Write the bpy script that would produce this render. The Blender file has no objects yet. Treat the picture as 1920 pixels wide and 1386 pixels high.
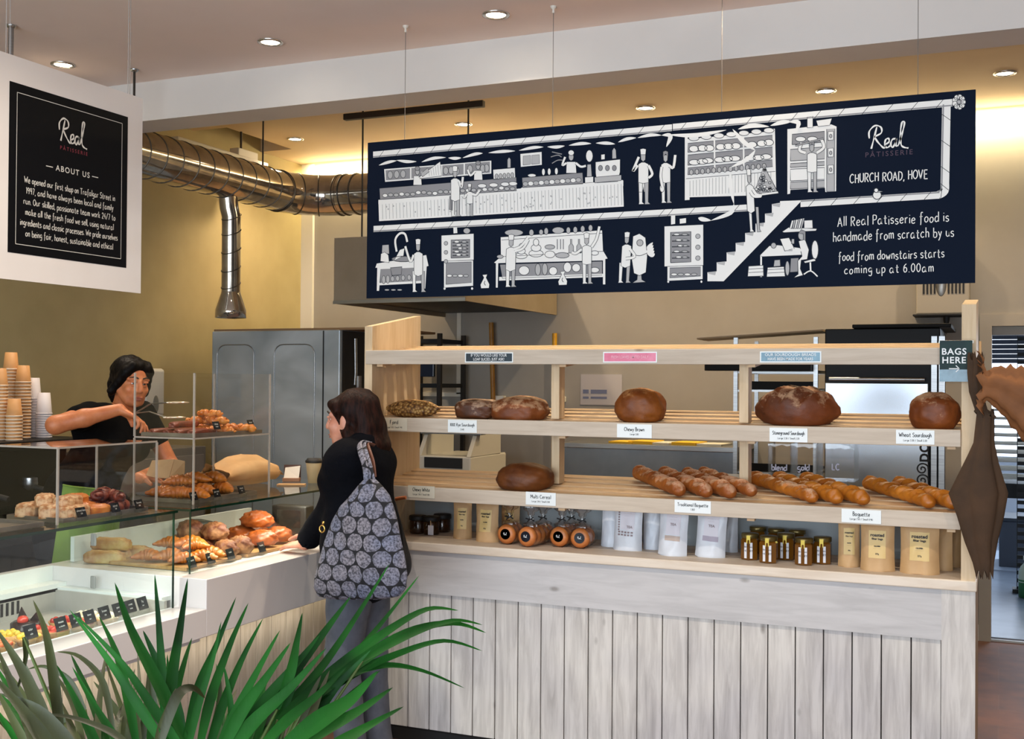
import bpy, bmesh, math, random
import numpy as np
from mathutils import Vector, Matrix, noise as mnoise
scene = bpy.context.scene
COL = scene.collection
PI = math.pi
rnd = random.Random(7)
V = Vector

# ------------------------------------------------------------------ camera
FPX, YAW, PIT, ROLL, EYE = 2127.4, .4058, .01057, .00727, 1.65
FW = V((-math.sin(YAW)*math.cos(PIT), math.cos(YAW)*math.cos(PIT), math.sin(PIT)))
_r = V((math.cos(YAW), math.sin(YAW), 0)); _u = _r.cross(FW)
RT = _r*math.cos(ROLL)+_u*math.sin(ROLL); UP = RT.cross(FW)
CAM = V((0, 0, EYE))
cd = bpy.data.cameras.new('camera'); cam = bpy.data.objects.new('camera', cd); COL.objects.link(cam)
cd.sensor_width = 36; cd.lens = FPX/1920*36; cd.clip_start = .05; cd.clip_end = 60
cam.matrix_world = Matrix(((RT.x, UP.x, -FW.x, CAM.x), (RT.y, UP.y, -FW.y, CAM.y), (RT.z, UP.z, -FW.z, CAM.z), (0, 0, 0, 1)))
scene.camera = cam
def ray(x, y): return FW+RT*((x-960)/FPX)-UP*((y-693)/FPX)
def onX(x, y, v): d = ray(x, y); return CAM+d*(v/d.x)
def onY(x, y, v): d = ray(x, y); return CAM+d*(v/d.y)
def onZ(x, y, v): d = ray(x, y); return CAM+d*((v-EYE)/d.z)
def atd(x, y, z): return CAM+ray(x, y)*z

# ------------------------------------------------------------------ world, daylight, exposure
vs = scene.view_settings
scene.display_settings.display_device = 'sRGB'
vs.view_transform = 'Standard'; vs.look = 'None'; vs.gamma = 1; vs.use_curve_mapping = False
vs.exposure = .55
w = bpy.data.worlds.new('sky'); scene.world = w; w.use_nodes = True
w.node_tree.nodes['Background'].inputs[0].default_value = (.62, .74, 1, 1)
w.node_tree.nodes['Background'].inputs[1].default_value = .55
scene.cycles.max_bounces = 8; scene.cycles.transparent_max_bounces = 24
scene.cycles.caustics_reflective = False; scene.cycles.caustics_refractive = False
scene.cycles.sample_clamp_indirect = 6
def light(name, kind, loc, energy, color, size=.1, size_y=None, aim=None, spot=None, blend=.6):
    l = bpy.data.lights.new(name, kind); l.energy = energy; l.color = color
    if kind == 'AREA':
        l.size = size
        if size_y: l.shape = 'RECTANGLE'; l.size_y = size_y
    else: l.shadow_soft_size = size
    if spot: l.spot_size = spot; l.spot_blend = blend
    o = bpy.data.objects.new(name, l); COL.objects.link(o); o.location = loc
    if aim is not None: o.rotation_euler = (V(aim)-V(loc)).to_track_quat('-Z', 'Y').to_euler()
    return o
DAY = (.80, .90, 1); WARM = (1, .77, .52)
# daylight through the shopfront glazing behind the camera
light('shopfront_daylight', 'AREA', (-1.15, -2.45, 1.55), 250, DAY, 6.6, 2.5, aim=(-1.15, 5, 1.3))
light('backroom_daylight', 'AREA', (1.2, 12.6, 2.2), 60, (.72, .85, 1), 2.0, 1.6, aim=(.2, 9, 1))

# ------------------------------------------------------------------ materials
def lin(c):
    if isinstance(c, str):
        c = [int(c[i:i+2], 16)/255 for i in (0, 2, 4)]
    return tuple((x/12.92 if x <= .04045 else ((x+.055)/1.055)**2.4) for x in c)+(1,)
MATS = {}
def mat(name, col, rough=.5, metal=0, emit=None, estr=1, coat=0, spec=.5, sss=0, alpha=1):
    if name in MATS: return MATS[name]
    m = bpy.data.materials.new(name); m.use_nodes = True
    b = m.node_tree.nodes['Principled BSDF']
    b.inputs['Base Color'].default_value = lin(col); b.inputs['Roughness'].default_value = rough
    b.inputs['Metallic'].default_value = metal; b.inputs['Coat Weight'].default_value = coat
    b.inputs['Specular IOR Level'].default_value = spec; b.inputs['Alpha'].default_value = alpha
    if sss: b.inputs['Subsurface Weight'].default_value = sss; b.inputs['Subsurface Radius'].default_value = (.012, .005, .003); b.inputs['Subsurface Scale'].default_value = .5
    if emit: b.inputs['Emission Color'].default_value = lin(emit); b.inputs['Emission Strength'].default_value = estr
    MATS[name] = m; return m
def nd(m, t, **k):
    n = m.node_tree.nodes.new(t)
    for a, v in k.items():
        if hasattr(n, a): setattr(n, a, v)
        else: n.inputs[a].default_value = v
    return n
def lk(m, a, b): m.node_tree.links.new(a, b)
def ramp(m, fac, stops):
    r = nd(m, 'ShaderNodeValToRGB'); e = r.color_ramp.elements
    while len(e) < len(stops): e.new(.5)
    for i, (p, c) in enumerate(stops): e[i].position = p; e[i].color = lin(c)
    lk(m, fac, r.inputs[0]); return r.outputs[0]
def coords(m, scale=(1, 1, 1), kind='Object'):
    tc = nd(m, 'ShaderNodeTexCoord'); mp = nd(m, 'ShaderNodeMapping'); mp.inputs['Scale'].default_value = scale
    lk(m, tc.outputs[kind], mp.inputs[0]); return mp.outputs[0]
def noise(m, vec, scale, detail=4, rough=.55, dist=0):
    n = nd(m, 'ShaderNodeTexNoise'); n.inputs['Scale'].default_value = scale; n.inputs['Detail'].default_value = detail
    n.inputs['Roughness'].default_value = rough; n.inputs['Distortion'].default_value = dist
    lk(m, vec, n.inputs['Vector']); return n.outputs['Fac']
def mixc(m, fac, a, b, mode='MIX'):
    x = nd(m, 'ShaderNodeMix'); x.data_type = 'RGBA'; x.blend_type = mode
    for s, v in ((x.inputs[0], fac), (x.inputs[6], a), (x.inputs[7], b)):
        if hasattr(v, 'links'): lk(m, v, s)
        elif isinstance(v, (int, float)): s.default_value = v
        else: s.default_value = lin(v)
    return x.outputs[2]
def bump(m, h, strength=.3, dist=.01):
    b = nd(m, 'ShaderNodeBump'); b.inputs['Strength'].default_value = strength; b.inputs['Distance'].default_value = dist
    lk(m, h, b.inputs['Height']); lk(m, b.outputs[0], m.node_tree.nodes['Principled BSDF'].inputs['Normal'])
def base(m, c): lk(m, c, m.node_tree.nodes['Principled BSDF'].inputs['Base Color'])
def rgh(m, c): lk(m, c, m.node_tree.nodes['Principled BSDF'].inputs['Roughness'])
def noisy(name, c1, c2, scale=8, rough=.6, bmp=0, sc=(1, 1, 1), lo=.35, hi=.65, bd=.005, **k):
    if name in MATS: return MATS[name]
    m = mat(name, c1, rough, **k); v = coords(m, sc); n = noise(m, v, scale)
    base(m, ramp(m, n, [(lo, c1), (hi, c2)]))
    if bmp: bump(m, noise(m, v, scale*3), bmp, bd)
    return m
def wood(name, light_, dark, knot, grain=(1, 14, 14), rough=.6, knots=.9, tint=None, seed=0):
    """pale pine: long grain along one axis, scattered knots, slow tint drift"""
    m = mat(name, light_, rough); v = coords(m, grain)
    g = noise(m, v, 3.2, 6, .6, .6)
    c = ramp(m, g, [(.30, dark), (.62, light_)])
    v2 = coords(m, tuple(3.2 if s > 1 else 1.6 for s in grain))
    vo = nd(m, 'ShaderNodeTexVoronoi'); vo.inputs['Scale'].default_value = 1.9; lk(m, v2, vo.inputs['Vector'])
    k = ramp(m, vo.outputs['Distance'], [(.03, (1, 1, 1)), (.085, (0, 0, 0))])
    kk = nd(m, 'ShaderNodeMath', operation='MULTIPLY'); kk.inputs[1].default_value = knots; lk(m, k, kk.inputs[0])
    c = mixc(m, kk.outputs[0], c, knot)
    if tint:
        t = ramp(m, noise(m, coords(m, (1, 1, 1)), 2.1, 2), [(.38, (1, 1, 1)), (.7, tint)])
        c = mixc(m, .8, c, t, 'MULTIPLY')
    base(m, c); bump(m, g, .08, .004); return m
def thin_glass(name, tint=(.93, .97, .95), gloss=.01, rough=.01):
    if name in MATS: return MATS[name]
    m = bpy.data.materials.new(name); m.use_nodes = True; nt = m.node_tree; nt.nodes.clear()
    out = nd(m, 'ShaderNodeOutputMaterial'); mx = nd(m, 'ShaderNodeMixShader')
    tr = nd(m, 'ShaderNodeBsdfTransparent'); tr.inputs[0].default_value = tint+(1,)
    gl = nd(m, 'ShaderNodeBsdfGlossy'); gl.inputs['Roughness'].default_value = rough
    lw = nd(m, 'ShaderNodeLayerWeight'); lw.inputs['Blend'].default_value = .5
    pw = nd(m, 'ShaderNodeMath', operation='POWER'); pw.inputs[1].default_value = 5; lk(m, lw.outputs['Facing'], pw.inputs[0])
    fr = nd(m, 'ShaderNodeMath', operation='MULTIPLY_ADD'); fr.inputs[1].default_value = .9-gloss; fr.inputs[2].default_value = .03+gloss; lk(m, pw.outputs[0], fr.inputs[0])
    lk(m, fr.outputs[0], mx.inputs[0]); lk(m, tr.outputs[0], mx.inputs[1]); lk(m, gl.outputs[0], mx.inputs[2]); lk(m, mx.outputs[0], out.inputs[0])
    MATS[name] = m; return m

# ------------------------------------------------------------------ mesh builder
def rotz(a): return Matrix.Rotation(a, 4, 'Z')
def basis(o, x, y, z): return Matrix(((x.x, y.x, z.x, o.x), (x.y, y.y, z.y, o.y), (x.z, y.z, z.z, o.z), (0, 0, 0, 1)))
def frame(d, up=V((0, 0, 1))):
    d = d.normalized(); s = d.cross(up)
    if s.length < 1e-4: s = d.cross(V((1, 0, 0)))
    s.normalize(); return s, s.cross(d).normalized()
class MB:
    def __init__(s, M=None): s.v = []; s.f = []; s.m = []; s.mi = 0; s.M = M; s.sm = []
    def use(s, i): s.mi = i; return s
    def add(s, vs, fs, smooth=False):
        n = len(s.v)
        s.v += [tuple(s.M @ V(p)) if s.M else tuple(p) for p in vs]
        for f in fs: s.f.append([i+n for i in f]); s.m.append(s.mi); s.sm.append(smooth)
        return s
    def hexa(s, P): return s.add(P, [(0, 3, 2, 1), (4, 5, 6, 7), (0, 1, 5, 4), (1, 2, 6, 5), (2, 3, 7, 6), (3, 0, 4, 7)])
    def box(s, a, b, c=.0):
        x0, y0, z0 = (min(p, q) for p, q in zip(a, b)); x1, y1, z1 = (max(p, q) for p, q in zip(a, b))
        if not c: return s.hexa([(x0, y0, z0), (x1, y0, z0), (x1, y1, z0), (x0, y1, z0), (x0, y0, z1), (x1, y0, z1), (x1, y1, z1), (x0, y1, z1)])
        bm = bmesh.new(); bmesh.ops.create_cube(bm, size=1)
        for v in bm.verts: v.co = V((x0+(v.co.x+.5)*(x1-x0), y0+(v.co.y+.5)*(y1-y0), z0+(v.co.z+.5)*(z1-z0)))
        bmesh.ops.bevel(bm, geom=bm.edges[:], offset=c, segments=2, affect='EDGES', profile=.5)
        s.bm(bm); return s
    def bm(s, bm, smooth=False):
        bm.verts.index_update(); s.add([v.co.copy() for v in bm.verts], [[v.index for v in f.verts] for f in bm.faces], smooth); bm.free(); return s
    def prism(s, pts, d):
        n = len(pts); pts = [V(p) for p in pts]; q = [p+V(d) for p in pts]
        return s.add(pts+q, [list(range(n))[::-1], list(range(n, 2*n))]+[[i, (i+1) % n, n+(i+1) % n, n+i] for i in range(n)])
    def tube(s, pts, r, n=10, cap=True, flat=1, up=V((0, 0, 1)), smooth=True):
        pts = [V(p) for p in pts]; k = len(pts); vs = []; pu = V(up)
        for i, p in enumerate(pts):
            d = pts[min(i+1, k-1)]-pts[max(i-1, 0)]
            if d.length < 1e-9: d = V((0, 0, 1))
            a, b = frame(d, pu); pu = b
            ri = r[i] if hasattr(r, '__len__') else r
            for j in range(n):
                t = 2*PI*j/n; vs.append(p+a*(ri*math.cos(t))+b*(ri*flat*math.sin(t)))
        fs = [[i*n+j, i*n+(j+1) % n, (i+1)*n+(j+1) % n, (i+1)*n+j] for i in range(k-1) for j in range(n)]
        s.add(vs, fs, smooth)
        if cap: s.add(vs[:n], [list(range(n))[::-1]]); s.add(vs[-n:], [list(range(n))])
        return s
    def lathe(s, prof, n=20, o=(0, 0, 0), smooth=True, M=None):
        o = V(o); vs = [(o+V((r*math.cos(2*PI*j/n), r*math.sin(2*PI*j/n), z))) for r, z in prof for j in range(n)]
        if M: vs = [M @ v for v in vs]
        k = len(prof)
        s.add(vs, [[i*n+j, i*n+(j+1) % n, (i+1)*n+(j+1) % n, (i+1)*n+j] for i in range(k-1) for j in range(n)], smooth)
        if prof[0][0] > 1e-5: s.add(vs[:n], [list(range(n))[::-1]])
        if prof[-1][0] > 1e-5: s.add(vs[-n:], [list(range(n))])
        return s
    def blob(s, c, rad, fn=None, nu=24, nv=14, M=None):
        """closed ellipsoid-like surface; fn(unit) -> displaced unit vector"""
        vs = []; c = V(c)
        for i in range(nv+1):
            th = PI*i/nv
            for j in range(nu):
                ph = 2*PI*j/nu; p = V((math.sin(th)*math.cos(ph), math.sin(th)*math.sin(ph), math.cos(th)))
                q = fn(p) if fn else p; q = V((q.x*rad[0], q.y*rad[1], q.z*rad[2]))
                vs.append((M @ q if M else q)+c)
        fs = [[i*nu+j, (i+1)*nu+j, (i+1)*nu+(j+1) % nu, i*nu+(j+1) % nu] for i in range(nv) for j in range(nu)]
        return s.add(vs, fs, True)
    def grid(s, fn, nu, nv, smooth=True, closed=False):
        vs = [fn(i/(nu), j/(nv)) for j in range(nv+1) for i in range(nu+1)]
        return s.add(vs, [[j*(nu+1)+i, j*(nu+1)+i+1, (j+1)*(nu+1)+i+1, (j+1)*(nu+1)+i] for j in range(nv) for i in range(nu)], smooth)
    def ribbon(s, pts, w_, nrm, off=0):
        """flat stroke of width w_ lying in the plane with normal nrm"""
        pts = [V(p) for p in pts]; nrm = V(nrm); k = len(pts); vs = []
        for i, p in enumerate(pts):
            d = (pts[min(i+1, k-1)]-pts[max(i-1, 0)]); sd = nrm.cross(d)
            if sd.length > 1e-9: sd.normalize()
            ww = w_[i] if hasattr(w_, '__len__') else w_
            vs += [p+sd*ww/2+nrm*off, p-sd*ww/2+nrm*off]
        return s.add(vs, [[2*i, 2*i+1, 2*i+3, 2*i+2] for i in range(k-1)])
    def build(s, name, mats, parent=None, local=False, smooth=None, loc=None):
        o0 = V((0, 0, 0))
        if parent is not None and not local: o0 = ORG.get(parent.name, V((0, 0, 0)))
        if loc is not None: o0 = V(loc)
        me = bpy.data.meshes.new(name)
        me.from_pydata([tuple(V(p)-o0) for p in s.v], [], s.f)
        for m in (mats if isinstance(mats, (list, tuple)) else [mats]): me.materials.append(m)
        if s.f:
            me.polygons.foreach_set('material_index', s.m)
            me.polygons.foreach_set('use_smooth', [smooth]*len(s.f) if smooth is not None else s.sm)
        me.validate(); me.update()
        o = bpy.data.objects.new(name, me); COL.objects.link(o)
        if parent is not None: o.parent = parent; ORG[o.name] = o0
        if loc is not None: o.location = loc; ORG[o.name] = V(loc)
        return o
ORG = {}
def tag(o, label, cat, group=None):
    o['label'] = label; o['category'] = cat
    if group: o['group'] = group
    return o
def thing(name, label, cat, loc=(0, 0, 0), group=None, rz=0):
    o = bpy.data.objects.new(name, None); COL.objects.link(o); o.location = loc; o.rotation_euler = (0, 0, rz); o.empty_display_size = .05
    ORG[o.name] = V(loc); return tag(o, label, cat, group)
def struct(name, mb, m): o = mb.build(name, m); o['kind'] = 'structure'; return o
def dup(root, loc, rz, label, group=None, rot=None, scale=None):
    r = root.copy(); COL.objects.link(r); r.location = loc; r.rotation_euler = rot or (0, 0, rz); r['label'] = label
    if scale: r.scale = scale
    if group: r['group'] = group
    for ch in root.children:
        c = ch.copy(); COL.objects.link(c); c.parent = r
        for g in ch.children:
            d = g.copy(); COL.objects.link(d); d.parent = c
    return r
def catmull(pts, k=6):
    P = [V(p) for p in pts]; n = len(P)
    if n < 3: return P
    out = []
    for i in range(n-1):
        a, b, c, d = P[max(i-1, 0)], P[i], P[i+1], P[min(i+2, n-1)]
        for j in range(k):
            t = j/k; out.append(.5*((2*b)+(c-a)*t+(2*a-5*b+4*c-d)*t*t+(3*b-a-3*c+d)*t**3))
    return out+[P[-1]]
def nz(p, s=1.0, o=0.0): return mnoise.noise(V(p)*s+V((o, o*.7, -o)))

# signed-distance modelling for bodies: primitives are merged smoothly and meshed as one surface
def axis(lo, hi, h, fine=()):
    xs = [lo]
    while xs[-1] < hi:
        st = h
        for a, b, f in fine:
            if a <= xs[-1] <= b: st = min(st, f)
        xs.append(xs[-1]+st)
    return np.array(xs)
class SDF:
    def __init__(s, xs, ys, zs): s.x, s.y, s.z = xs, ys, zs; s.F = np.full((len(xs), len(ys), len(zs)), .08)
    def _blk(s, lo, hi, pad):
        sl = []
        for ax, a, b in zip((s.x, s.y, s.z), lo, hi): sl.append(slice(max(int(np.searchsorted(ax, a-pad))-1, 0), int(np.searchsorted(ax, b+pad))+1))
        g = np.meshgrid(s.x[sl[0]], s.y[sl[1]], s.z[sl[2]], indexing='ij'); return tuple(sl), g
    def _op(s, sl, d, k, sub=False):
        A = s.F[sl]
        if sub: d = -d; h = np.clip(.5-.5*(d-A)/k, 0, 1) if k else (A > d)*1.; h = np.clip(.5+.5*(d-A)/k, 0, 1); s.F[sl] = A*(1-h)+d*h+k*h*(1-h)
        else: h = np.clip(.5+.5*(A-d)/k, 0, 1); s.F[sl] = A*(1-h)+d*h-k*h*(1-h)
    def cone(s, a, b, ra, rb, k=.02, sub=False, flat=None):
        a = np.array(a, float); b = np.array(b, float); R = max(ra, rb)
        sl, (X, Y, Z) = s._blk(np.minimum(a, b)-R, np.maximum(a, b)+R, k+.02)
        if X.size == 0: return s
        d = b-a; L = max(d@d, 1e-12); P = (X-a[0], Y-a[1], Z-a[2])
        t = np.clip((P[0]*d[0]+P[1]*d[1]+P[2]*d[2])/L, 0, 1)
        q = [P[i]-t*d[i] for i in range(3)]
        if flat is not None:
            n = np.array(flat[0], float); n /= np.linalg.norm(n); dn = q[0]*n[0]+q[1]*n[1]+q[2]*n[2]
            q = [q[i]+n[i]*dn*(flat[1]-1) for i in range(3)]
        s._op(sl, np.sqrt(q[0]**2+q[1]**2+q[2]**2)-(ra+(rb-ra)*t), k, sub); return s
    def chain(s, pts, rs, k=.02, flat=None):
        for i in range(len(pts)-1): s.cone(pts[i], pts[i+1], rs[i], rs[i+1], k, flat=flat)
        return s
    def ell(s, c, r, k=.02, M=None, sub=False):
        c = np.array(c, float); r = np.array(r, float); R = r.max()
        sl, (X, Y, Z) = s._blk(c-R, c+R, k+.02)
        if X.size == 0: return s
        P = np.stack([X-c[0], Y-c[1], Z-c[2]], -1)
        if M is not None: P = P @ np.array(M)
        q = P/r; n0 = np.sqrt((q**2).sum(-1)); n1 = np.sqrt(((q/r)**2).sum(-1))
        s._op(sl, n0*(n0-1)/np.maximum(n1, 1e-9), k, sub); return s
    def mesh(s):
        F, xs, ys, zs = s.F, s.x, s.y, s.z
        nx, ny, nz_ = F.shape; ins = F < 0
        acc = np.zeros((nx-1, ny-1, nz_-1, 3)); cnt = np.zeros((nx-1, ny-1, nz_-1))
        G = [xs, ys, zs]; quads = []
        for ax in range(3):
            sa = [slice(None)]*3; sb = [slice(None)]*3; sa[ax] = slice(0, -1); sb[ax] = slice(1, None)
            A, B = F[tuple(sa)], F[tuple(sb)]; ch = (A < 0) != (B < 0); I = np.argwhere(ch)
            va, vb = A[ch], B[ch]; t = va/(va-vb)
            P = np.stack([G[i][I[:, i]] for i in range(3)], 1); P[:, ax] += t*(G[ax][I[:, ax]+1]-G[ax][I[:, ax]])
            o1, o2 = [i for i in range(3) if i != ax]
            ok = np.ones(len(I), bool); cells = []
            for d1, d2 in ((-1, -1), (0, -1), (0, 0), (-1, 0)):
                J = I.copy(); J[:, o1] += d1; J[:, o2] += d2; cells.append(J)
                v = (J >= 0).all(1) & (J[:, 0] < nx-1) & (J[:, 1] < ny-1) & (J[:, 2] < nz_-1); ok &= v
                np.add.at(acc, tuple(J[v].T), P[v]); np.add.at(cnt, tuple(J[v].T), 1)
            flip = (va < 0) if ax != 1 else ~(va < 0)
            quads.append((np.stack(cells, 1)[ok], flip[ok]))
        act = cnt > 0; idx = np.full(cnt.shape, -1); idx[act] = np.arange(act.sum()); vs_ = acc[act]/cnt[act][:, None]
        fs_ = []
        for c, fl in quads:
            q = idx[c[..., 0], c[..., 1], c[..., 2]]; q[~fl] = q[~fl][:, ::-1]; fs_ += q.tolist()
        return vs_, fs_
def sdf_build(S, name, mats, parent=None, local=False, matfn=None, disp=None, smooth_it=0):
    vs_, fs_ = S.mesh(); mb = MB(); mb.v = [tuple(p) for p in vs_]; mb.f = fs_; mb.m = [0]*len(fs_); mb.sm = [True]*len(fs_)
    if disp: mb.v = [tuple(disp(V(p))) for p in mb.v]
    if matfn: mb.m = [matfn(sum((V(mb.v[i]) for i in f), V((0, 0, 0)))/len(f)) for f in fs_]
    return mb.build(name, mats, parent, local)

# ------------------------------------------------------------------ lettering: a single-stroke hand and the built-in sans
GL = {
'a': '4 4.2 2 5 .3 3 .6 .6 2 0 3.6 1.5 4 4.8;4 4.8 4.1 1 5 .2', 'b': '.5 9 .5 .2;.5 3.5 2 5 4 4 4 1 2 0 .5 1', 'c': '3.6 4.2 2 5 .2 3 .6 .7 2.2 0 3.8 .8',
'd': '4 9 4 0;4 4 2 5 .2 3 .6 .6 2 0 4 1.5', 'e': '.4 2.6 3.6 3 3.3 4.6 1.8 5 .3 3 .7 .6 2.3 0 3.8 .9', 'f': '3.4 8.6 2.2 9 1.4 7.5 1.3 0 1 -2.5;0 5 3 5.2',
'g': '3.8 4.4 2 5 .3 3.4 .6 1.6 2 1 3.8 2.6 3.9 4.8 3.8 -1.5 2.4 -3 .4 -2.2', 'h': '.5 9 .5 0;.5 3.4 2 5 3.6 4.2 3.8 0', 'i': '.4 5 .5 0;.4 7 .5 7.5',
'j': '1.6 5 1.6 -2 .4 -3;1.6 7 1.7 7.5', 'k': '.5 9 .5 0;3.4 5 .6 2.4;1.2 2.9 3.6 0', 'l': '.5 9 .5 0', 'm': '.4 5 .5 0;.5 3.6 1.8 5 2.8 4.4 3 0;3 3.6 4.4 5 5.4 4.4 5.6 0',
'n': '.4 5 .5 0;.5 3.4 2 5 3.4 4.2 3.6 0', 'o': '2 5 .3 3.4 .5 .8 2 0 3.6 1.4 3.7 3.8 2 5', 'p': '.4 5 .5 -3.5;.5 3.8 2 5 3.8 4 3.8 1.2 2 0 .5 1',
'q': '3.8 4.4 2 5 .3 3 .6 .6 2 0 3.8 2;3.9 5 3.9 -3.4', 'r': '.4 5 .5 0;.5 3.2 1.8 4.8 3 4.8', 's': '3.2 4.4 1.8 5 .4 4.2 .8 3 2.8 2.2 3.2 .9 1.8 0 .2 .6',
't': '1.4 7.6 1.4 1 2.4 0 3.2 .4;0 5 3 5.2', 'u': '.4 5 .4 1.4 1.8 0 3.4 1.2 3.6 5;3.6 5 3.8 0', 'v': '.2 5 1.9 0;1.9 0 3.6 5', 'w': '.2 5 1.4 0;1.4 0 2.7 4;2.7 4 4 0;4 0 5.2 5',
'x': '.2 5 3.6 0;3.5 5 .2 0', 'y': '.3 5 1.9 1.2;3.8 5 1.8 -1 .6 -3.2', 'z': '.3 5 3.4 5;3.4 5 .2 0;.2 0 3.6 0',
'A': '0 0 2.6 8.6;2.6 8.6 5 0;1 3 4.2 3.2', 'B': '.5 0 .5 8.6 3.4 8 3.2 5 .6 4.6;.6 4.6 4 4 4 .8 .5 0', 'C': '4.6 7.4 2.8 8.6 .4 6 .5 2 2.6 0 4.8 1.2', 'D': '.5 0 .5 8.6;.5 8.6 4 7.4 4.6 3.4 3 .6 .5 0',
'E': '4.2 8.5 .5 8.5;.5 8.5 .5 0;.5 0 4.4 0;.5 4.5 3.6 4.6', 'F': '4.2 8.5 .5 8.5;.5 8.5 .5 0;.5 4.5 3.6 4.6', 'G': '4.6 7.4 2.8 8.6 .4 6 .5 2 2.6 0 4.8 1.2;4.8 1.2 4.8 4;4.8 4 3 4',
'H': '.5 8.6 .5 0;4.4 8.6 4.4 0;.5 4.4 4.4 4.6', 'I': '.5 8.6 .5 0', 'J': '3.6 8.6 3.6 1.4 2 0 .3 1', 'K': '.5 8.6 .5 0;4.4 8.6 .6 4;1.6 5 4.6 0', 'L': '.5 8.6 .5 0;.5 0 4 0', 'M': '.4 0 .8 8.6;.8 8.6 3.2 3;3.2 3 5.4 8.6;5.4 8.6 5.8 0',
'N': '.5 0 .5 8.6;.5 8.6 4.6 0;4.6 0 4.6 8.6', 'O': '2.8 8.6 .4 6 .5 2 2.8 0 5 2.4 5 6.4 2.8 8.6', 'P': '.5 0 .5 8.6;.5 8.6 4 8 3.8 4.6 .5 4', 'R': '.5 0 .5 8.6;.5 8.6 4 8 3.8 5 .5 4.4;1.6 4.6 4.6 0', 'S': '4.4 7.6 2.4 8.6 .6 7 1.2 5 3.8 3.6 4.4 1.6 2.4 0 .2 1',
'T': '0 8.4 5.4 8.6;2.7 8.5 2.7 0', 'U': '.4 8.6 .5 2 2.4 0 4.4 2 4.5 8.6', 'V': '0 8.6 2.4 0;2.4 0 4.8 8.6', 'W': '0 8.5 1.8 0;1.8 0 3.6 6;3.6 6 5.4 0;5.4 0 7.2 8.5', 'Y': '0 8.6 2.4 4;4.8 8.6 2.4 4;2.4 4 2.4 0', 'Z': '.3 8.5 4.4 8.5;4.4 8.5 .3 0;.3 0 4.6 0',
'0': '2.2 8.4 .3 6 .4 2 2.2 0 4 2.4 4 6.4 2.2 8.4', '1': '.3 7 1.5 8.4;1.5 8.4 1.5 0', '2': '.3 6.6 2 8.4 3.8 6.8 3 4 .3 .1;.3 .1 4 0', '3': '.3 7.4 2 8.4 3.6 6.6 2 4.6;2 4.6 4 3 3.4 .6 1.8 0 .2 1', '4': '2.8 8.4 .2 3;.2 3 4 3;2.9 5 2.9 0',
'5': '3.8 8.4 .8 8.4;.8 8.4 .6 5 2.4 5.2 3.8 3 3 .5 .3 .4', '6': '3.4 8.2 1 6 .3 2.4 1.6 0 3.6 1 3.8 3.6 2 4.8 .5 3', '7': '.2 8.4 4 8.4;4 8.4 1.6 0', '8': '2.2 4.6 .6 6.6 2.2 8.4 3.8 6.6 2.2 4.6 .3 2.2 2.2 0 4 2.2 2.2 4.6', '9': '3.8 6 2.2 4 .5 5.6 1.6 8.2 3.6 7.4 3.8 5 3.2 0',
'.': '.4 0 .6 .6', ',': '.8 .6 .2 -1.4', '/': '0 -.6 3.4 9', '-': '.2 3.4 2.6 3.4', "'": '.4 9 .3 7.4', '&': '4.4 0 1 6 1.6 8 3 7.4 1 4 .4 1.6 2 0 4.2 3', '%': '0 0 4 8.6;.8 8 .2 7 1 6.4 1.4 7.4 .8 8;3.4 2 2.8 1 3.6 .4 4 1.4 3.4 2', '£': '3.8 7.4 2.4 8.4 1.2 6.6 1.6 1 .2 0;.2 0 4 0;.4 4 3 4',
}
REAL = ['.4 4.6 .4 7.6 2.6 9.8 5 9 5.2 6.6 2.4 5.2;3.4 9.2 2.4 5 1.2 .2;2.4 5.2 4 2.6 6.2 .2 6.9 1.2;6.9 1.6 8.3 2.6 8.1 4 7 3.6 6.6 1.6 7.4 .2 8.9 1;11 3.8 9.6 3.4 9 1.4 9.8 .2 11 2.4 11.1 3.8 11.1 .8 12 .8;12 .8 13.6 6 14.4 10 13.5 10.4 12.9 7 13 1.6 14 0 16 -.6']
def stroke_text(mb, txt, o, dx, dy, nrm, h, width, align='C', spacing=1.0, jit=0, off=.0015, slant=0, fit=None):
    """handwritten line: o = baseline anchor, dx/dy unit directions on the surface, h = cap height"""
    k = h/8.6; x = 0; items = []; rr = random.Random(len(txt)*7+1)
    for ch in txt:
        if ch == ' ': x += 3.4; continue
        g = REAL[0] if ch == '\x01' else GL.get(ch, GL.get(ch.upper(), ''))
        jy = rr.uniform(-jit, jit); mx = 0
        for st in g.split(';'):
            if not st: continue
            n = [float(q) for q in st.split()]; P = [(n[i], n[i+1]+jy) for i in range(0, len(n), 2)]
            mx = max(mx, max(p[0] for p in P)); items.append([(x+p[0]+slant*p[1], p[1]) for p in P])
        x += mx+1.5*spacing
    x -= 1.5*spacing; cond = fit/(x*k) if fit else 1; sh = {'C': -x/2, 'L': 0, 'R': -x}[align]
    o, dx, dy, nrm = V(o), V(dx), V(dy), V(nrm)
    for P in items:
        mb.ribbon(catmull([o+dx*((p[0]+sh)*k*cond)+dy*(p[1]*k) for p in P], 4), width, nrm, off)
    return x*k
_font_cache = {}
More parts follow.
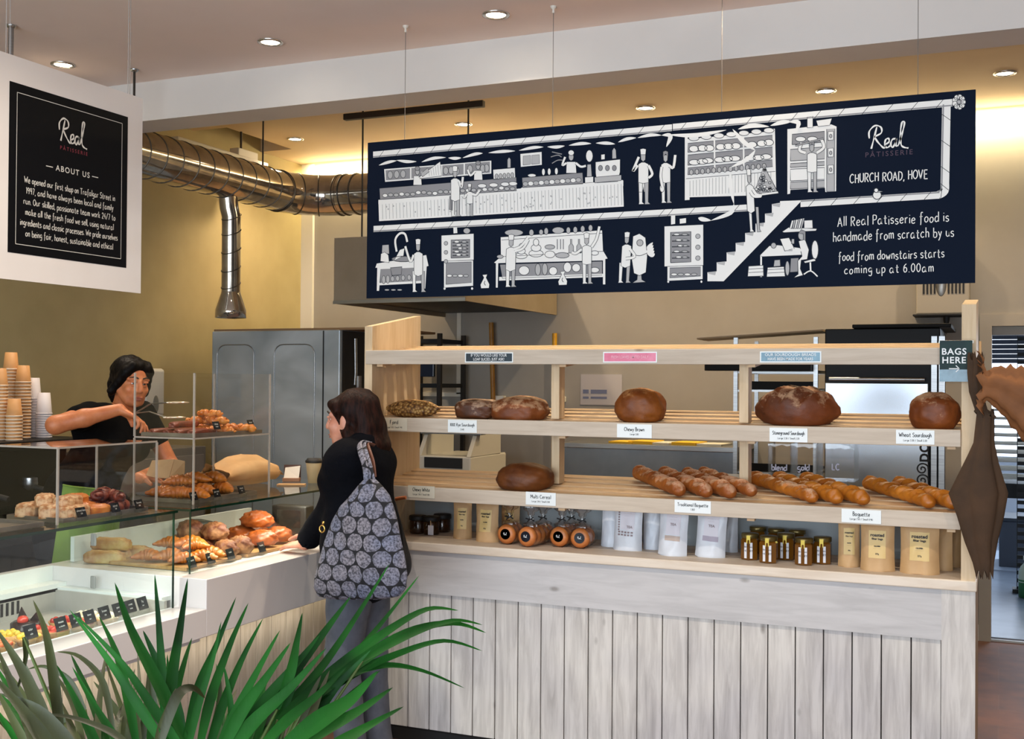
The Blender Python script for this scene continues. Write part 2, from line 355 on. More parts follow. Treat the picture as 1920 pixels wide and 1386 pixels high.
def sans(mb, txt, o, dx, dy, nrm, h, align='C', off=.0015, bold=0.0, track=1.0):
    key = (txt, bold, track)
    if key not in _font_cache:
        c = bpy.data.curves.new('lettering_outline', 'FONT'); c.body = txt; c.size = 1; c.offset = bold; c.space_character = track; c.resolution_u = 3
        t = bpy.data.objects.new('lettering_outline', c); COL.objects.link(t)
        dg = bpy.context.evaluated_depsgraph_get(); me = bpy.data.meshes.new_from_object(t.evaluated_get(dg))
        _font_cache[key] = ([v.co.copy() for v in me.vertices], [list(p.vertices) for p in me.polygons])
        bpy.data.objects.remove(t); bpy.data.curves.remove(c); bpy.data.meshes.remove(me)
    vs_, fs_ = _font_cache[key]
    if not vs_: return
    x0 = min(v.x for v in vs_); x1 = max(v.x for v in vs_); k = h/.69; sh = {'C': (x0+x1)/2, 'L': x0, 'R': x1}[align]
    o, dx, dy, nrm = V(o), V(dx), V(dy), V(nrm)
    mb.add([o+dx*((v.x-sh)*k)+dy*(v.y*k)+nrm*off for v in vs_], fs_)
# ------------------------------------------------------------------ the room
XL, XR, YF, YB, YBEAM = -5.31, 3.2, -2.6, 7.95, 4.907
ZC, ZR, ZBM = 3.28, 3.43, 3.065
m_wall = noisy('paint_khaki', 'aa9a6c', 'b2a274', 3, .75, .03)
m_wallb = noisy('paint_stone', '9a948a', 'a09a90', 3, .75, .03)
m_ceil = noisy('paint_ceiling', 'ead9cf', 'eeddd4', 2, .8, .02)
m_beam = noisy('paint_white', 'd5d0c9', 'dbd6cf', 2, .7, .02)
m_ceilr = noisy('paint_ceiling_rear', 'e6cca6', 'ead2ac', 2, .8, .02)
m_dark = mat('void_dark', '2a2018', .9)
m_trimw = mat('gloss_white', 'ddd8cc', .4)
m_floor = mat('floor_tiles', '7a5a4c', .6, spec=.25)
def _():
    m = m_floor; v = coords(m, (1, 1, 1))
    b = nd(m, 'ShaderNodeTexBrick'); b.offset = .5; lk(m, v, b.inputs['Vector'])
    b.inputs['Color1'].default_value = lin('6e4a3c'); b.inputs['Color2'].default_value = lin('544240'); b.inputs['Mortar'].default_value = lin('6a5048')
    b.inputs['Scale'].default_value = 1; b.inputs['Brick Width'].default_value = .3; b.inputs['Row Height'].default_value = .3; b.inputs['Mortar Size'].default_value = .004
    base(m, mixc(m, .5, b.outputs[0], ramp(m, noise(m, v, 5), [(.35, '75503e'), (.65, '473a38')])))
_()
struct('floor', MB().box((XL-.2, YF, -.1), (XR, YB+.1, 0)), m_floor)
c = MB().box((XL-.2, YF, ZC), (XR, YBEAM+.05, ZC+.3)); struct('ceiling', c, m_ceil)
c = MB(); hx, hy0, hy1 = -5.02, 6.55, 7.35           # dark-lined recess beside the left wall
c.box((XL-.2, 5.1, ZR), (XR, hy0, ZR+.15)).box((XL-.2, hy1, ZR), (XR, YB+.2, ZR+.15)).box((hx, hy0, ZR), (XR, hy1, ZR+.15))
struct('ceiling_rear', c, m_ceilr)
c = MB().box((XL-.2, hy0-.1, ZR+.4), (hx+.1, hy1+.1, ZR+.45)).box((hx, hy0, ZR+.15), (hx+.05, hy1, ZR+.4)).box((XL, hy0-.05, ZR+.15), (hx, hy0, ZR+.4)).box((XL, hy1, ZR+.15), (hx, hy1+.05, ZR+.4))
struct('trim_3', c, m_dark)
struct('trim_1', MB().box((XL-.2, YBEAM, ZBM), (XR, YBEAM+.24, ZR+.3)), m_beam)
struct('wall_left', MB().box((XL-.2, YF, 0), (XL, YB+.1, ZR+.6)), m_wall)
struct('wall_right', MB().box((XR, YF, 0), (XR+.2, YB+.2, ZR+.3)), m_wallb)
DX0, DX1, DZ = -.045, .86, 2.03
c = MB().box((XL, YB, 0), (DX0-.03, YB+.15, ZR+.1)).box((DX1+.03, YB, 0), (XR, YB+.15, ZR+.1)).box((DX0-.03, YB, DZ+.05), (DX1+.03, YB+.15, ZR+.1))
struct('wall_back', c, m_wallb)
# shopfront behind the camera: piers, stall riser and mullions round the glazing
c = MB().box((XL, YF-.15, 0), (-4.6, YF, ZC)).box((2.3, YF-.15, 0), (XR, YF, ZC)).box((-4.6, YF-.15, 0), (2.3, YF, .3)).box((-4.6, YF-.15, 2.85), (2.3, YF, ZC))
struct('wall_front', c, m_beam)
c = MB()
for x in (-2.9, -1.2, .5): c.box((x-.03, YF-.1, .3), (x+.03, YF-.04, 2.85))
struct('window_1', c, m_dark)
# doorway to the back room
c = MB().box((DX0-.075, YB-.02, 0), (DX0, YB+.17, DZ+.075)).box((DX1, YB-.02, 0), (DX1+.075, YB+.17, DZ+.075)).box((DX0, YB-.02, DZ), (DX1, YB+.17, DZ+.075)).box((DX0, YB+.05, 1.975), (DX1, YB+.17, DZ))
struct('door_1', c, mat('door_paint', 'a39a8a', .5))
struct('trim_2', MB().box((DX0, YB, 0), (DX1, YB+.03, .012)), mat('threshold_metal', 'a8a49c', .4, .8))
struct('baseboard_back', MB().box((XL, YB-.02, 0), (DX0-.075, YB, .1)), m_trimw)
struct('trim_4', MB().box((-5.31, YB-.03, 0), (-5.20, YB, ZR)).box((-3.88, YB-.012, 1.55), (-3.845, YB, ZR)).box((-5.20, YB-.012, 1.53), (-3.845, YB, 1.56)), m_trimw)
# back room shell
m_br = mat('backroom_paint', 'c9ccd2', .7)
c = MB().box((-1.6, YB+.15, -.1), (2.4, 13.2, -.002)); m_fl2 = noisy('backroom_floor', '7d8796', '9aa6b6', 1.2, .22); struct('floor_backroom', c, m_fl2)
c = MB().box((-1.8, YB+.15, 0), (-1.6, 13.2, 2.9)).box((2.4, YB+.15, 0), (2.6, 13.2, 2.9)); struct('wall_backroom', c, m_br)
c = MB().box((-1.8, 13.0, 0), (2.6, 13.2, .9)).box((-1.8, 13, 2.3), (2.6, 13.2, 2.9)).box((-1.8, 13, .9), (-.6, 13.2, 2.3)).box((1.9, 13, .9), (2.6, 13.2, 2.3)); struct('wall_backroom_end', c, m_br)
struct('ceiling_backroom', MB().box((-1.8, YB+.15, 2.9), (2.6, 13.2, 3)), m_br)
c = MB().box((-.6, 13.05, .9), (1.9, 13.08, 2.3)); struct('window_2', c, mat('window_daylight', 'dfe8f4', .5, emit='dbe8fa', estr=2.2))

# ------------------------------------------------------------------ lamps
m_chr = mat('lamp_ring', 'c9c4bc', .25, .9); m_lamp = mat('lamp_glow', 'fff4e0', .5, emit='fff0d8', estr=26)
DL = [(-2.058, 4.58, ZC, 'front_ceiling', 'second downlight from the right in the front ceiling, above the dark banner'), (-3.233, 4.545, ZC, '', 'downlight in the front ceiling midway between the banner and the hanging about-us board'), (-4.469, 4.47, ZC, '', 'downlight in the front ceiling just above the hanging about-us board'),
      (-4.779, 7.04, ZR, '', 'rear ceiling downlight nearest the metal duct and left wall'), (-3.412, 7.06, ZR, '', 'rear ceiling downlight beside the hood hanger rail'), (-2.109, 7.07, ZR, '', 'rear ceiling downlight above the middle of the dark banner'), (-.971, 7.06, ZR, '', 'rear ceiling downlight above the bread oven end of the banner, second from right'), (.024, 7.03, ZR, '', 'rear ceiling downlight nearest the back doorway')]
DL[0] = DL[0][:4]+('brightest front ceiling downlight, nearest the two banner wires',)
for i, (x, y, z, _g, lb) in enumerate(DL):
    t = thing('downlight', lb, 'ceiling light', (x, y, z), 'recessed ceiling downlights')
    MB().lathe([(.062, 0), (.062, -.006), (.05, -.009), (.043, -.004), (.043, .0)], 24, (0, 0, 0)).build('trim_ring', m_chr, t, True)
    MB().lathe([(0, -.0045), (.03, -.0045), (.043, -.003)], 24).build('lamp', m_lamp, t, True)
    front = z == ZC
    o = light('spot_down', 'SPOT', (x, y, z-.02), 62 if front else 60, WARM if not front else (1, .84, .66), .03, spot=math.radians(125), blend=.9)
    o.rotation_euler = (0, 0, 0)
for x in (-.9, .9, 2.4):   # further lamps of the front row, out of the frame
    light('spot_down', 'SPOT', (x, 4.55, ZC-.02), 55, (1, .80, .58), .03, spot=math.radians(125), blend=.9)
for x in (-2.05, -.9, .4):  # extra unseen row, added to brighten the hanging board and counter front
    light('spot_down', 'SPOT', (x, 2.5, ZC-.02), 70, (1, .86, .72), .03, spot=math.radians(125), blend=.9)
# concealed strip washing the top of the back wall
o = light('cove_strip', 'AREA', (-2.4, 7.86, ZR-.03), 55, (1, .84, .5), 5.6, .04, aim=(-2.4, 7.95, ZR-.16))
light('rear_ceiling_fill', 'AREA', (-2.4, 7.88, ZR-.10), 14, (1, .82, .5), 5.6, .04, aim=(-2.4, 6.9, ZR+.1))  # added fill that lifts the rear ceiling, not a strip of its own
# ------------------------------------------------------------------ bread counter and rack
BX0, BX1, BY = -2.70, -.08, 4.565
m_ww = wood('whitewash_pine', 'c6c5c4', 'b4b3b2', '827d77', (1, 9, 9), .6, .75)
m_wv = wood('whitewash_plank', 'd6d3cc', 'b2aea8', '7c766f', (12, 12, 1), .6, .75, tint=(.84, .84, .88))
m_wf = wood('pale_pine', 'd2b48c', 'be9a70', '8f6f4c', (1, 12, 12), .55, .8)
m_wfz = wood('pale_pine_upright', 'd9c3a0', 'cab088', '93734e', (12, 12, 1), .55, .7)
m_wr = wood('rail_pine', 'c9bca9', 'b8a995', '8a7664', (1, 12, 12), .55, .9)
m_blk = mat('matt_black', '0b0b0c', .6)
m_gap = mat('shadow_gap', '14110f', .9)
bc = thing('bread_counter', 'long whitewashed pine counter with vertical plank front under the bread rack', 'counter', (-1.39, 4.9, 0))
c = MB().box((BX0, BY-.02, .882), (BX1+.005, 5.2, .922), .005); c.build('countertop', wood('top_pine', 'e2d6c4', 'd0c0aa', '86735f', (1, 10, 10), .5, .9), bc)
c = MB().box((BX0, BY, .69), (BX1-.118, BY+.03, .882)); c.build('frieze_board', m_ww, bc)
MB().box((BX1-.118, BY-.002, .0), (BX1, BY+.04, .882)).build('corner_stile', m_wv, bc); MB().box((BX0, BY-.002, .0), (BX0+.12, BY+.04, .69)).build('corner_stile', m_wv, bc)
m_side = noisy('side_board', '9c8466', '8d7658', 6, .6)
MB().box((BX1-.02, BY+.04, 0), (BX1, 5.18, .882)).build('end_panel', m_side, bc); MB().box((BX0, BY+.04, 0), (BX0+.02, 5.18, .882)).build('end_panel', m_side, bc)
MB().box((BX0+.12, BY+.035, .06), (BX1-.118, BY+.04, .70)).build('backing', m_gap, bc)
n = 22; x0, x1 = BX0+.12, BX1-.118; pw = (x1-x0)/n
c = MB()
for i in range(n): c.box((x0+i*pw+.0022, BY+.014, .075), (x0+(i+1)*pw-.0022, BY+.036, .695), .002)
c.build('plank_front', m_wv, bc)
MB().box((BX0+.02, BY+.05, 0), (BX1-.02, BY+.07, .085)).build('plinth', m_blk, bc)

br = thing('bread_rack', 'pale pine slatted bread rack with three tilted shelves on the counter', 'shelf rack', (-1.39, 4.8, .922))
RB = 5.0; RS = BY-.012                                   # back and front of the shelves
def side(xa, xb, zf, zb): return MB().prism([(xa, BY-.01, .922), (xa, RB+.03, .922), (xa, RB+.03, zb), (xa, BY-.01, zf)], (xb-xa, 0, 0))
side(BX0, BX0+.04, 1.90, 1.975).build('side_panel', m_wfz, br)
side(BX1-.05, BX1, 1.95, 2.0).build('side_panel', m_wfz, br)
SH = [(1.11, 1.172, .054), (1.418, 1.482, .054), (1.725, 1.789, .044)]
for k, (za, zb, rise) in enumerate(SH):
    MB().box((BX0+.012, RS-.012, za), (BX1-.052, RS+.012, zb), .002).build('front_rail', m_wr, br)
    c = MB(); ns = 5; dep = RB-(RS+.012); sw = dep/ns
    for i in range(ns):
        ya = RS+.014+i*sw+(.003 if i < 1 else .026); yb = RS+.014+(i+1)*sw-.002
        f = lambda y: zb-.012+rise*(y-RS)/dep
        c.hexa([(BX0+.04, ya, f(ya)-.02), (BX1-.05, ya, f(ya)-.02), (BX1-.05, yb, f(yb)-.02), (BX0+.04, yb, f(yb)-.02), (BX0+.04, ya, f(ya)), (BX1-.05, ya, f(ya)), (BX1-.05, yb, f(yb)), (BX0+.04, yb, f(yb))])
    for x in (BX0+.06, -1.74, -.93, BX1-.1):             # cleats carrying the slats
        c.hexa([(x, RS+.012, zb-.075), (x+.03, RS+.012, zb-.075), (x+.03, RB, zb-.075+rise), (x, RB, zb-.075+rise), (x, RS+.012, zb-.034), (x+.03, RS+.012, zb-.034), (x+.03, RB, zb-.034+rise), (x, RB, zb-.034+rise)])
    c.build('slatted_shelf', m_wf, br)
def shz(k, y): za, zb, rise = SH[k]; return zb-.012+rise*(y-RS)/(RB-RS-.012)
for xp in (1042.5, 1395.5):
    for lo, hi, yy in ((1, 2, 735), (0, 1, 860)):
        x = onY(xp, yy, 4.65 if lo == 1 else 4.77).x
        y_ = 4.64 if lo == 1 else 4.76
        MB().box((x-.019, y_, shz(lo, y_+.035)+.002), (x+.019, y_+.07, SH[hi][0]+.010), .002).build('divider_post', m_wfz, br)
MB().box((BX0+.04, RB-.015, .922), (BX1-.05, RB+.005, 1.16)).build('back_board', mat('back_board_grey', '9aa3a6', .6), br)

# paper signs along the top rail and price cards on the lower rails
m_paper = mat('card_white', 'e4ebea', .35); m_cream = mat('card_cream', 'd9d4c0', .4); m_ink = mat('ink_black', '1c1c20', .6)
m_sgt = noisy('sign_slate', '0e222c', '1a3440', 9, .5); m_sgp = noisy('sign_pink', 'd04870', 'e27a98', 9, .3); m_sgb = noisy('sign_blue', '45768c', '6d9fb4', 9, .3)
m_white = mat('print_white', 'e9eeee', .5)
FX, FZ, FN = V((1, 0, 0)), V((0, 0, 1)), V((0, -1, 0))
YR = RS-.012
def card(p0, p1, lab, cat, name, m, lines, yy=YR-.0025, ink=m_ink, border=None, tilt=0):
    a, b = onY(p0[0], p0[1], yy), onY(p1[0], p1[1], yy); x0, x1, z0, z1 = a.x, b.x, min(a.z, b.z), max(a.z, b.z)
    t = thing(name, lab, cat, ((x0+x1)/2, yy, z0), 'paper price cards on the rack rails' if name == 'price_card' else 'printed strips on the top rail')
    c = MB(); c.box((x0, yy-.0006, z0), (x1, yy+.0018, z1))
    mm = [m]
    if border: c.use(1); bw = .005; c.box((x0+bw, yy-.0011, z0+bw), (x1-bw, yy-.0006, z1-bw)); mm = [border, m]
    kc = c.build('card', mm, t)
    c = MB()
    for txt, fz, h, kind in lines:
        if kind == 's': sans(c, txt, ((x0+x1)/2, yy-.0013, z0+(z1-z0)*fz), FX*min(1, (x1-x0)*.78/(len(txt)*h*.85)), FZ, FN, h, off=.0006, bold=.01)
        else: stroke_text(c, txt, ((x0+x1)/2, yy-.0013, z0+(z1-z0)*fz), FX, FZ, FN, h, h*.13, off=.0006, fit=min(len(txt)*h*.52, (x1-x0)*.84))
    c.build('lettering', ink, kc)
    return t
P = 'price_card'
card((715, 784), (763, 808), 'cream price card reading Fjord at the left end of the middle rail', 'price card', P, m_cream, [('Fjord', .55, .016, 'h'), ('Large 3.10 / Small 1.90', .2, .007, 'h')])
card((840, 787), (894, 812), 'white price card reading 100% Rye Sourdough under the rye loaf', 'price card', P, m_paper, [('100% Rye Sourdough', .5, .013, 'h'), ('3.40', .18, .008, 'h')])
card((1157, 795), (1222, 822), 'white price card reading Chewy Brown under the round brown loaf', 'price card', P, m_paper, [('Chewy Brown', .5, .015, 'h'), ('Large 3.00', .2, .007, 'h')])
card((1443, 802), (1514, 830), 'white price card reading Stoneground Sourdough under the long scored loaf', 'price card', P, m_paper, [('Stoneground Sourdough', .52, .014, 'h'), ('Large 3.30 / Small 2.20', .2, .007, 'h')])
card((1680, 806), (1752, 834), 'white price card reading Wheat Sourdough under the rightmost round loaf', 'price card', P, m_paper, [('Wheat Sourdough', .52, .015, 'h'), ('Large 3.30 / Small 2.20', .2, .007, 'h')])
card((765, 910), (815, 935), 'cream price card reading Chewy White at the left end of the lowest rail', 'price card', P, m_cream, [('Chewy White', .55, .015, 'h'), ('Large 2.80 / Small 1.80', .22, .007, 'h')])
card((986, 922), (1042, 949), 'white price card reading Multi Cereal under the dark oval loaf', 'price card', P, m_paper, [('Multi Cereal', .52, .015, 'h'), ('Large 3.10 / Small 2.00', .22, .007, 'h')])
card((1265, 937), (1333, 964), 'white price card reading Traditional Baguette under the floury baguettes', 'price card', P, m_paper, [('Traditional Baguette', .52, .013, 'h'), ('1.80', .2, .008, 'h')])
card((1578, 954), (1652, 983), 'white price card reading Baguette under the golden baguettes', 'price card', P, m_paper, [('Baguette', .52, .015, 'h'), ('Large 1.50 / Small 0.90', .22, .007, 'h')])
S = 'rail_sign'
card((872, 661), (962, 680), 'dark slate strip on the top rail reading if you would like your loaf sliced', 'sign', S, m_sgt, [('IF YOU WOULD LIKE YOUR', .58, .012, 's'), ('LOAF SLICED, JUST ASK!', .2, .012, 's')], ink=m_white, border=m_paper)
card((1131, 660), (1232, 680), 'pink strip on the middle of the top rail', 'sign', S, m_sgp, [('FRESH LOAVES LIMITED DAILY', .4, .011, 's')], ink=mat('print_pink', 'f0b4c4', .5), border=m_paper)
card((1425, 659), (1540, 680), 'blue strip with a faint drawing on the right part of the top rail', 'sign', S, m_sgb, [('OUR SOURDOUGH BREADS', .58, .011, 's'), ('HAVE BEEN MADE FOR YEARS', .2, .011, 's')], ink=m_white, border=m_paper)
# BAGS HERE
a, b = onY(1762, 639, YR-.03), onY(1823, 716, YR-.03)
t = thing('bags_sign', 'dark teal plastic sign reading BAGS HERE with an arrow at the right post', 'sign', ((a.x+b.x)/2, YR-.03, b.z))
c = MB().box((a.x, YR-.033, b.z), (b.x, YR-.029, a.z)); c.use(1).box((a.x, YR-.034, b.z), (b.x, YR-.033, b.z+.045)); kc = c.build('panel', [noisy('sign_teal', '10262c', '1e3c38', 8, .5, spec=.2), noisy('sign_teal_light', '5d8698', '3c6474', 20, .2)], t)
c = MB(); cx = (a.x+b.x)/2-.006; hh = a.z-b.z
sans(c, 'BAGS', (cx, YR-.034, b.z+hh*.66), FX, FZ, FN, .023, bold=.02, track=1.12); sans(c, 'HERE', (cx, YR-.034, b.z+hh*.45), FX, FZ, FN, .023, bold=.02, track=1.12)
zz = b.z+hh*.315; y = YR-.036
c.ribbon([(cx-.018, y, zz), (cx+.018, y, zz)], .0035, FN); c.ribbon([(cx+.006, y, zz+.012), (cx+.018, y, zz), (cx+.006, y, zz-.012)], .0035, FN)
c.build('lettering', m_white, kc)
MB().box((a.x-.004, YR-.031, a.z-.01), (b.x+.004, YR-.0, a.z+.001)).build('bracket', thin_glass('clear_perspex'), t)
# ------------------------------------------------------------------ serving counters with glass vitrines and acrylic cases
DF, GF, YS, YE, YN = -2.797, -2.926, 3.553, 4.90, 1.35    # fascia, front glass, step between units, far end, near end
m_cw = mat('counter_white', 'd2cecc', .3, coat=.2); m_liner = mat('liner_white', 'e2e6e2', .35)
m_steel = noisy('brushed_steel', '9b9c9c', 'aeb0b0', 5, .3, 0, (1, 1, 30), metal=.95)
m_steeld = noisy('tray_steel', '8f8b84', 'a8a49c', 8, .32, metal=.9)
m_glass = thin_glass('vitrine_glass', (.95, .98, .965), .02); m_acr = thin_glass('acrylic', (.985, .985, .985), .0)
m_edge = mat('glass_edge_green', '0d2a1c', .1, spec=.8); m_acre = mat('acrylic_edge', 'b8b0a4', .2, spec=.7, alpha=.6)
m_cl = wood('counter_cladding', '9c9086', '80756b', '64584e', (12, 12, 1), .6, .6)
m_led = mat('led_strip', 'fff6d8', .5, emit='fdf3cf', estr=7)
sc_ = thing('serving_counter', 'lower white serving counter with a sunken refrigerated cake well, nearest the camera', 'counter', (-3.2, 2.5, 0), 'white serving counters')
ZN, ZF, ZU, XB = .767, .88, .66, -3.62
c = MB().box((GF-.02, YN, ZU), (DF, YS, ZN), .003).box((GF-.02, YN, ZU-.02), (DF-.03, YS, ZU)); c.build('fascia', m_cw, sc_)
def clad(y0, y1):
    c = MB(); n = round((y1-y0)/.11); w_ = (y1-y0)/n
    for i in range(n): c.box((-3.0, y0+i*w_+.0015, 0), (-2.97, y0+(i+1)*w_-.0015, ZU-.001), .002)
    return c
clad(YN, YS).build('clad_front', m_cl, sc_)
c = MB().box((XB, YN, 0), (XB+.03, YS, ZF)).box((XB+.03, YN, 0), (-3.0, YN+.03, ZU)); c.build('carcass', m_cw, sc_)
c = MB()                                                     # refrigerated well
WX0, WX1, WZ, WT = -3.50, -2.95, .715, .80
c.box((WX0-.015, YN+.03, WZ-.015), (WX1, YS-.02, WZ)).box((WX0-.02, YN+.03, WZ), (WX0, YS-.05, WT)).box((WX0, YS-.06, WZ), (WX1, YS-.045, WT-.005))
c.build('cooled_well', noisy('well_steel', 'b2aea6', 'c4c0b8', 4, .35, metal=.25), sc_)
c = MB().box((XB+.03, YN+.03, WT-.012), (WX0, YS-.001, WT+.02)).box((WX0, YS-.05, WT-.012), (WX1-.02, YS-.001, WT+.005)); c.build('well_rim', m_liner, sc_)
c = MB().box((XB+.03, YN+.03, WT+.02), (XB+.045, YS-.001, ZF)); c.build('back_liner', m_liner, sc_)
c = MB()
for i in range(22): y = 2.75+i*.026; c.box((WX0+.0005, y, .735), (WX0+.002, y+.012, .785))
c.build('cooling_vent', m_blk, sc_)
c = MB().box((GF-.004, YN, ZN-.045), (GF+.004, YS-.04, 1.135)); c.build('front_glass', m_glass, sc_)
c = MB().box((XB+.02, YN, 1.135), (GF+.012, YS-.03, 1.143)); c.build('top_glass', m_glass, sc_)
c = MB().box((GF+.012, YN, 1.134), (GF+.0135, YS-.03, 1.144)).box((GF-.0045, YS-.04, ZN), (GF+.0045, YS-.038, 1.135)).box((XB+.02, YS-.0305, 1.134), (GF+.012, YS-.029, 1.144)); c.build('glass_edge', m_edge, sc_)
for z in (.83, 1.0):
    MB().box((-3.34, YS-.04, z-.02), (-3.315, YS-.03, z+.03), .004).build('glass_clip', mat('clip_grey', '8c8d8a', .4), sc_)
s2 = thing('serving_counter', 'taller white serving counter with pastry vitrine meeting the bread rack', 'counter', (-3.2, 4.05, 0), 'white serving counters')
c = MB().box((XB, YS, ZU), (DF, YE, ZF), .003); c.build('top_block', m_cw, s2)
clad(YS, YE).build('clad_front', m_cl, s2)
MB().box((XB, YS, 0), (XB+.03, YE, ZU)).build('carcass', m_cw, s2)
c = MB().box((GF-.012, YS+.07, ZF+.001), (GF-.006, YE-.005, 1.128)); c.build('front_glass', m_glass, s2)
c = MB().box((-3.56, YS+.07, ZF+.001), (GF-.012, YS+.076, 1.128)); c.build('end_glass', m_glass, s2)
c = MB().box((-3.58, YS+.06, 1.1285), (GF+.002, YE, 1.1365)); c.build('top_glass', m_glass, s2)
c = MB().box((GF+.002, YS+.06, 1.128), (GF+.0035, YE, 1.137)).box((-3.58, YS+.058, 1.128), (GF+.002, YS+.06, 1.137)).box((GF-.013, YS+.069, ZF), (GF-.005, YS+.0705, 1.128)); c.build('glass_edge', m_edge, s2)
c = MB().box((-3.58, YS+.1, ZF+.001), (-3.56, YE-.02, .985)); c.build('rear_panel', m_liner, s2)
# light strip tucked under the fascia, washing the cladding
MB().box((-2.90, YN+.05, ZU-.030), (-2.88, YS-.01, ZU-.021)).build('led_strip', m_led, sc_)
MB().box((-2.90, YS+.01, ZU-.010), (-2.88, YE-.02, ZU-.001)).build('led_strip', m_led, s2)
light('counter_led', 'AREA', (-2.89, 2.9, ZU-.045), 2.6, (1, .95, .78), 3.1, .03).rotation_euler = (0, 0, PI/2)
light('vitrine_led', 'AREA', (GF-.03, 2.6, 1.125), 6, (.93, 1, .96), 1.8, .03).rotation_euler = (math.radians(14), 0, PI/2)
light('vitrine_led', 'AREA', (GF-.05, 4.1, 1.12), 3.2, (1, .9, .74), .8, .03).rotation_euler = (0, 0, PI/2)

def acrylic_case(lab, x0, x1, y0, y1, z0, tiers, h):
    t = thing('acrylic_case', lab, 'display case', ((x0+x1)/2, (y0+y1)/2, z0), 'clear acrylic pastry cases on the glass shelf')
    T = .005
    for k in range(tiers):
        a, b = z0+k*h, z0+(k+1)*h
        MB().box((x1-T, y0, a), (x1, y1, b-.006)).build('front_pane', m_acr, t)
        MB().box((x0, y0, a), (x1-T, y0+T, b-.006)).build('side_pane', m_acr, t)
        MB().box((x0, y1-T, a), (x1-T, y1, b-.006)).build('side_pane', m_acr, t)
        top_open = tiers == 2 and k == 1
        if not top_open: MB().box((x0, y0, b-.006), (x1, y1, b)).build('shelf_pane', m_acr, t)
        e = MB()
        for (px_, py_) in ((x1, y0), (x1, y1), (x0, y0), (x0, y1)): e.box((px_-.0035, py_-.0035, a), (px_+.0035, py_+.0035, b-.006))
        if not top_open: e.box((x1-.002, y0, b-.006), (x1+.0025, y1, b+.0005)).box((x0, y0-.0025, b-.006), (x1, y0+.002, b+.0005))
        e.build('pane_edges', m_acre, t)
    return t
acrylic_case('one-tier clear acrylic case on the lower counter glass, holding flaky pastries', -3.275, -2.977, 2.975, 3.474, 1.144, 1, .268)
acrylic_case('two-tier clear acrylic case on the far counter glass, croissants below and twists above', -3.331, -3.023, 3.749, 4.271, 1.137, 2, .272)

# ------------------------------------------------------------------ pastries, trays and cards
m_cro = noisy('croissant_crust', '9a4c16', 'c47828', 18, .35, .3, lo=.3, hi=.7, bd=.003)
m_dkp = noisy('dark_crust', '5a2410', '84381a', 22, .4, .4, bd=.003)
m_alm = noisy('almond_pastry', 'a87040', 'd0ac80', 40, .55, .5, lo=.42, hi=.58, bd=.004)
m_cin = noisy('fruit_pastry', 'b45c1c', 'd88c3c', 20, .35, .3)
m_choc = mat('choux_chocolate', '2a1712', .25); m_cream2 = mat('cream_filling', 'efe3c4', .5); m_choux = noisy('choux_bun', 'c99a55', 'dcb878', 14, .6)
m_straw = noisy('red_fruit', 'b02a20', 'd6503a', 30, .25); m_lem = mat('lemon_glaze', 'e4c24a', .2); m_shell = noisy('tart_shell', 'b98448', 'd2a263', 25, .6); m_rasp = noisy('orange_fruit', 'd2562a', 'e88a4a', 30, .25)
def croissant_mb(L=.15, w=.033, seed=0, straight=.5):
    c = MB(); n = 26; pts = []; rs = []
    for i in range(n+1):
        t = i/n*2-1; pts.append(V((t*L/2, -(t*t)*L*.32*straight, w*.8+.004*math.cos(t*3)))); 
        rs.append(max(.004, w*(1-abs(t)**1.7*.82)*(1+.10*math.sin(i*1.75+seed))))
    c.tube(pts, rs, 12, flat=.82); return c
def place(mesh_ob, name, lab, cat, loc, rz, group, sc=1, tilt=(0, 0), first={}):
    o = mesh_ob if mesh_ob.name not in first else mesh_ob.copy()
    if mesh_ob.name in first: COL.objects.link(o)
    first[mesh_ob.name] = 1
    o.location = loc; o.rotation_euler = (tilt[0], tilt[1], rz); o.scale = (sc, sc, sc) if not hasattr(sc, '__len__') else sc
    PLACED.setdefault((group, lab), []).append(o); return tag(o, lab, cat, group)
PLACED = {}
def twist_mb(L=.17, w=.03, seed=0):
    c = MB(); n = 30
    pts = [V(((i/n-.5)*L, .006*math.sin(i*.9+seed), w*.7+.004*math.sin(i*1.3))) for i in range(n+1)]
    c.tube(pts, [max(.006, w*(.8+.22*math.sin(i*1.25+seed))*(1-abs(i/n*2-1)**6*.6)) for i in range(n+1)], 12, flat=.75); return c
def slab_mb(L=.13, W=.075, H=.03, seed=0):
    def fn(p):
        e = .55; q = V([math.copysign(abs(a)**e, a) for a in p]); q *= 1+.10*nz(p, 2.5, seed)+.10*nz(p, 6, seed+3)+.05*nz(p, 13, seed); q.z = max(q.z, -.75); return q
    return MB().blob((0, 0, H*.75), (L/2, W/2, H), fn, 40, 22)
def tray(lab, x0, x1, y0, y1, z, group='steel pastry trays'):
    t = thing('tray', lab, 'tray', ((x0+x1)/2, (y0+y1)/2, z), group)
    c = MB().box((x0, y0, z), (x1, y1, z+.004)); 
    for a, b in (((x0, y0), (x1, y0+.006)), ((x0, y1-.006), (x1, y1)), ((x0, y0+.006), (x0+.006, y1-.006)), ((x1-.006, y0+.006), (x1, y1-.006))): c.box((a[0], a[1], z+.004), (b[0], b[1], z+.016))
    c.build('pan', m_steeld, t); return t
m_slate = mat('card_slate', '14181b', .6, spec=.1); m_stand = thin_glass('card_stand', (.9, .92, .9), .0)
m_chalk = mat('card_lettering', 'c9ccc8', .6)
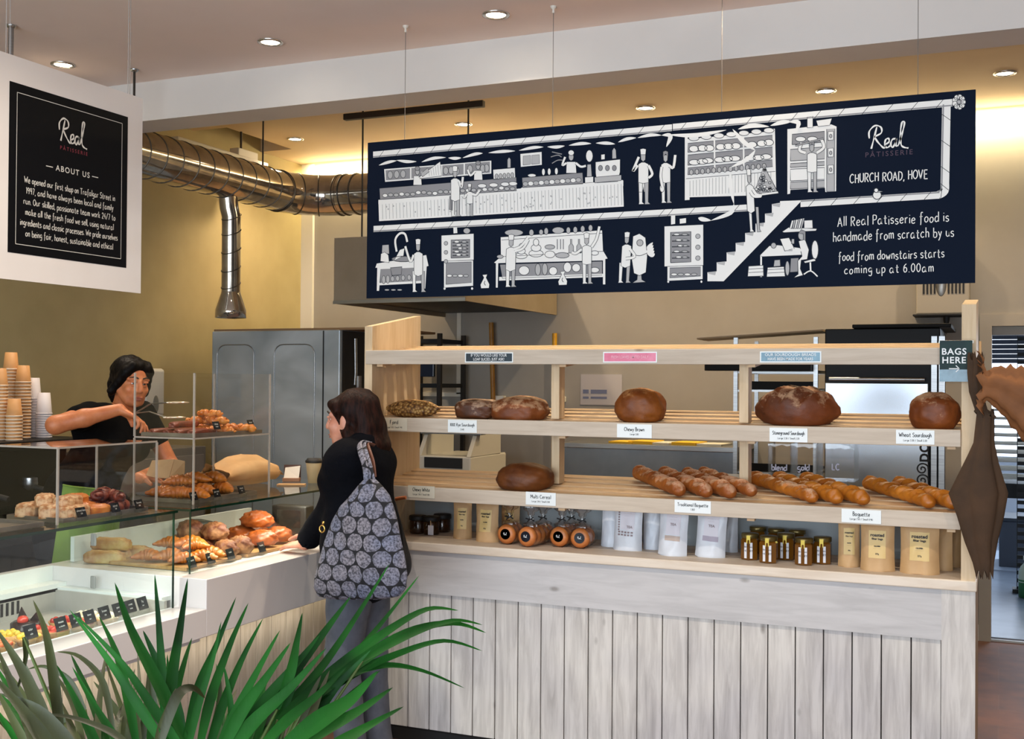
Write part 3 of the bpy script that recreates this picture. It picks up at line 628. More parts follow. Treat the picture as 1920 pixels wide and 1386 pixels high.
def slate(lab, x, y, z, txt, w=.05, h=.035, rz=.12, lean=.35, grp='small black price cards on stands'):
    t = thing('price_card', lab, 'price card', (x, y, z), grp, rz=PI/2+rz)
    R = Matrix.Translation((0, 0, .014)) @ Matrix.Rotation(-lean, 4, 'X')
    kc = MB(R).box((-w/2, -.001, 0), (w/2, .001, h)).build('card', m_slate, t, True)
    c = MB(R)
    for k, s in enumerate(txt.split('|')): stroke_text(c, s, (0, -.0012, h*(.58-.3*k)), FX, FZ, FN, .0075 if k == 0 else .005, .0011, off=.0004)
    c.build('lettering', m_chalk, kc, True)
    MB().box((-w*.42, -.010, 0), (w*.42, .012, .0145), .002).build('stand', m_stand, t, True); return t
cro = croissant_mb().build('croissant', m_cro); cro2 = croissant_mb(.13, .03, 2, .9).build('croissant', m_cro)
twi = twist_mb().build('pastry_twist', m_cin); slb = slab_mb().build('almond_slice', m_alm); dks = slab_mb(.20, .045, .016, 4).build('pastry_stick', m_dkp); dkt = twist_mb(.15, .032, 3).build('chocolate_pastry', m_dkp)
frp = slab_mb(.12, .085, .025, 8).build('fruit_pastry', m_cin)
def crust(seed): 
    def fn(p): q = p*(1+.14*nz(p, 3, seed)+.10*nz(p, 7, seed)+.05*nz(p, 15, seed)); q.z = max(q.z, -.55); return q
    return fn
bun = MB().blob((0, 0, .028), (.062, .045, .05), crust(3), 40, 24).build('seeded_bun', noisy('bun_floury', '5e2c12', 'a4754c', 26, .6, .5, lo=.42, hi=.66, bd=.004))
# upper tier of the far case: twists and spiced sticks
T1 = 1.137+.272+.001
tray('steel tray on the upper tier of the two-tier case', -3.315, -3.04, 3.77, 4.24, T1)
for i, (x, y, z, a, s, m) in enumerate([(-3.265, 3.87, 0, -.05, .95, 0), (-3.205, 3.875, 0, .05, .9, 0), (-3.145, 3.88, 0, 0, 1, 0), (-3.085, 3.88, 0, .06, .9, 0), (-3.19, 3.89, .030, .1, .95, 0)]):
    place(dks, 'pastry_stick', 'long dark pastry stick on the upper case tier', 'pastry', (x, y, T1+.005+z), PI/2+a, 'dark sticks in the upper case', s)
for i, (x, y, z, a, s) in enumerate([(-3.25, 4.03, 0, .4, .7), (-3.18, 4.05, 0, -.5, .7), (-3.11, 4.03, 0, .6, .7), (-3.08, 4.04, 0, .1, .5), (-3.25, 4.1, 0, .2, .85), (-3.16, 4.1, 0, -.4, .9), (-3.08, 4.12, 0, .5, .9), (-3.22, 4.05, .036, .9, .8), (-3.14, 4.05, .036, -.3, .85), (-3.18, 4.05, .07, .2, .7), (-3.2, 4.12, .03, 1.2, .7)]):
    place(twi, 'pastry_twist', 'golden twist on the upper case tier', 'pastry', (x, y, T1+.005+z), a, 'golden twists in the upper case', s)
slate('black price card before the golden twists on the upper tier', -3.045, 3.93, T1+.014, 'cheese|straws', rz=.1)
slate('black price card by the right end of the upper tier tray', -3.045, 4.17, T1+.014, 'almond|twist', rz=.15)
# lower tier: croissants
T0 = 1.137+.001
tray('steel tray of croissants on the lower tier of the two-tier case', -3.315, -3.05, 3.77, 4.22, T0)
for i, (x, y, z, a, s) in enumerate([(-3.25, 3.84, 0, .2, 1), (-3.16, 3.83, 0, .5, 1), (-3.09, 3.85, 0, .2, .95), (-3.25, 3.95, 0, -.2, 1), (-3.15, 3.96, 0, .3, 1.05), (-3.25, 4.06, 0, .2, 1), (-3.13, 4.08, 0, -.1, 1), (-3.21, 3.99, .048, .5, 1), (-3.18, 4.08, .045, .1, 1), (-3.22, 3.9, .045, .8, .95)]):
    place(cro, 'croissant', 'golden croissant on the lower case tier', 'croissant', (x, y, T0+.006+z), a, 'croissants in the lower case tier', s)
slate('black price card at the left of the croissant tray', -3.04, 3.78, T0, 'croissant|1.40', rz=.1); slate('black price card in the middle of the croissant tray', -3.04, 3.93, T0, 'pain raisin|1.60', rz=.15); slate('black price card at the right of the croissant tray', -3.04, 4.10, T0, 'almond|1.90', rz=.1)
# one-tier case
TA = 1.144+.001
tray('steel tray of flaky pastries inside the one-tier case', -3.26, -2.995, 3.02, 3.45, TA)
tray('empty steel tray at the left of the one-tier case on the lower counter', -3.28, -2.99, 2.42, 2.93, TA)
for i, (x, y, z, a, s) in enumerate([(-3.2, 3.08, 0, .2, 1), (-3.1, 3.08, 0, .4, 1), (-3.03, 3.11, 0, .1, .9), (-3.16, 3.10, .035, .7, .9), (-3.08, 3.13, .03, .2, .9)]):
    place(slb, 'almond_slice', 'pale sugared pastry in the one-tier case', 'pastry', (x, y, TA+.006+z), PI/2+a, 'pale sugared pastries', s)
for i, (x, y, z, a, s) in enumerate([(-3.19, 3.2, 0, .2, 1), (-3.1, 3.22, 0, .5, 1), (-3.04, 3.22, 0, -.2, .9), (-3.13, 3.21, .035, .3, .9)]):
    place(frp, 'fruit_pastry', 'orange topped pastry in the one-tier case', 'pastry', (x, y, TA+.006+z), PI/2+a, 'orange topped pastries', s)
for i, (x, y, z, a, s) in enumerate([(-3.2, 3.33, 0, .3, 1), (-3.13, 3.32, 0, .1, 1), (-3.06, 3.36, 0, .4, .95), (-3.2, 3.39, .0, 1.3, .9), (-3.14, 3.36, .038, .5, 1), (-3.09, 3.38, .035, 1, .9)]):
    d = place(dkt, 'chocolate_pastry', 'dark red-brown pastry in the one-tier case', 'pastry', (x, y, TA+.006+z), PI/2+a, 'dark pastries in the one-tier case', s)
slate('black price card before the pale sugared pastries', -2.985, 3.10, TA, 'almond slice|2.20', rz=.1); slate('black price card before the orange topped pastries', -2.985, 3.27, TA, 'apricot|2.10', rz=.15); slate('black price card before the dark pastries of the one-tier case', -2.985, 3.395, TA, 'brownie|2.00', rz=.12)
# far vitrine, on the white counter top: boards heaped with pastries
def wboard(lab, x0, x1, y0, y1): return tag(MB().box((x0, y0, ZF+.001), (x1, y1, ZF+.016), .003).build('wooden_board', wood('board_beech', 'b98d58', '9a6f3f', '6f4a26', (12, 1, 12), .5, .4), loc=((x0+x1)/2, (y0+y1)/2, ZF+.001)), lab, 'board', 'wooden pastry boards in the far vitrine')
wboard('wooden board under the pastry heap at the left of the far vitrine', -3.38, -2.98, 3.66, 4.02); wboard('wooden board under the pastries at the right of the far vitrine', -3.38, -2.98, 4.06, 4.46)
ZB = ZF+.017; m_sand = noisy('sandwich_filling', 'b98a3a', '7a5a2a', 20, .5)
for i, (x, y, z, a, s) in enumerate([(-3.05, 3.73, 0, .7, .95), (-3.02, 3.80, 0, .7, 1), (-3.13, 3.75, 0, .4, 1.1), (-3.04, 3.88, 0, .5, 1.05), (-3.22, 3.72, 0, .3, 1), (-3.1, 3.83, .045, .6, 1.1), (-3.2, 3.83, .04, .2, 1), (-3.06, 3.80, .045, 1, .9)]):
    place(cro2, 'croissant', 'brown croissant in the far vitrine', 'croissant', (x, y, ZB+z), a, 'croissants in the far vitrine', s)
for i, (x, y, z, a, s) in enumerate([(-3.15, 3.97, 0, .3, 1.0), (-3.03, 3.975, 0, .1, .9), (-3.27, 3.97, 0, .1, 1.0), (-3.10, 3.99, .066, .3, .95), (-3.22, 3.98, .066, .1, 1.0), (-3.03, 4.075, 0, .1, .95), (-3.16, 4.075, 0, .1, 1.0)]):
    place(bun, 'seeded_bun', 'rough floury bun in the far vitrine', 'bun', (x, y, ZB+z), a, 'floury buns in the far vitrine', s)
big = MB().blob((0, 0, .05), (.10, .07, .06), crust(11), 40, 24).build('brioche', noisy('brioche_crust', '7a360e', 'a8561e', 16, .35, .3, bd=.004))
for i, (x, y, z, a, s) in enumerate([(-3.05, 4.26, 0, .4, .7), (-3.19, 4.30, 0, .2, .75), (-3.05, 4.38, 0, .9, .7), (-3.12, 4.32, .07, .3, .75), (-3.19, 4.41, 0, .5, .65)]):
    place(big, 'brioche', 'shiny brown brioche by the customer hand', 'bun', (x, y, ZB+z), a, 'brioches in the far vitrine', s)
sw = slab_mb(.17, .05, .03, 5).build('filled_baguette', noisy('baguette_filled', 'a86c34', 'c8a468', 16, .5, .3))
for i, (x, y, z, a, s) in enumerate([(-3.42, 3.68, 0, .3, 1), (-3.46, 3.76, 0, .2, 1), (-3.42, 3.84, 0, .3, 1), (-3.44, 3.74, .045, .25, 1)]):
    place(sw, 'filled_baguette', 'pale filled baguette in the far vitrine', 'sandwich', (x, y, ZF+.002+z), a, 'filled baguettes in the far vitrine', s)
for i, (x, y, tx) in enumerate([(-2.965, 3.68, 'croissant'), (-2.965, 3.80, 'pain choc'), (-2.965, 3.93, 'raisin'), (-2.965, 4.15, 'brioche')]):
    slate('black price card %s' % ['at the left front corner inside the far vitrine', 'second from the left inside the far vitrine', 'under the floury buns inside the far vitrine', 'before the brioches inside the far vitrine'][i], x, y, ZF+.001, tx, .055, .045, rz=.1)
ORD = ['first', 'second', 'third', 'fourth', 'fifth', 'sixth', 'seventh', 'eighth', 'ninth', 'tenth', 'eleventh']
for (g_, lb_), obs in PLACED.items():                          # which one: its layer in the heap and its place along it
    z0_ = min(o.location.z for o in obs); layers = {}
    for o in obs: layers.setdefault(round((o.location.z-z0_)/.035), []).append(o)
    for n_, (k_, ll) in enumerate(sorted(layers.items())):
        ll.sort(key=lambda o: (o.location-CAM).dot(RT)/(o.location-CAM).dot(FW)); nm_ = 'bottom layer' if n_ == 0 else ('top layer' if n_ == len(layers)-1 else 'middle layer')
        for i_, o in enumerate(ll): o['label'] = '%s, %s' % (lb_, (nm_+' '+ORD[i_]+' from the left') if len(ll) > 1 else 'alone in the '+nm_)
# lower vitrine: rows of cakes in the cooled well, cards on a clear front ledge
led = tag(MB().box((-3.06, 2.3, .750), (-2.96, 3.47, .755)).build('card_ledge', m_acr, loc=(-3.01, 2.9, .75)), 'clear ledge carrying the row of black cards in the lower vitrine', 'ledge')
for i, (y, tx) in enumerate([(2.57, 'chocolate|religieuse'), (2.73, 'paris|brest'), (2.895, 'eclair|cafe'), (3.03, 'mousse|au chocolat'), (3.10, 'cheese|cake'), (3.165, 'lemon|tart'), (3.24, 'fraisier|3.20'), (3.31, 'pear|tart'), (3.375, 'creme|brulee'), (3.44, 'fig|tart')]):
    slate('black card reading %s in the lower vitrine, card %s from the left' % (tx.replace('|', ' '), ['first', 'second', 'third', 'fourth', 'fifth', 'sixth', 'seventh', 'eighth', 'ninth', 'tenth'][i]), -3.0, y, .7555, tx, .06, .048, rz=.12)
def tart(lab, top, x, y, s=1, proto={}):
    t = thing('fruit_tart', lab, 'tart', (x, y, WZ+.001), 'tarts in the lower vitrine')
    MB().lathe([(.030*s, 0), (.040*s, .022*s), (.037*s, .022*s), (.035*s, .017*s)], 20).build('shell', m_shell, t, True)
    c = MB(); rr = random.Random(int(y*100)); c.lathe([(.036*s, .017*s), (.02*s, .024*s), (0, .025*s)], 16)
    for k in range(9): a = k*2.4; r = .03*s*math.sqrt(k/9); c.blob((r*math.cos(a), r*math.sin(a), .026*s), (.009*s,)*3, None, 8, 6)
    c.build('topping', top, t, True)
for i, (top, nm) in enumerate([(m_rasp, 'orange fruit'), (m_choux, 'golden cream'), (m_rasp, 'glazed orange'), (m_lem, 'yellow lemon'), (m_straw, 'red strawberry'), (m_straw, 'deep red berry'), (m_cream2, 'pale cream')]):
    for j in range(2): tart('%s tart in the %s row of the lower vitrine' % (nm, ['front', 'second'][j]), top, -3.12-.1*j, 2.62+i*.125, 1.2)
def religieuse(lab, x, y, s=1):
    t = thing('religieuse', lab, 'cake', (x, y, WZ+.001), 'stacked choux cakes')
    MB().lathe([(0, 0), (.036*s, .004), (.042*s, .018*s), (.036*s, .03*s)], 20).build('base_bun', m_choux, t, True)
    MB().lathe([(.038*s, .028*s), (.042*s, .036*s), (.03*s, .044*s), (.02*s, .046*s)], 20).build('chocolate_icing', m_choc, t, True)
    MB().lathe([(.022*s, .044*s), (.028*s, .054*s), (.027*s, .064*s), (.02*s, .07*s)], 20).build('top_bun', m_cream2, t, True)
    MB().lathe([(.024*s, .067*s), (.026*s, .072*s), (.014*s, .079*s), (0, .081*s)], 20).build('chocolate_cap', m_choc, t, True)
religieuse('double-decker choux bun with chocolate caps at the left end of the lower vitrine', -3.24, 2.70, 1.25); religieuse('double-decker choux bun behind the card at the left of the lower vitrine', -3.33, 2.58, 1.2)
t = thing('choux_ring', 'golden choux ring with cream beside the chocolate choux bun', 'cake', (-3.27, 2.93, WZ+.001)); MB().lathe([(0, 0), (.045, .002), (.048, .014), (.04, .022)], 20).build('base_bun', m_choux, t, True); MB().lathe([(.042, .02), (.044, .03), (.03, .034)], 20).build('cream', m_cream2, t, True); MB().lathe([(.043, .031), (.042, .042), (.025, .05), (0, .051)], 20).build('lid_bun', m_choux, t, True)
t = thing('chocolate_cake', 'dark chocolate cake with a pointed shard behind the middle cards', 'cake', (-3.25, 3.1, WZ+.001)); MB().lathe([(.05, 0), (.05, .045), (.04, .052), (0, .053)], 20).build('cake', m_choc, t, True); c = MB(); c.prism([(-.04, .0, .05), (.02, .0, .05), (-.02, .0, .10)], (0, .004, 0)).prism([(.0, .02, .05), (.05, .02, .05), (.035, .02, .085)], (0, .004, 0)); c.build('chocolate_shard', m_choc, t, True); MB().blob((.01, -.02, .06), (.02, .02, .016), None, 12, 8).build('berry', m_straw, t, True)
# things lying on the far glass top
m_kraft = noisy('kraft_paper', 'c49a66', 'd4ac78', 6, .7, .25, bd=.006); m_kraftd = noisy('kraft_paper_dark', '46301c', '342414', 6, .85, .3, bd=.008)
# ------------------------------------------------------------------ duct, hood, fridge and back-of-house equipment
m_galv = mat('galvanised', 'b4aea4', .3, .85)
def _():
    m = m_galv; v = coords(m, (1, 1, 1)); base(m, ramp(m, noise(m, v, 9), [(.35, 'a39c92'), (.65, 'c4beb2')])); rgh(m, ramp(m, noise(m, v, 14), [(.3, (.22,)*3), (.7, (.40,)*3)]))
_()
m_galvd = mat('duct_seam', '5b564f', .4, .9); m_rod = mat('hanger_rod', '3a342e', .5, .6)
DXc, DZc, DR, DYe = -4.66, 2.978, .142, 6.98
du = thing('ventilation_duct', 'large spiral metal duct running under the rear ceiling along the left wall', 'duct', (DXc, 5.6, DZc))
c = MB().tube([(DXc, 4.0, DZc), (DXc, 5.2, DZc), (DXc, DYe-.32, DZc)], DR, 32, False); c.build('duct_run', m_galv, du)
el = [V((DXc+.32-.32*math.cos(a), DYe-.32+.32*math.sin(a), DZc)) for a in [i*PI/2/6 for i in range(7)]]
MB().tube(el, DR+.003, 32, False).build('elbow', m_galv, du)
MB().tube([(DXc+.32, DYe, DZc), (DXc+.62, DYe, DZc), (-3.2, DYe, DZc)], DR, 32, True).build('duct_run', m_galv, du)
c = MB()
def ring(c, p, d, r, w_=.006, tilt=0):
    d = V(d).normalized(); a, b = frame(d); pts = [V(p)+a*(r*math.cos(t))+b*(r*math.sin(t))+d*(tilt*math.cos(t)) for t in [2*PI*i/32 for i in range(33)]]
    c.tube(pts, w_/2, 6, False)
for i in range(18): ring(c, (DXc, 4.15+i*.145, DZc), (0, 1, 0), DR+.001, .007, .035)
for p, d in ((el[0], (0, 1, 0)), (el[2], (.5, .87, 0)), (el[4], (.87, .5, 0)), (el[6], (1, 0, 0)), (V((DXc+.37, DYe, DZc)), (1, 0, 0)), (V((DXc+.46, DYe, DZc)), (1, 0, 0)), (V((DXc+.62, DYe, DZc)), (1, 0, 0)), (V((DXc+.66, DYe, DZc)), (1, 0, 0))): ring(c, p, d, DR+.004, .009)
c.build('spiral_seam', m_galvd, du)
c = MB().tube([(DXc, 4.92, DZc), (DXc, 4.95, DZc)], DR+.008, 32); c.build('joint_collar', m_galvd, du)
py = onX(432, 400, DXc).y
c = MB().tube([(DXc, py-.03, DZc-.1), (DXc+.005, py-.02, DZc-.2), (DXc+.008, py, DZc-.26), (DXc+.01, py, 2.21)], .061, 20, False); bp = c.build('branch_pipe', m_galv, du)
c = MB()
for z in (2.72, 2.62, 2.5, 2.38, 2.27): ring(c, (DXc+.01, py, z), (0, 0, 1), .062, .006, .03)
c.build('branch_seam', m_galvd, bp)
MB().lathe([(.062, .17), (.064, .16), (.10, .05), (.101, .0), (.097, 0), (.096, .048), (.058, .16)], 28, (DXc+.01, py, 2.055)).build('nozzle', m_galv, du)
for y in (5.0, 6.45):
    MB().tube([(DXc+.02, y, DZc+DR-.01), (DXc+.02, y, ZR if y > 5.15 else ZBM)], .006, 8).build('hanger', m_rod, du)
t = thing('light_batten', 'slim white light fitting lying along the top of the metal duct', 'light fitting', (-4.98, 6.45, 3.2))
MB().box((-5.07, 5.95, 3.205), (-4.95, 6.95, 3.245), .008).build('body', m_trimw, t); MB().box((-5.05, 6.62, 3.245), (-4.97, 6.85, 3.30), .006).build('driver_box', m_trimw, t); MB().tube([(-5.01, 6.7, 3.30), (-5.01, 6.7, ZR+.3)], .008, 8).build('hanger', m_rod, t)
# wall stubs of conduit behind the hanging board
for (x, y, _z), lb in ((onZ(252, 130, ZC), 'thin dark rod hanging from the ceiling behind the right edge of the about-us board'), (onZ(21, 47, ZC), 'chrome rod hanging from the ceiling behind the left part of the about-us board')):
    t = thing('ceiling_rod', lb, 'rod', (x, y, ZC-.9)); MB().tube([(x, y, ZC), (x, y, ZC-.9)], .0065 if y > 4 else .012, 10).build('rod', m_rod if y > 4 else m_steel, t); MB().lathe([(.022, 0), (.022, -.008), (.012, -.014)], 16, (x, y, ZC)).build('ceiling_rose', m_steel, t)
# extraction hood
m_hood = noisy('hood_steel', '85765f', '8f806a', 4, .55, metal=.1); m_hoodin = mat('hood_inside', '2c2824', .5, .6)
HX0, HX1, HY0, HY1, HZ0, HZ1 = -4.0, -3.05, 6.35, YB-.01, 2.15, 2.58
ho = thing('extraction_hood', 'square grey metal extraction hood on the back wall behind the banner', 'hood', (-3.5, 7.1, HZ0))
c = MB().box((HX0, HY0, HZ0), (HX1, HY0+.02, HZ1)).box((HX0, HY0+.02, HZ0), (HX0+.02, HY1, HZ1)).box((HX1-.02, HY0+.02, HZ0), (HX1, HY1, HZ1)).box((HX0+.02, HY0+.02, HZ1-.02), (HX1-.02, HY1, HZ1)); c.build('canopy', m_hood, ho)
c = MB().box((HX0+.02, HY0+.02, HZ0+.03), (HX1-.02, HY1, HZ0+.05)); c.build('filter_panel', m_hoodin, ho)
MB().box((HX0-.004, HY0-.006, HZ0-.002), (HX1+.004, HY0, HZ0+.02)).build('front_lip', m_steel, ho)
MB().box((-3.93, 6.33, ZR-.085), (-2.93, 6.37, ZR-.045), .004).build('hanger_rail', m_rod, ho)
for x in (-3.81, -3.05): MB().tube([(x, 6.35+.03, HZ1), (x, 6.35+.03, ZR)], .006, 8).build('hanger_rod', m_rod, ho)
# tall steel fridge
FRX0, FRX1, FRY = -5.06, -4.02, 6.46
m_fr = mat('fridge_steel', 'a0a6aa', .36, .3)
def _():
    m = m_fr; v = coords(m, (.6, 1, 1.1)); base(m, ramp(m, noise(m, v, 2.2, 3, .5, .8), [(.3, '8d989e'), (.7, 'c6d0d6')])); bump(m, noise(m, coords(m, (1, 1, 1)), 2.5, 2), .25, .02)
_()
fr = thing('steel_fridge', 'tall stainless steel fridge against the left wall below the duct nozzle', 'fridge', (-4.55, 6.9, 0))
MB().box((FRX0, FRY, .08), (FRX1, 7.3, 1.985), .006).build('body', m_fr, fr)
c = MB(); xs_ = onY(607, 620, FRY).x
def arch(c, x0, x1, z0, z1, r=.07):
    pts = [(x0, FRY-.002, z0), (x0, FRY-.002, z1-r)]+[(x0+r-r*math.cos(a), FRY-.002, z1-r+r*math.sin(a)) for a in (.4, .8, 1.2, 1.57)]+[(x1-r+r*math.sin(a), FRY-.002, z1-r+r*math.cos(a)) for a in (0, .4, .8, 1.2, 1.57)]+[(x1, FRY-.002, z0)]
    c.tube(pts, .004, 6)
a1, a2, a3, a4 = [onY(x, 700, FRY).x for x in (407, 476, 514, 590)]
arch(c, a1, a2, .2, 1.89); arch(c, a3, a4, .2, 1.89); c.build('pressed_panel', m_steel, fr)
MB().box((xs_-.004, FRY-.004, .1), (xs_+.004, FRY+.001, 1.98)).build('door_gap', m_blk, fr)
MB().box((FRX1, FRY+.03, .08), (FRX1+.004, 7.28, 1.98)).build('side_panel', mat('fridge_side', '1d1a18', .6), fr)
c = MB().tube([(FRX1+.05, FRY+.12, 1.93), (FRX1+.055, FRY+.12, 1.70), (FRX1+.05, FRY+.12, 1.62)], .016, 10, flat=.5); c.tube([(FRX1+.07, FRY+.13, 1.68), (FRX1+.02, FRY+.2, 1.2)], .02, 8, flat=.4); c.build('hinge_arm', m_steel, fr)
MB().box((FRX0, FRY+.02, 1.985), (FRX1+.28, 7.3, 2.0)).build('top_board', mat('top_board_brown', '8a6a48', .7), fr)
c = MB()
for x in (FRX0+.06, FRX1-.06):
    for y in (FRY+.06, 7.24): MB().tube([(x, y, 0), (x, y, .085)], .02, 10).build('foot', m_blk, fr)
# coffee machine with cups on a back counter, left
m_coff = mat('machine_black', '0d0c0c', .45, 0, spec=.2)
bk = thing('back_counter', 'dark back counter along the left wall under the coffee machine', 'counter', (-4.8, 4.0, 0))
MB().box((-5.3, 2.6, .0), (-4.36, 4.95, .86)).build('cupboard', mat('cupboard_dark', '2a2522', .5), bk); MB().box((-5.3, 2.58, .86), (-4.26, 4.98, .90), .004).build('worktop', mat('worktop_dark', '3b3632', .35), bk)
cm = thing('espresso_machine', 'black espresso machine on the back counter with cups stacked on top', 'coffee machine', (-4.6, 3.9, .9))
MX, MT = -4.32, 1.345
MB().box((-5.0, 3.3, .98), (MX-.12, 4.5, 1.30), .01).build('body', m_coff, cm)
MB().box((-5.02, 3.25, 1.30), (MX, 4.56, MT), .006).build('cup_tray', m_coff, cm)
MB().box((-4.98, 3.32, .92), (MX-.02, 4.48, .975), .005).build('drip_tray', mat('drip_tray', '4a4440', .3, .7), cm)
for y in (3.35, 4.45): MB().box((-4.9, y-.02, .9), (-4.5, y+.02, .98)).build('foot', m_coff, cm)
for y in (3.55, 3.9, 4.2):
    g = MB().lathe([(.034, 0), (.036, -.03), (.03, -.05), (.012, -.06)], 16, (MX-.06, y, 1.16)).build('group_head', m_steel, cm)
    MB().tube([(MX-.03, y, 1.115), (MX+.10, y+.02, 1.085)], .014, 10).build('portafilter_handle', m_blk, g, False)
MB().tube([(MX+.0, 4.42, 1.28), (MX+.03, 4.43, 1.1), (MX+.0, 4.42, .98)], .006, 8).build('steam_wand', m_steel, cm)
bag_ = MB().blob((-4.37, 4.75, .955), (.085, .11, .065), crust(21), 22, 14).build('plastic_bag', mat('bag_clear_grey', '8d8a86', .4), loc=(-4.37, 4.75, .90)); tag(bag_, 'crumpled translucent bag at the right end of the coffee machine', 'bag')
bag_.data.transform(Matrix.Translation((0, 0, .0)))
m_cup = noisy('cup_kraft', 'c08a52', 'cb965e', 10, .6); m_cupw = mat('cup_white', 'cfc8c8', .5); m_rim = mat('cup_rim', 'e0cbb0', .5)
def cup_proto(name, body, rim, r0, r1, h):
    t = thing(name, 'x', 'cup', (0, 0, -5)); MB().lathe([(0, h-.006), (r0-.003, h-.006), (r0-.002, h), (r0, h), (r1, .004)], 20).build('cup_wall', body, t, True); MB().lathe([(r1-.0004, 0), (r1+.0025, .001), (r1+.0025, .006), (r1, .007)], 20).build('rim', rim, t, True); return t
cups = {'k': cup_proto('paper_cup', m_cup, m_rim, .0285, .0375, .088), 'w': cup_proto('takeaway_cup', m_cupw, m_cupw, .029, .039, .11)}
used = set()
def stack(kind, px_, ytop, X, n, pitch, lab):
    """upturned nested cups standing on the machine tray"""
    p = onX(px_, ytop, X); h = .088 if kind == 'k' else .11
    n = max(1, round((p.z-MT-h)/pitch)+1)
    for i in range(n):
        l = '%s, %s' % (lab, 'topmost cup' if i == n-1 else 'cup %d up from the tray' % (i+1)); z = MT+i*pitch
        if kind not in used: o = cups[kind]; used.add(kind); o.location = (p.x, p.y, z); o['label'] = l; o['group'] = 'nested cups on the coffee machine'
        else: dup(cups[kind], (p.x, p.y, z), i*.7, l, 'nested cups on the coffee machine')
stack('k', 0, 690, -4.5, 9, .0165, 'brown cup in the stack cut by the left edge'); stack('k', 21, 659, -4.62, 9, .0165, 'brown cup in the tallest stack'); stack('k', 44, 684, -4.55, 9, .0165, 'brown cup in the second tallest stack')
stack('k', 27, 747, -4.42, 5, .0165, 'brown cup in the short front stack'); stack('w', 63, 708, -4.58, 3, .014, 'white cup in the tall narrow stack'); stack('w', 83, 735, -4.5, 2, .012, 'white cup in the short stack nearest the server')
# white dispenser on the left wall behind the server
p = onX(277, 745, XL+.06)
t = thing('wall_dispenser', 'white plastic dispenser with a teardrop window on the wall beside the server', 'dispenser', (XL+.07, p.y, 1.3))
m_disp = mat('dispenser_white', 'cfcdc4', .4)
MB().box((XL+.001, p.y-.09, 1.40), (XL+.13, p.y+.09, 1.72), .02).build('body', m_disp, t); MB().blob((XL+.13, p.y, 1.48), (.008, .028, .06), None, 16, 10).build('window', mat('dispenser_window', '6d6a60', .3), t); MB().box((XL+.001, p.y-.05, 1.34), (XL+.11, p.y+.05, 1.40), .015).build('spout', m_disp, t)
p = onX(235, 860, XL+.25)
t = thing('drawer_unit', 'grey drawer unit behind the server, beside the fridge', 'drawers', (-4.95, 5.45, 0)); MB().box((-5.3, 5.05, 0), (-4.7, 5.95, 1.22), .005).build('carcass', mat('drawer_grey', '6b665e', .5), t)
for z in (.3, .6, .9): MB().box((-4.70, 5.08, z), (-4.69, 5.92, z+.27), .003).build('drawer', mat('drawer_grey2', '77716a', .45), t)
t = thing('soap_bottle', 'clear soap bottle with a black pump on the drawer unit', 'bottle', (-4.8, 5.35, 1.225)); MB().lathe([(.03, 0), (.03, .09), (.012, .11)], 14).build('bottle', thin_glass('bottle_clear', (.8, .8, .8), .05), t, True); c = MB().lathe([(.014, .108), (.014, .13), (.006, .132), (.006, .16)], 12); c.tube([(0, 0, .158), (.05, 0, .156)], .006, 8); c.build('pump', m_blk, t, True)
# equipment seen through the rack
t = thing('bread_slicer', 'cream bread slicing machine behind the left end of the rack', 'slicer', (-3.5, 6.95, 0))
m_crm = mat('machine_cream', 'c9c4b6', .4)
a, b = onY(783, 815, 6.9), onY(882, 905, 6.9)
MB().box((a.x, 6.9, 0), (b.x, 7.5, 1.14), .01).build('body', m_crm, t)
c = MB().prism([(a.x, 6.9, 1.14), (a.x, 7.4, 1.14), (a.x, 7.4, 1.30), (a.x, 7.0, 1.28)], (.03, 0, 0)).prism([(b.x-.03, 6.9, 1.14), (b.x-.03, 7.4, 1.14), (b.x-.03, 7.4, 1.30), (b.x-.03, 7.0, 1.28)], (.03, 0, 0)); c.build('side_cheek', m_crm, t)
MB().box((a.x-.02, 6.98, 1.285), (b.x+.04, 7.05, 1.305)).build('blade_bar', m_steel, t); MB().box((a.x+.06, 6.885, 1.06), (b.x-.06, 6.9, 1.13)).build('handle_slot', m_blk, t)
for i in range(4): MB().blob((a.x+.05+i*.09, 7.0, 1.31), (.012, .012, .01), None, 10, 6).build('knob', m_steel, t)
t = thing('tray_trolley', 'dark trolley of black trays in the corner behind the rack side panel', 'trolley', (-3.7, 7.65, 0)); c = MB()
for x in (-4.15, -3.78):
    for y in (7.45, 7.85): c.box((x-.015, y-.015, 0), (x+.015, y+.015, 2.0))
c.build('frame', m_rod, t)
for z in (.5, .9, 1.3, 1.6, 1.93): MB().box((-4.15, 7.45, z), (-3.78, 7.85, z+.03)).build('shelf', m_blk, t)
MB().box((-3.99, 7.39, 1.68), (-3.80, 7.42, 1.80), .004).build('screen', mat('screen_dark', '232a3a', .2), t); MB().tube([(-4.05, 7.42, 1.3), (-3.95, 7.42, 1.75)], .012, 8).build('arm', m_rod, t)
t = thing('steel_worktop', 'stainless steel worktop unit against the back wall, papers on top', 'worktop', (-2.2, 7.6, 0))
MB().box((-2.78, 7.3, 1.20), (-1.55, 7.94, 1.235), .004).build('top', m_steel, t); MB().box((-2.76, 7.34, .05), (-1.58, 7.9, 1.2)).build('cabinet', noisy('steel_front', '7d8288', '8f959a', 3, .3, metal=.7), t)
c = MB(); rr = random.Random(4)
m_yel = mat('paper_yellow', 'e0b020', .6)
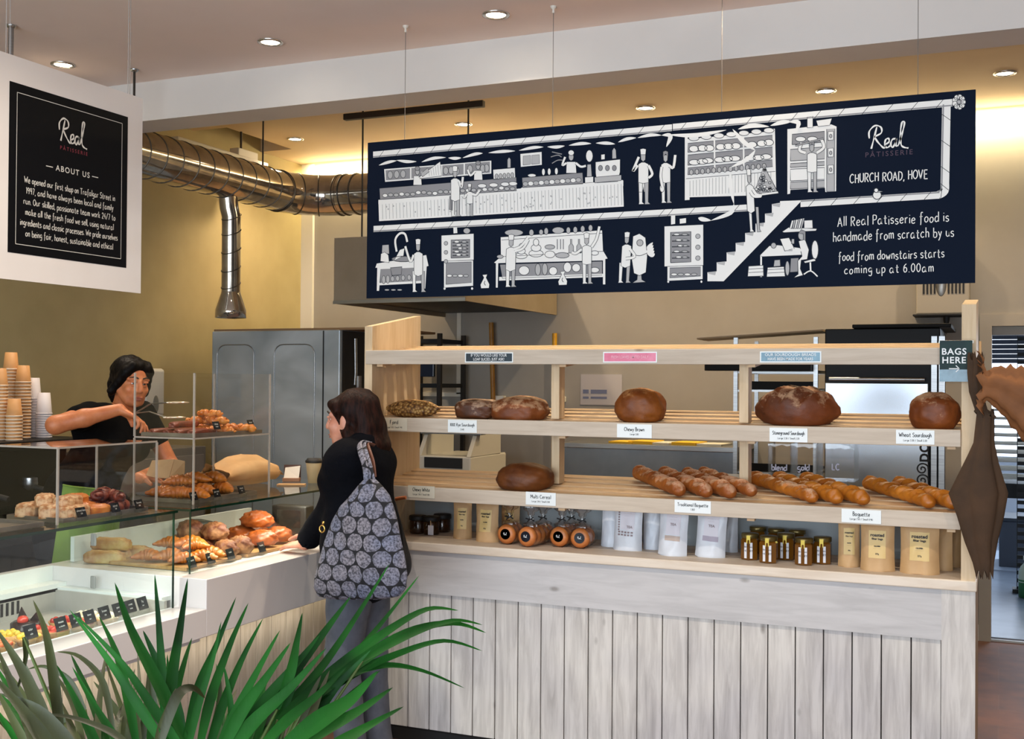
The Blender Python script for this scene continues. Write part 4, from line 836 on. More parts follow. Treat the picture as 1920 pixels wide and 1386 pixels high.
for i, (x, nm, m) in enumerate([(-2.36, 'yellow', m_yel), (-2.22, 'yellow', m_yel), (-2.1, 'cream', m_cream), (-1.92, 'yellow', m_yel), (-1.75, 'cream', m_cream)]):
    o = MB().prism([(x-.09, 7.38, 1.2355), (x+.08, 7.36, 1.2355), (x+.1, 7.6, 1.2355), (x-.07, 7.58, 1.2355)], (0, 0, .012+.006*(i % 2))).build('paper_stack', m, loc=(x, 7.48, 1.2355)); tag(o, '%s papers on the steel worktop, %s from the left' % (nm, ['first', 'second', 'third', 'fourth', 'fifth'][i]), 'paper', 'papers on the steel worktop')
# brooms leaning on clips on the back wall
for px_, yt, dx, lb in ((921, 605, .03, 'brown wooden broom handle clipped to the back wall, left of the pair'), (1040, 625, .0, 'yellow broom handle behind the first divider post')):
    p = onY(px_, yt, 7.88); t = thing('broom', lb, 'broom', (p.x, 7.88, 0))
    MB().tube([(p.x, 7.88, p.z), (p.x+dx*2.5, 7.87, .1)], .018, 12).build('handle', noisy('broom_wood', 'b07a28', '8f5f20', 6, .5) if dx else noisy('broom_yellow', 'd9a012', 'c08a10', 6, .4), t)
    MB().box((p.x+dx*2.5-.16, 7.82, .0), (p.x+dx*2.5+.16, 7.92, .11), .01).build('brush_head', m_blk, t); MB().box((p.x-.03+dx, 7.89, 1.50), (p.x+.07+dx, 7.949, 1.54), .004).build('wall_clip', m_trimw, t)
a, b = onY(1089, 702, YB-.004), onY(1166, 760, YB-.004)
t = thing('wall_notice', 'laminated paper notice with a blue block on the back wall', 'notice', ((a.x+b.x)/2, YB-.004, b.z))
MB().box((a.x, YB-.006, b.z), (b.x, YB-.001, a.z)).build('sheet', mat('notice_paper', 'b9b2b0', .25), t); c = MB(); W_, H_ = b.x-a.x, a.z-b.z
for u0, u1, v0, v1 in ((.06, .2, .37, .5), (.25, .64, .37, .5), (.06, .2, .2, .27), (.25, .64, .2, .27)): c.box((a.x+u0*W_, YB-.008, b.z+v0*H_), (a.x+u1*W_, YB-.006, b.z+v1*H_))
c.build('printed_block', mat('notice_blue', '6b7089', .5), t)
# steel rack of black trays
t = thing('tray_rack', 'steel rack of black baking trays behind the right half of the bread rack', 'rack', (-1.3, 7.2, 0))
RX0, RX1 = onY(1375, 750, 6.95).x, onY(1533, 750, 6.95).x
for x in (RX0, RX1-.025):
    for y in (6.95, 7.6): MB().box((x, y, 0), (x+.025, y+.025, 1.93)).build('post', m_steel, t)
c = MB()
for z in (.60, .86, 1.11, 1.36, 1.612, 1.725):
    c.box((RX0+.025, 6.962, z-.014), (RX1-.025, 6.974, z-.002)).box((RX0+.025, 7.605, z-.014), (RX1-.025, 7.617, z-.002))
    for x in (RX0, RX1-.025): c.box((x+.003, 6.975, z-.014), (x+.02, 7.6, z-.002))
c.build('runner', m_steel, t)
m_tray = mat('tray_black', '0f0e0d', .55, 0, spec=.15)
for i, (z, x0, x1) in enumerate([(1.725, RX0+.03, RX1-.03), (1.612, RX0+.03, RX1-.03), (1.36, RX0+.03, RX1-.03), (1.11, RX0+.03, RX1-.03), (.86, RX0+.03, RX1-.03)]):
    o = thing('baking_tray', 'black baking tray in the steel rack, %s from the top' % ['first', 'second', 'third', 'fourth', 'fifth'][i], 'tray', ((x0+x1)/2, 7.2, z), 'black trays in the steel rack')
    MB().box((x0, 6.985, z), (x1, 7.58, z+.006)).build('pan', m_tray, o); MB().box((x0, 6.978, z), (x1, 6.985, z+.05)).build('front_lip', m_tray, o)
    if i == 0: MB().box((RX0-.16, 6.86, z), (RX1-.03, 6.945, z+.045), .004).build('front_edge', m_tray, o)
o = thing('bread_peel', 'long pale board laid across the top of the steel rack', 'board', (-1.3, 7.0, 1.94)); 
p0, p1 = onY(1308, 634, 7.0), onY(1544, 618, 7.0); MB().prism([(p0.x, 6.98, p0.z-.01), (p1.x, 6.98, p1.z-.01), (p1.x, 6.98, p1.z), (p0.x, 6.98, p0.z)], (0, .3, 0)).build('blade', noisy('peel_wood', 'a08a68', '8a7454', 6, .6), o)
# bread oven / prover with a steel front and sideways lettering
t = thing('bread_oven', 'black and steel oven with sideways lettering at the right behind the rack', 'oven', (-.65, 7.2, 0))
OX0, OX1, OY = onY(1545, 750, 6.85).x, onY(1762, 750, 6.85).x, 6.85
zt = onY(1650, 612, OY).z
MB().box((OX0, OY+.03, .1), (OX1, 7.6, zt-.01), .006).build('body', m_coff, t); MB().box((OX0+.16, OY-.02, zt-.01), (OX1+.06, 7.6, zt+.012), .004).build('lid', m_tray, t)
m_ste2 = mat('oven_steel', 'a4a9ae', .2, .85)
z0, z1 = onY(1650, 772, OY).z-.02, onY(1650, 718, OY).z
MB().box((OX0+.005, OY, z0), (OX1-.06, OY+.03, z1), .005).build('upper_door', m_ste2, t)
MB().box((OX0+.005, OY, .62), (OX1-.06, OY+.03, z0-.012), .005).build('lower_door', m_ste2, t); MB().box((OX0+.005, OY, .12), (OX1-.06, OY+.03, .61), .005).build('base_door', m_ste2, t)
MB().tube([(OX0+.03, OY-.012, z1+.02), (OX1-.08, OY-.012, z1+.02)], .012, 10).build('door_handle', m_steel, t); zz = onY(1650, 677, OY).z; MB().box((OX0+.06, OY+.02, zz), (OX1-.1, OY+.031, zz+.03)).build('control_strip', mat('control_cream', 'b9b08c', .4), t)
for x in (OX1-.045, OX1-.005): MB().box((x, OY-.01, .05), (x+.03, OY+.03, zt-.06)).build('corner_post', m_steel, t)
c = MB(); up_, rt_ = V((-1, 0, 0)), V((0, 0, 1)); px1 = onY(1742, 745, OY).x
sans(c, 'ic', (px1, OY-.001, onY(1735, 770, OY).z), rt_, up_, FN, .075, 'L', .001, .012); sans(c, 'po', (px1, OY-.001, onY(1735, 866, OY).z), rt_, up_, FN, .075, 'L', .001, .012)
for k in range(2):
    zc_ = onY(1735, 880+21*k, OY).z; c.ribbon([(px1-.035+r_*math.cos(a_), OY-.002, zc_+r_*math.sin(a_)) for a_, r_ in [(i*.35, .036-.0011*i) for i in range(30)]], .008, FN)
c.build('lettering', m_blk, t)
for x in (OX0+.06, OX1-.06): MB().tube([(x, 6.95, 0), (x, 6.95, .1)], .02, 10).build('foot', m_blk, t)
# clear acrylic bins with small labels
for i, (xa, xb, s) in enumerate(((1440, 1482, 'blend'), (1483, 1530, 'gold'), (1532, 1602, 'LC'))):
    a, b = onY(xa, 832, 5.9), onY(xb, 905, 5.9); o = thing('acrylic_bin', 'clear acrylic bin behind the golden baguettes, %s from the left' % ['first', 'second', 'third'][i], 'bin', ((a.x+b.x)/2, 6.0, b.z), 'clear bins behind the rack')
    c = MB().box((a.x, 5.9, b.z), (b.x, 5.905, a.z)).box((a.x, 5.905, b.z), (a.x+.004, 6.1, a.z)).box((b.x-.004, 5.905, b.z), (b.x, 6.1, a.z)).box((a.x, 5.905, b.z), (b.x, 6.1, b.z+.004)); c.build('bin', m_acr, o)
    c = MB(); stroke_text(c, s, ((a.x+b.x)/2, 5.899, b.z+.06), FX, FZ, FN, .03, .006); c.build('lettering', mat('label_blue', 'aeb9dc', .5), o)
t = thing('prep_table', 'low steel table carrying the clear bins behind the rack', 'table', (-1.0, 6.0, 0)); zt2 = onY(1500, 905, 5.9).z; MB().box((-1.62, 5.85, zt2-.04), (-.75, 6.3, zt2-.001), .004).build('top', m_steel, t)
for x in (-1.58, -.79):
    for y in (5.9, 6.25): MB().box((x-.015, y-.015, 0), (x+.015, y+.015, zt2-.04)).build('leg', m_steel, t)
# slotted wall unit near the top of the right post
a, b = onY(1718, 528, YB-.2), onY(1818, 588, YB-.2)
t = thing('insect_killer', 'slotted cream wall unit with black edging above the right end of the rack', 'wall unit', ((a.x+b.x)/2, YB-.1, b.z))
MB().box((a.x, YB-.2, b.z), (b.x, YB-.001, b.z+.42), .008).build('body', mat('killer_cream', '9c9484', .5), t); MB().box((a.x-.02, YB-.22, b.z-.012), (b.x+.01, YB-.001, b.z), .003).build('bottom_edge', m_blk, t)
c = MB()
for x in [a.x+.04+i*.022 for i in range(4)]+[b.x-.13+i*.022 for i in range(5)]: c.box((x, YB-.2045, b.z+.13), (x+.011, YB-.199, b.z+.36))
c.build('vent_slots', m_blk, t); c = MB(); c.lathe([(0, .004), (.05, .003), (.055, 0)], 20, M=Matrix.Translation(((a.x+b.x)/2-.01, YB-.2, b.z+.2)) @ Matrix.Rotation(PI/2, 4, 'X') @ Matrix.Diagonal((.6, 1.6, 1, 1))); c.build('badge', m_steeld, t)
MB().lathe([(.0, -.12), (.02, -.02), (.02, 0)], 12, ((a.x+b.x)/2+.02, YB-.12, b.z-.012)).build('bulb', m_blk, t)
# back room
t = thing('wire_rack', 'white wire shelf rack of trays seen through the back doorway', 'rack', (.05, 10.4, 0)); 
for x in (-.25, .32):
    for y in (10.2, 10.7): MB().tube([(x, y, 0), (x, y, 1.85)], .012, 8).build('post', m_steel, t)
for k in range(13):
    z = .88+k*.07; c = MB()
    for y in (10.2, 10.32, 10.44, 10.56, 10.7): c.tube([(-.25, y, z), (.32, y, z)], .006, 6)
    for x in (-.25, .32): c.tube([(x, 10.2, z), (x, 10.7, z)], .006, 6)
    c.build('wire_shelf', m_trimw, t)
MB().box((-.25, 10.2, .72), (.32, 10.7, .84)).build('base_crate', m_blk, t)
t = thing('perforated_post', 'black perforated upright standing in the back room at the right edge', 'post', (.17, 9.9, 0)); c = MB().box((.13, 9.9, 0), (.135, 9.95, 2.1)).box((.185, 9.9, 0), (.19, 9.95, 2.1))
for i in range(34): c.box((.135, 9.9, .02+i*.062), (.185, 9.906, .05+i*.062))
c.build('upright', m_blk, t); MB().box((.10, 9.86, 0), (.22, 9.99, .03)).build('base_plate', m_blk, t)
t = thing('roller_shutter', 'dark slatted shutter half lowered over the back room window', 'shutter', (.6, 12.95, 1.9)); c = MB()
for i in range(9): c.box((-.62, 12.93, 1.88+i*.05), (1.92, 12.99, 1.925+i*.05), .008)
c.build('slats', mat('shutter_dark', '20242f', .6), t); MB().box((-.65, 12.9, 2.32), (1.95, 12.995, 2.5), .01).build('housing', m_trimw, t)
t = thing('storage_crate', 'dark grey crate on the back room floor beside the doorway', 'crate', (.17, 11.4, 0)); MB().box((-.0, 11.2, 0), (.45, 11.7, .42), .01).build('box', mat('crate_grey', '4a505c', .6), t); MB().box((-.012, 11.19, .42), (.46, 11.71, .45), .006).build('rim', mat('crate_grey2', '3a404a', .6), t)
t = thing('detergent_bottle', 'green bottle with a pale cap on the floor inside the back doorway', 'bottle', (.20, 9.70, 0)); MB().lathe([(0, 0), (.06, .003), (.062, .14), (.05, .17)], 18).build('green_label', mat('bottle_green', '2f6b3c', .4), t, True); MB().lathe([(.062, .12), (.06, .2), (.045, .24), (.02, .27), (.02, .30)], 18).build('bottle', mat('bottle_pale', 'b8c4b0', .4), t, True); MB().lathe([(.026, .29), (.026, .32), (0, .322)], 14).build('cap', m_trimw, t, True)
o = MB().box((-.6, 11.0, -.002), (.4, 12.3, .006)).build('floor_mat', mat('mat_pale', 'b6c2d2', .4), loc=(-.1, 11.6, 0)); tag(o, 'pale mat on the back room floor beyond the doorway', 'mat')
# ------------------------------------------------------------------ hanging banner with its printed drawing, and the about-us board
m_navy = mat('banner_navy', '0a1628', .65, spec=.08); m_dw = mat('drawing_white', 'f0f0ea', .6); m_dl = mat('drawing_light_grey', 'b6b6b4', .6); m_dg = mat('drawing_grey', '8f8f90', .6); m_dk = mat('drawing_ink', '0c1420', .6); m_mauve = mat('print_mauve', '4a3346', .6)
m_wire = mat('wire_steel', '8a8580', .4, .8)
YP = 4.575; bnx0, bnx1, bnz0, bnz1 = -2.703, -.084, 2.031, 2.756
bn = thing('hanging_banner', 'long dark navy banner with a white bakery drawing, hung over the bread rack', 'banner', (-1.39, YP, bnz0))
bpan = MB().box((bnx0, YP-.003, bnz0), (bnx1, YP+.003, bnz1)).build('panel', m_navy, bn)
for px_ in (760, 1037, 1353, 1721):
    x = onY(px_, 200 if px_ > 1300 else 120, YP).x
    MB().tube([(x, YP, bnz1-.01), (x, YP, ZC)], .0014, 6).build('hanging_wire', m_wire, bn); MB().lathe([(.014, 0), (.012, -.008), (.005, -.012), (.006, -.03)], 12, (x, YP, ZC)).build('ceiling_anchor', m_trimw, bn)
dr = MB()
def A_(x, y): return (600+x/2.3106, y/2.31)
def D_(x, y): return (1200+x/2.475, 100+y/2.475)
def B_(x, y): return (600+x/3.15, 180+y/3.15)
YD = YP-.003
cnt_ = [0]
def q(sp, s, L):
    cnt_[0] += 1; off = .0003*L+(cnt_[0] % 13)*2e-5      # every printed shape on its own film of ink
    return [onY(*sp(*[float(v) for v in p.split(',')]), YD-off) for p in s.split()]
WH, LG, GR, IK = 0, 1, 2, 3
def S(sp, L, col, s, ol=0):
    P = q(sp, s, L); a = sum(P[i].x*P[(i+1) % len(P)].z-P[(i+1) % len(P)].x*P[i].z for i in range(len(P)))
    if a < 0: P = P[::-1]
    dr.use(col).add(P, [list(range(len(P)))])
    if ol: dr.use(IK).ribbon([V((p.x, p.y-.00015, p.z)) for p in P+[P[0]]], ol, FN)
def N(sp, L, w_, s, col=IK, sm=True):
    P = q(sp, s, L); P = catmull(P, 4) if sm else P
    dr.use(col).ribbon(P, w_, FN)
def taper(sp, L, w_, s, col=WH):
    P = catmull(q(sp, s, L), 5); n = len(P)-1; dr.use(col).ribbon(P, [w_*max(.05, math.sin(PI*i/n)) for i in range(n+1)], FN)
def El(sp, L, col, cx, cy, rx, ry, ol=.003, a0=0):
    S(sp, L, col, ' '.join('%f,%f' % (cx+rx*math.cos(i*PI/7), cy+ry*math.sin(i*PI/7)) for i in range(14)), ol)
def pipe(sp, s, w_=.028, L=2):
    P = q(sp, s, L); dr.use(WH).ribbon(catmull(P, 5) if len(P) > 2 else P, w_, FN)
    tot = sum((P[i+1]-P[i]).length for i in range(len(P)-1)); n = int(tot/.085); Q = []
    for i in range(len(P)-1):
        d = (P[i+1]-P[i]); k = max(1, int(d.length/.085))
        dn = d.normalized(); sd = V((-dn.z, 0, dn.x))
        for j in range(k): c0 = P[i]+d*((j+.5)/k); dr.use(IK).ribbon([c0-sd*w_*.5-dn*.012+V((0, -.0003, 0)), c0+sd*w_*.5+dn*.012+V((0, -.0003, 0))], .002, FN)
        dr.use(GR).ribbon([P[i]-sd*w_*.36+V((0, -.0002, 0)), P[i+1]-sd*w_*.36+V((0, -.0002, 0))], .005, FN)
pipe(A_, '230,670 1525,553'); pipe(D_, '152,343 1450,229'); pipe(A_, '232,992 1525,920'); pipe(D_, '90,742 500,717', .027)
pipe(D_, '1422,236 1415,600', .030); pipe(D_, '1415,600 1412,640 1385,658', .030); pipe(D_, '1390,658 745,698', .027)
for i in range(9): a = i*.7; El(D_, 3, WH, 1480+20*math.cos(a), 226+24*math.sin(a), 12, 12, .002)
El(D_, 4, LG, 1480, 226, 10, 10, .002)
for s in ('255,716 295,703 332,696', '332,694 375,700 418,700', '440,702 490,686 545,682', '556,684 585,686 612,684', '618,684 670,668 705,664', '730,662 790,656 845,654', '862,652 920,640 968,637', '985,636 1025,637 1060,632', '1078,630 1130,622 1175,622', '1195,620 1240,620 1278,624', '1292,616 1330,602 1370,597', '1376,597 1430,585 1480,586'): taper(A_, 3, .014, s)
for s in ('1480,586 1520,590 1502,636',): taper(A_, 3, .016, s)
for s in ('105,378 140,384 122,434', '130,378 260,380 400,356', '455,352 520,336 600,340', '605,336 660,320 700,318', '690,318 735,322 722,368', '430,352 480,410 535,450', '535,450 500,490 420,530', '420,550 420,610 436,700', '436,700 420,740 330,776', '330,776 290,770 270,764'): taper(D_, 6, .018, s)
# upper row: shop counter
S(A_, 1, WH, '278,733 742,696 742,752 282,788'); S(A_, 2, GR, '284,738 390,729 390,774 286,781'); S(A_, 2, GR, '396,728 525,718 525,764 396,773'); S(A_, 2, GR, '530,717 622,710 622,756 530,763'); S(A_, 2, GR, '628,709 736,700 736,748 628,755')
for x, y in ((304, 758), (332, 756), (360, 754), (545, 740), (568, 738), (592, 742), (650, 732), (705, 730), (722, 728)): El(A_, 3, LG, x, y, 11, 17, .002)
S(A_, 1, WH, '253,868 1312,780 1316,895 256,958'); S(A_, 2, GR, '258,816 850,768 852,826 260,864', .002); S(A_, 2, WH, '253,866 852,828 876,812 1314,782 1314,806 876,834 852,848 253,884')
for i in range(70): x = 270+i*15; yb = 950-(x-270)*.0595; yt = 886-(x-270)*.0865; N(A_, 3, .0016, '%d,%d %d,%d' % (x, yt, x+2, yb), GR, False)
rr = random.Random(3)
for i in range(60): x = rr.uniform(275, 1290); yb = 945-(x-270)*.0595; El(A_, 3, LG, x, yb-rr.uniform(8, 56)*(1.0), 3, 4, 0)
for i in range(24): x = 282+i*24; El(A_, 3, LG if i % 3 else WH, x, 846-(x-282)*.055+rr.uniform(-4, 4), 11, 8, .0022)
for x in (702, 752, 802, 836): El(A_, 4, WH, x, 805-(x-702)*.07, 19, 9, .0022)
S(A_, 2, WH, '750,735 844,727 846,772 752,778', .002); 
for i in range(5): El(A_, 3, LG, 765+i*17, 764-i*1.4, 7, 11, .002)
S(A_, 2, LG, '812,727 826,726 826,690 819,682 812,692', .002)
S(A_, 2, WH, '868,667 960,658 961,714 870,723'); S(A_, 3, LG, '880,676 912,673 912,712 880,715', .002); S(A_, 3, LG, '917,673 950,670 951,709 917,712', .002)
S(A_, 2, GR, '876,770 1137,748 1140,796 878,813', .002)
for i in range(11): x = 890+i*23; El(A_, 3, WH if i % 2 else LG, x, 797-(x-890)*.075, 12, 10, .002)
for x in (968, 993, 1024, 918): El(A_, 2, WH, x, 745-(x-968)*.06 if x > 930 else 760, 7 if x > 930 else 18, 15 if x > 930 else 7, .002)
S(A_, 2, WH, '1194,702 1300,690 1300,745 1290,786 1200,792 1194,750', .002); S(A_, 3, LG, '1190,768 1305,758 1305,782 1190,792', .002)
for x in (1215, 1245, 1275): El(A_, 4, GR, x, 728, 9, 12, .002)
S(A_, 2, WH, '1148,768 1184,765 1184,790 1148,793', .002); S(A_, 2, LG, '1156,766 1178,764 1174,712 1158,713', .002); El(A_, 3, WH, 1167, 676, 15, 26, .002); S(A_, 2, WH, '1218,692 1234,690 1234,668 1218,670', .002); S(A_, 2, LG, '1266,688 1284,686 1282,650 1274,640 1266,652', .002)
for s in ('1005,658 1030,664 1048,668', '1000,680 1030,672 1046,680', '1005,708 1030,694 1052,694'): N(A_, 3, .004, s, GR)
def man(sp, x, yt, yb, k=1.0, lean=0, arms=(), L=7, hat=True, legs=(-.05, .06), apron=False):
    """slim cartoon cook: x of the feet, top of hat yt, feet yb, in the drawing's own pixels"""
    H_ = yb-yt; X = lambda u, v: '%f,%f' % (x+u*H_*k+lean*(1-v)*H_, yt+v*H_)
    P = lambda *a: ' '.join(X(u, v) for u, v in a)
    for dx in legs: S(sp, L, LG if dx > 0 else WH, P((dx-.035, .60), (dx+.04, .60), (dx+.035, .95), (dx+.075, .985), (dx-.03, .99), (dx-.025, .95)), .0022)
    S(sp, L+1, WH, P((-.03, .245), (.03, .245), (.10, .28), (.10, .66 if apron else .60), (.0, .70 if apron else .62), (-.09, .66 if apron else .60), (-.09, .28)), .0022)
    for a in arms: N(sp, L+2, .014, ' '.join(X(u, v) for u, v in a), IK); N(sp, L+3, .0105, ' '.join(X(u, v) for u, v in a), WH)
    S(sp, L+2, LG, P((-.045, .10), (.045, .10), (.04, .20), (.0, .235), (-.04, .20)), .0022)
    if hat: S(sp, L+3, WH, P((-.045, .11), (-.055, .015), (0, 0), (.055, .015), (.045, .11)), .0022)
    else: S(sp, L+3, GR, P((-.05, .14), (-.05, .04), (0, .02), (.05, .04), (.05, .12), (0, .08)), .0022)
man(A_, 585, 718, 940, .9, 0, [((.09, .30), (.14, .42), (.17, .22))], apron=True); man(A_, 648, 795, 938, 1.0, 0, [((-.09, .32), (-.16, .42), (-.2, .36)), ((.09, .32), (.2, .34), (.3, .2))], hat=True)
S(A_, 7, GR, '562,850 575,850 574,912 560,908', .002)
def bust(sp, x, y0, y1, arms=(), hat=True, L=5):
    h = y1-y0; S(sp, L, WH, '%f,%f %f,%f %f,%f %f,%f' % (x-h*.22, y1, x-h*.2, y0+h*.5, x+h*.2, y0+h*.5, x+h*.24, y1), .0022); El(sp, L+1, LG, x, y0+h*.28, h*.11, h*.17, .0022)
    El(sp, L+2, WH if hat else GR, x, y0+h*.1, h*.13, h*.12, .0022)
    for s in arms: N(sp, L+2, .013, s, IK); N(sp, L+3, .009, s, WH)
bust(A_, 685, 698, 780, ['672,742 652,760 640,735'], False); bust(A_, 422, 722, 802, ['430,770 446,760 440,745'], False); bust(A_, 1088, 652, 750, ['1068,706 1050,715 1062,680', '1108,706 1130,722 1152,718'])
S(A_, 8, WH, '428,768 520,700 527,762 440,774', .0025); S(A_, 9, LG, '436,752 466,728 474,744 444,766', .002)
for i in range(5): N(A_, 9, .0016, '%d,%d %d,%d' % (470+i*10, 742-i*7, 474+i*10, 762-i*1), GR, False)
man(A_, 1400, 643, 888, .95, 0, [((-.1, .30), (-.19, .40), (-.08, .15)), ((.1, .3), (.17, .45), (.1, .52))]); man(A_, 1497, 648, 882, .9, 0, [((.08, .3), (.16, .33), (.2, .1)), ((-.08, .32), (-.1, .5), (-.06, .7))], hat=False)
El(A_, 8, WH, 1482, 815, 10, 18, .0022); S(A_, 7, WH, '1378,785 1424,782 1424,830 1404,832 1402,808 1398,832 1380,832', .002)
# upper row right: bread shelves and deck oven
S(D_, 1, WH, '208,386 220,384 222,398 612,362 612,350 626,350 632,640 520,660 230,668 230,680 208,682'); 
for y0, y1 in ((418, 452), (472, 512), (532, 556)): S(D_, 2, GR, '222,%d 614,%d 616,%d 222,%d' % (y0, y0-38, y1-30, y1+8), .002)
for x in (345, 480): N(D_, 3, .006, '%d,%d %d,%d' % (x, 408-(x-222)*.09, x+2, 560-(x-222)*.08), WH, False)
for i in range(7): El(D_, 3, WH, 250+i*58, 394-i*6, 24, 12, .0024)
for x, y in ((250, 443), (290, 440), (322, 440), (374, 434), (410, 432), (445, 430), (520, 424), (565, 418), (598, 414)): El(D_, 4, WH, x, y, 22, 15, .0026)
for x, y in ((252, 506), (290, 502), (315, 498), (370, 494), (405, 490), (440, 488), (510, 486), (550, 484), (585, 480)): El(D_, 4, WH, x, y, 25, 13, .0026)
for i in range(14): El(D_, 4, LG, 238+i*26, 552-i*2.2, 9, 13, .0022)
for i in range(26): x = 232+i*15; N(D_, 3, .0016, '%d,%d %d,%d' % (x, 592-i*1.8, x, 664-i*1.2), GR, False)
N(D_, 3, .002, '214,582 628,548', IK, False)
S(D_, 1, WH, '684,352 888,330 912,340 910,640 860,644 858,624 698,634 696,652 684,654'); S(D_, 2, GR, '706,376 856,362 856,412 706,424', .0025); S(D_, 2, LG, '698,446 856,434 856,490 698,500', .0025); S(D_, 2, LG, '698,512 856,502 856,520 698,530', .0025); S(D_, 2, WH, '698,538 856,530 856,585 698,592', .0025); S(D_, 2, LG, '698,598 856,590 856,622 698,630', .0025)
S(D_, 2, LG, '866,352 904,350 902,640 866,642', .002)
for y in (384, 462, 540): S(D_, 3, WH, '872,%d 898,%d 898,%d 872,%d' % (y-20, y-22, y+18, y+20), .0025); El(D_, 4, LG, 885, y, 6, 9, .002)
S(D_, 2, WH, '776,296 802,292 802,344 776,346', .002); S(D_, 2, WH, '818,312 890,302 880,334 826,340', .002)
for x in (745, 800): El(D_, 3, WH, x, 398, 24, 12, .0025)
man(D_, 797, 400, 648, .95, 0, [((-.12, .25), (-.24, .2), (-.2, .06)), ((.1, .25), (.24, .14), (.18, -.02))], hat=False)
S(D_, 12, LG, '720,426 850,392 853,398 722,432', .002)
# stairs with the pastry tower carried up
S(D_, 2, WH, '313,1058 313,1016 356,1012 356,970 402,966 402,924 444,920 444,880 488,876 488,834 536,830 536,790 580,786 580,744 612,742 612,700 650,694 650,686 752,682 388,1058')
for x, y in ((313, 1016), (356, 970), (402, 924), (444, 880), (488, 834), (536, 790), (580, 744), (612, 700)): S(D_, 3, LG, '%d,%d %d,%d %d,%d %d,%d' % (x, y, x+40, y-4, x+36, y+14, x+6, y+8))
S(D_, 7, LG, '528,652 575,522 640,646', .003)
for i in range(34): t_ = rr.random()**.6; El(D_, 8, WH if i % 2 else LG, 577+rr.uniform(-1, 1)*t_*46, 535+t_*108, 7, 6, .0022)
S(D_, 9, WH, '520,654 640,640 642,650 540,664', .002)
man(D_, 520, 536, 832, .62, -.055, [((.08, .32), (.16, .40), (.3, .42)), ((.02, .36), (.1, .43), (.28, .43))], apron=True, legs=(-.02, .16))
# lower row
S(A_, 1, WH, '246,1142 460,1105 470,1152 462,1154 456,1250 448,1250 446,1160 262,1168 256,1260 246,1260 248,1160 240,1160'); S(A_, 2, GR, '262,1166 446,1158 446,1222 262,1230'); S(A_, 2, WH, '258,1226 450,1216 450,1226 258,1236')
for i, x in enumerate((276, 294, 314, 336, 360, 386)): El(A_, 3, LG, x, 1212-i*2, 8, 18 if i < 2 else 12, .002)
S(A_, 3, GR, '305,1160 355,1156 352,1190 312,1194', .003); El(A_, 3, GR, 360, 1122, 50, 12, .003); S(A_, 3, WH, '262,1132 264,1100 280,1092 296,1104 300,1138', .002); S(A_, 2, LG, '268,1098 270,1062 298,1060 300,1100', .002)
N(A_, 4, .010, '332,1090 326,1040 345,1012 368,1014 378,1048', WH); S(A_, 4, WH, '322,1128 346,1082 366,1076 362,1108', .002)
man(A_, 425, 1034, 1268, .85, 0, [((-.1, .3), (-.17, .42), (-.28, .14))], apron=True, legs=(-.09, .10))
for x in (290, 318, 345): El(A_, 2, LG, x, 1256, 10, 3, 0)
def oven(sp, x0, y0, x1, y1, y2, L=1, flip=False):
    w_ = x1-x0; S(sp, L, WH, '%d,%d %d,%d %d,%d %d,%d' % (x0, y0+8, x1, y0, x1, y1-6, x0, y1), .002); a, b = (x0+w_*.30, x1-w_*.12) if not flip else (x0+w_*.16, x1-w_*.32)
    S(sp, L+1, GR, '%f,%f %f,%f %f,%f %f,%f' % (a, y0+w_*.2, b, y0+w_*.18, b, y1-w_*.12, a, y1-w_*.1), .003); h = y1-y0-w_*.35
    for i in range(5): N(sp, L+2, .004, '%f,%f %f,%f' % (a+6, y0+w_*.28+i*h/5, b-6, y0+w_*.27+i*h/5), IK, False); El(sp, L+3, WH, a+(b-a)*(.3+.1*(i % 3)), y0+w_*.25+i*h/5, w_*.08, 5, .002); El(sp, L+3, LG, a+(b-a)*.7, y0+w_*.25+i*h/5, w_*.08, 5, .002)
    e = x0+w_*.14 if not flip else x1-w_*.14
    for i in range(3): El(sp, L+2, LG, e, y0+w_*.3+i*w_*.28, w_*.06, w_*.06, .002)
    S(sp, L, WH, '%f,%f %f,%f %f,%f %f,%f' % (x0+w_*.08, y1, x1-w_*.02, y1-4, x1-w_*.02, y2-8, x0+w_*.08, y2)); S(sp, L+1, GR, '%f,%f %f,%f %f,%f %f,%f' % (x0+w_*.14, y1+6, x1-w_*.07, y1+2, x1-w_*.07, y2-22, x0+w_*.14, y2-14), .002)
    for i in range(4): El(sp, L+2, LG if i % 2 else WH, x0+w_*(.25+.17*i), y1+(y2-y1)*.55, w_*.08, 6, .002)
    for x in (x0+w_*.1, x1-w_*.05): El(sp, L, WH, x, y2+4, 5, 6, .001)
oven(A_, 526, 1012, 666, 1132, 1246); S(A_, 1, WH, '577,985 594,983 596,1010 578,1012', .002); El(A_, 2, LG, 636, 1000, 15, 12, .002)
oven(D_, 113, 795, 294, 990, 1056, 1, True); S(D_, 1, WH, '143,748 164,745 164,792 143,796', .002); S(D_, 2, WH, '184,768 214,764 214,788 184,792', .002)
def sack(sp, x, y, s): S(sp, 2, WH, '%f,%f %f,%f %f,%f %f,%f %f,%f %f,%f %f,%f %f,%f' % (x-4*s, y-16*s, x-9*s, y-26*s, x+8*s, y-28*s, x+4*s, y-16*s, x+16*s, y+8*s, x+14*s, y+22*s, x-14*s, y+23*s, x-17*s, y+10*s), .0022); N(sp, 3, .003, '%f,%f %f,%f %f,%f' % (x, y-4*s, x-3*s, y+4*s, x+2*s, y+12*s))
sack(A_, 715, 1222, 1.2); sack(A_, 1052, 1208, 1.2)
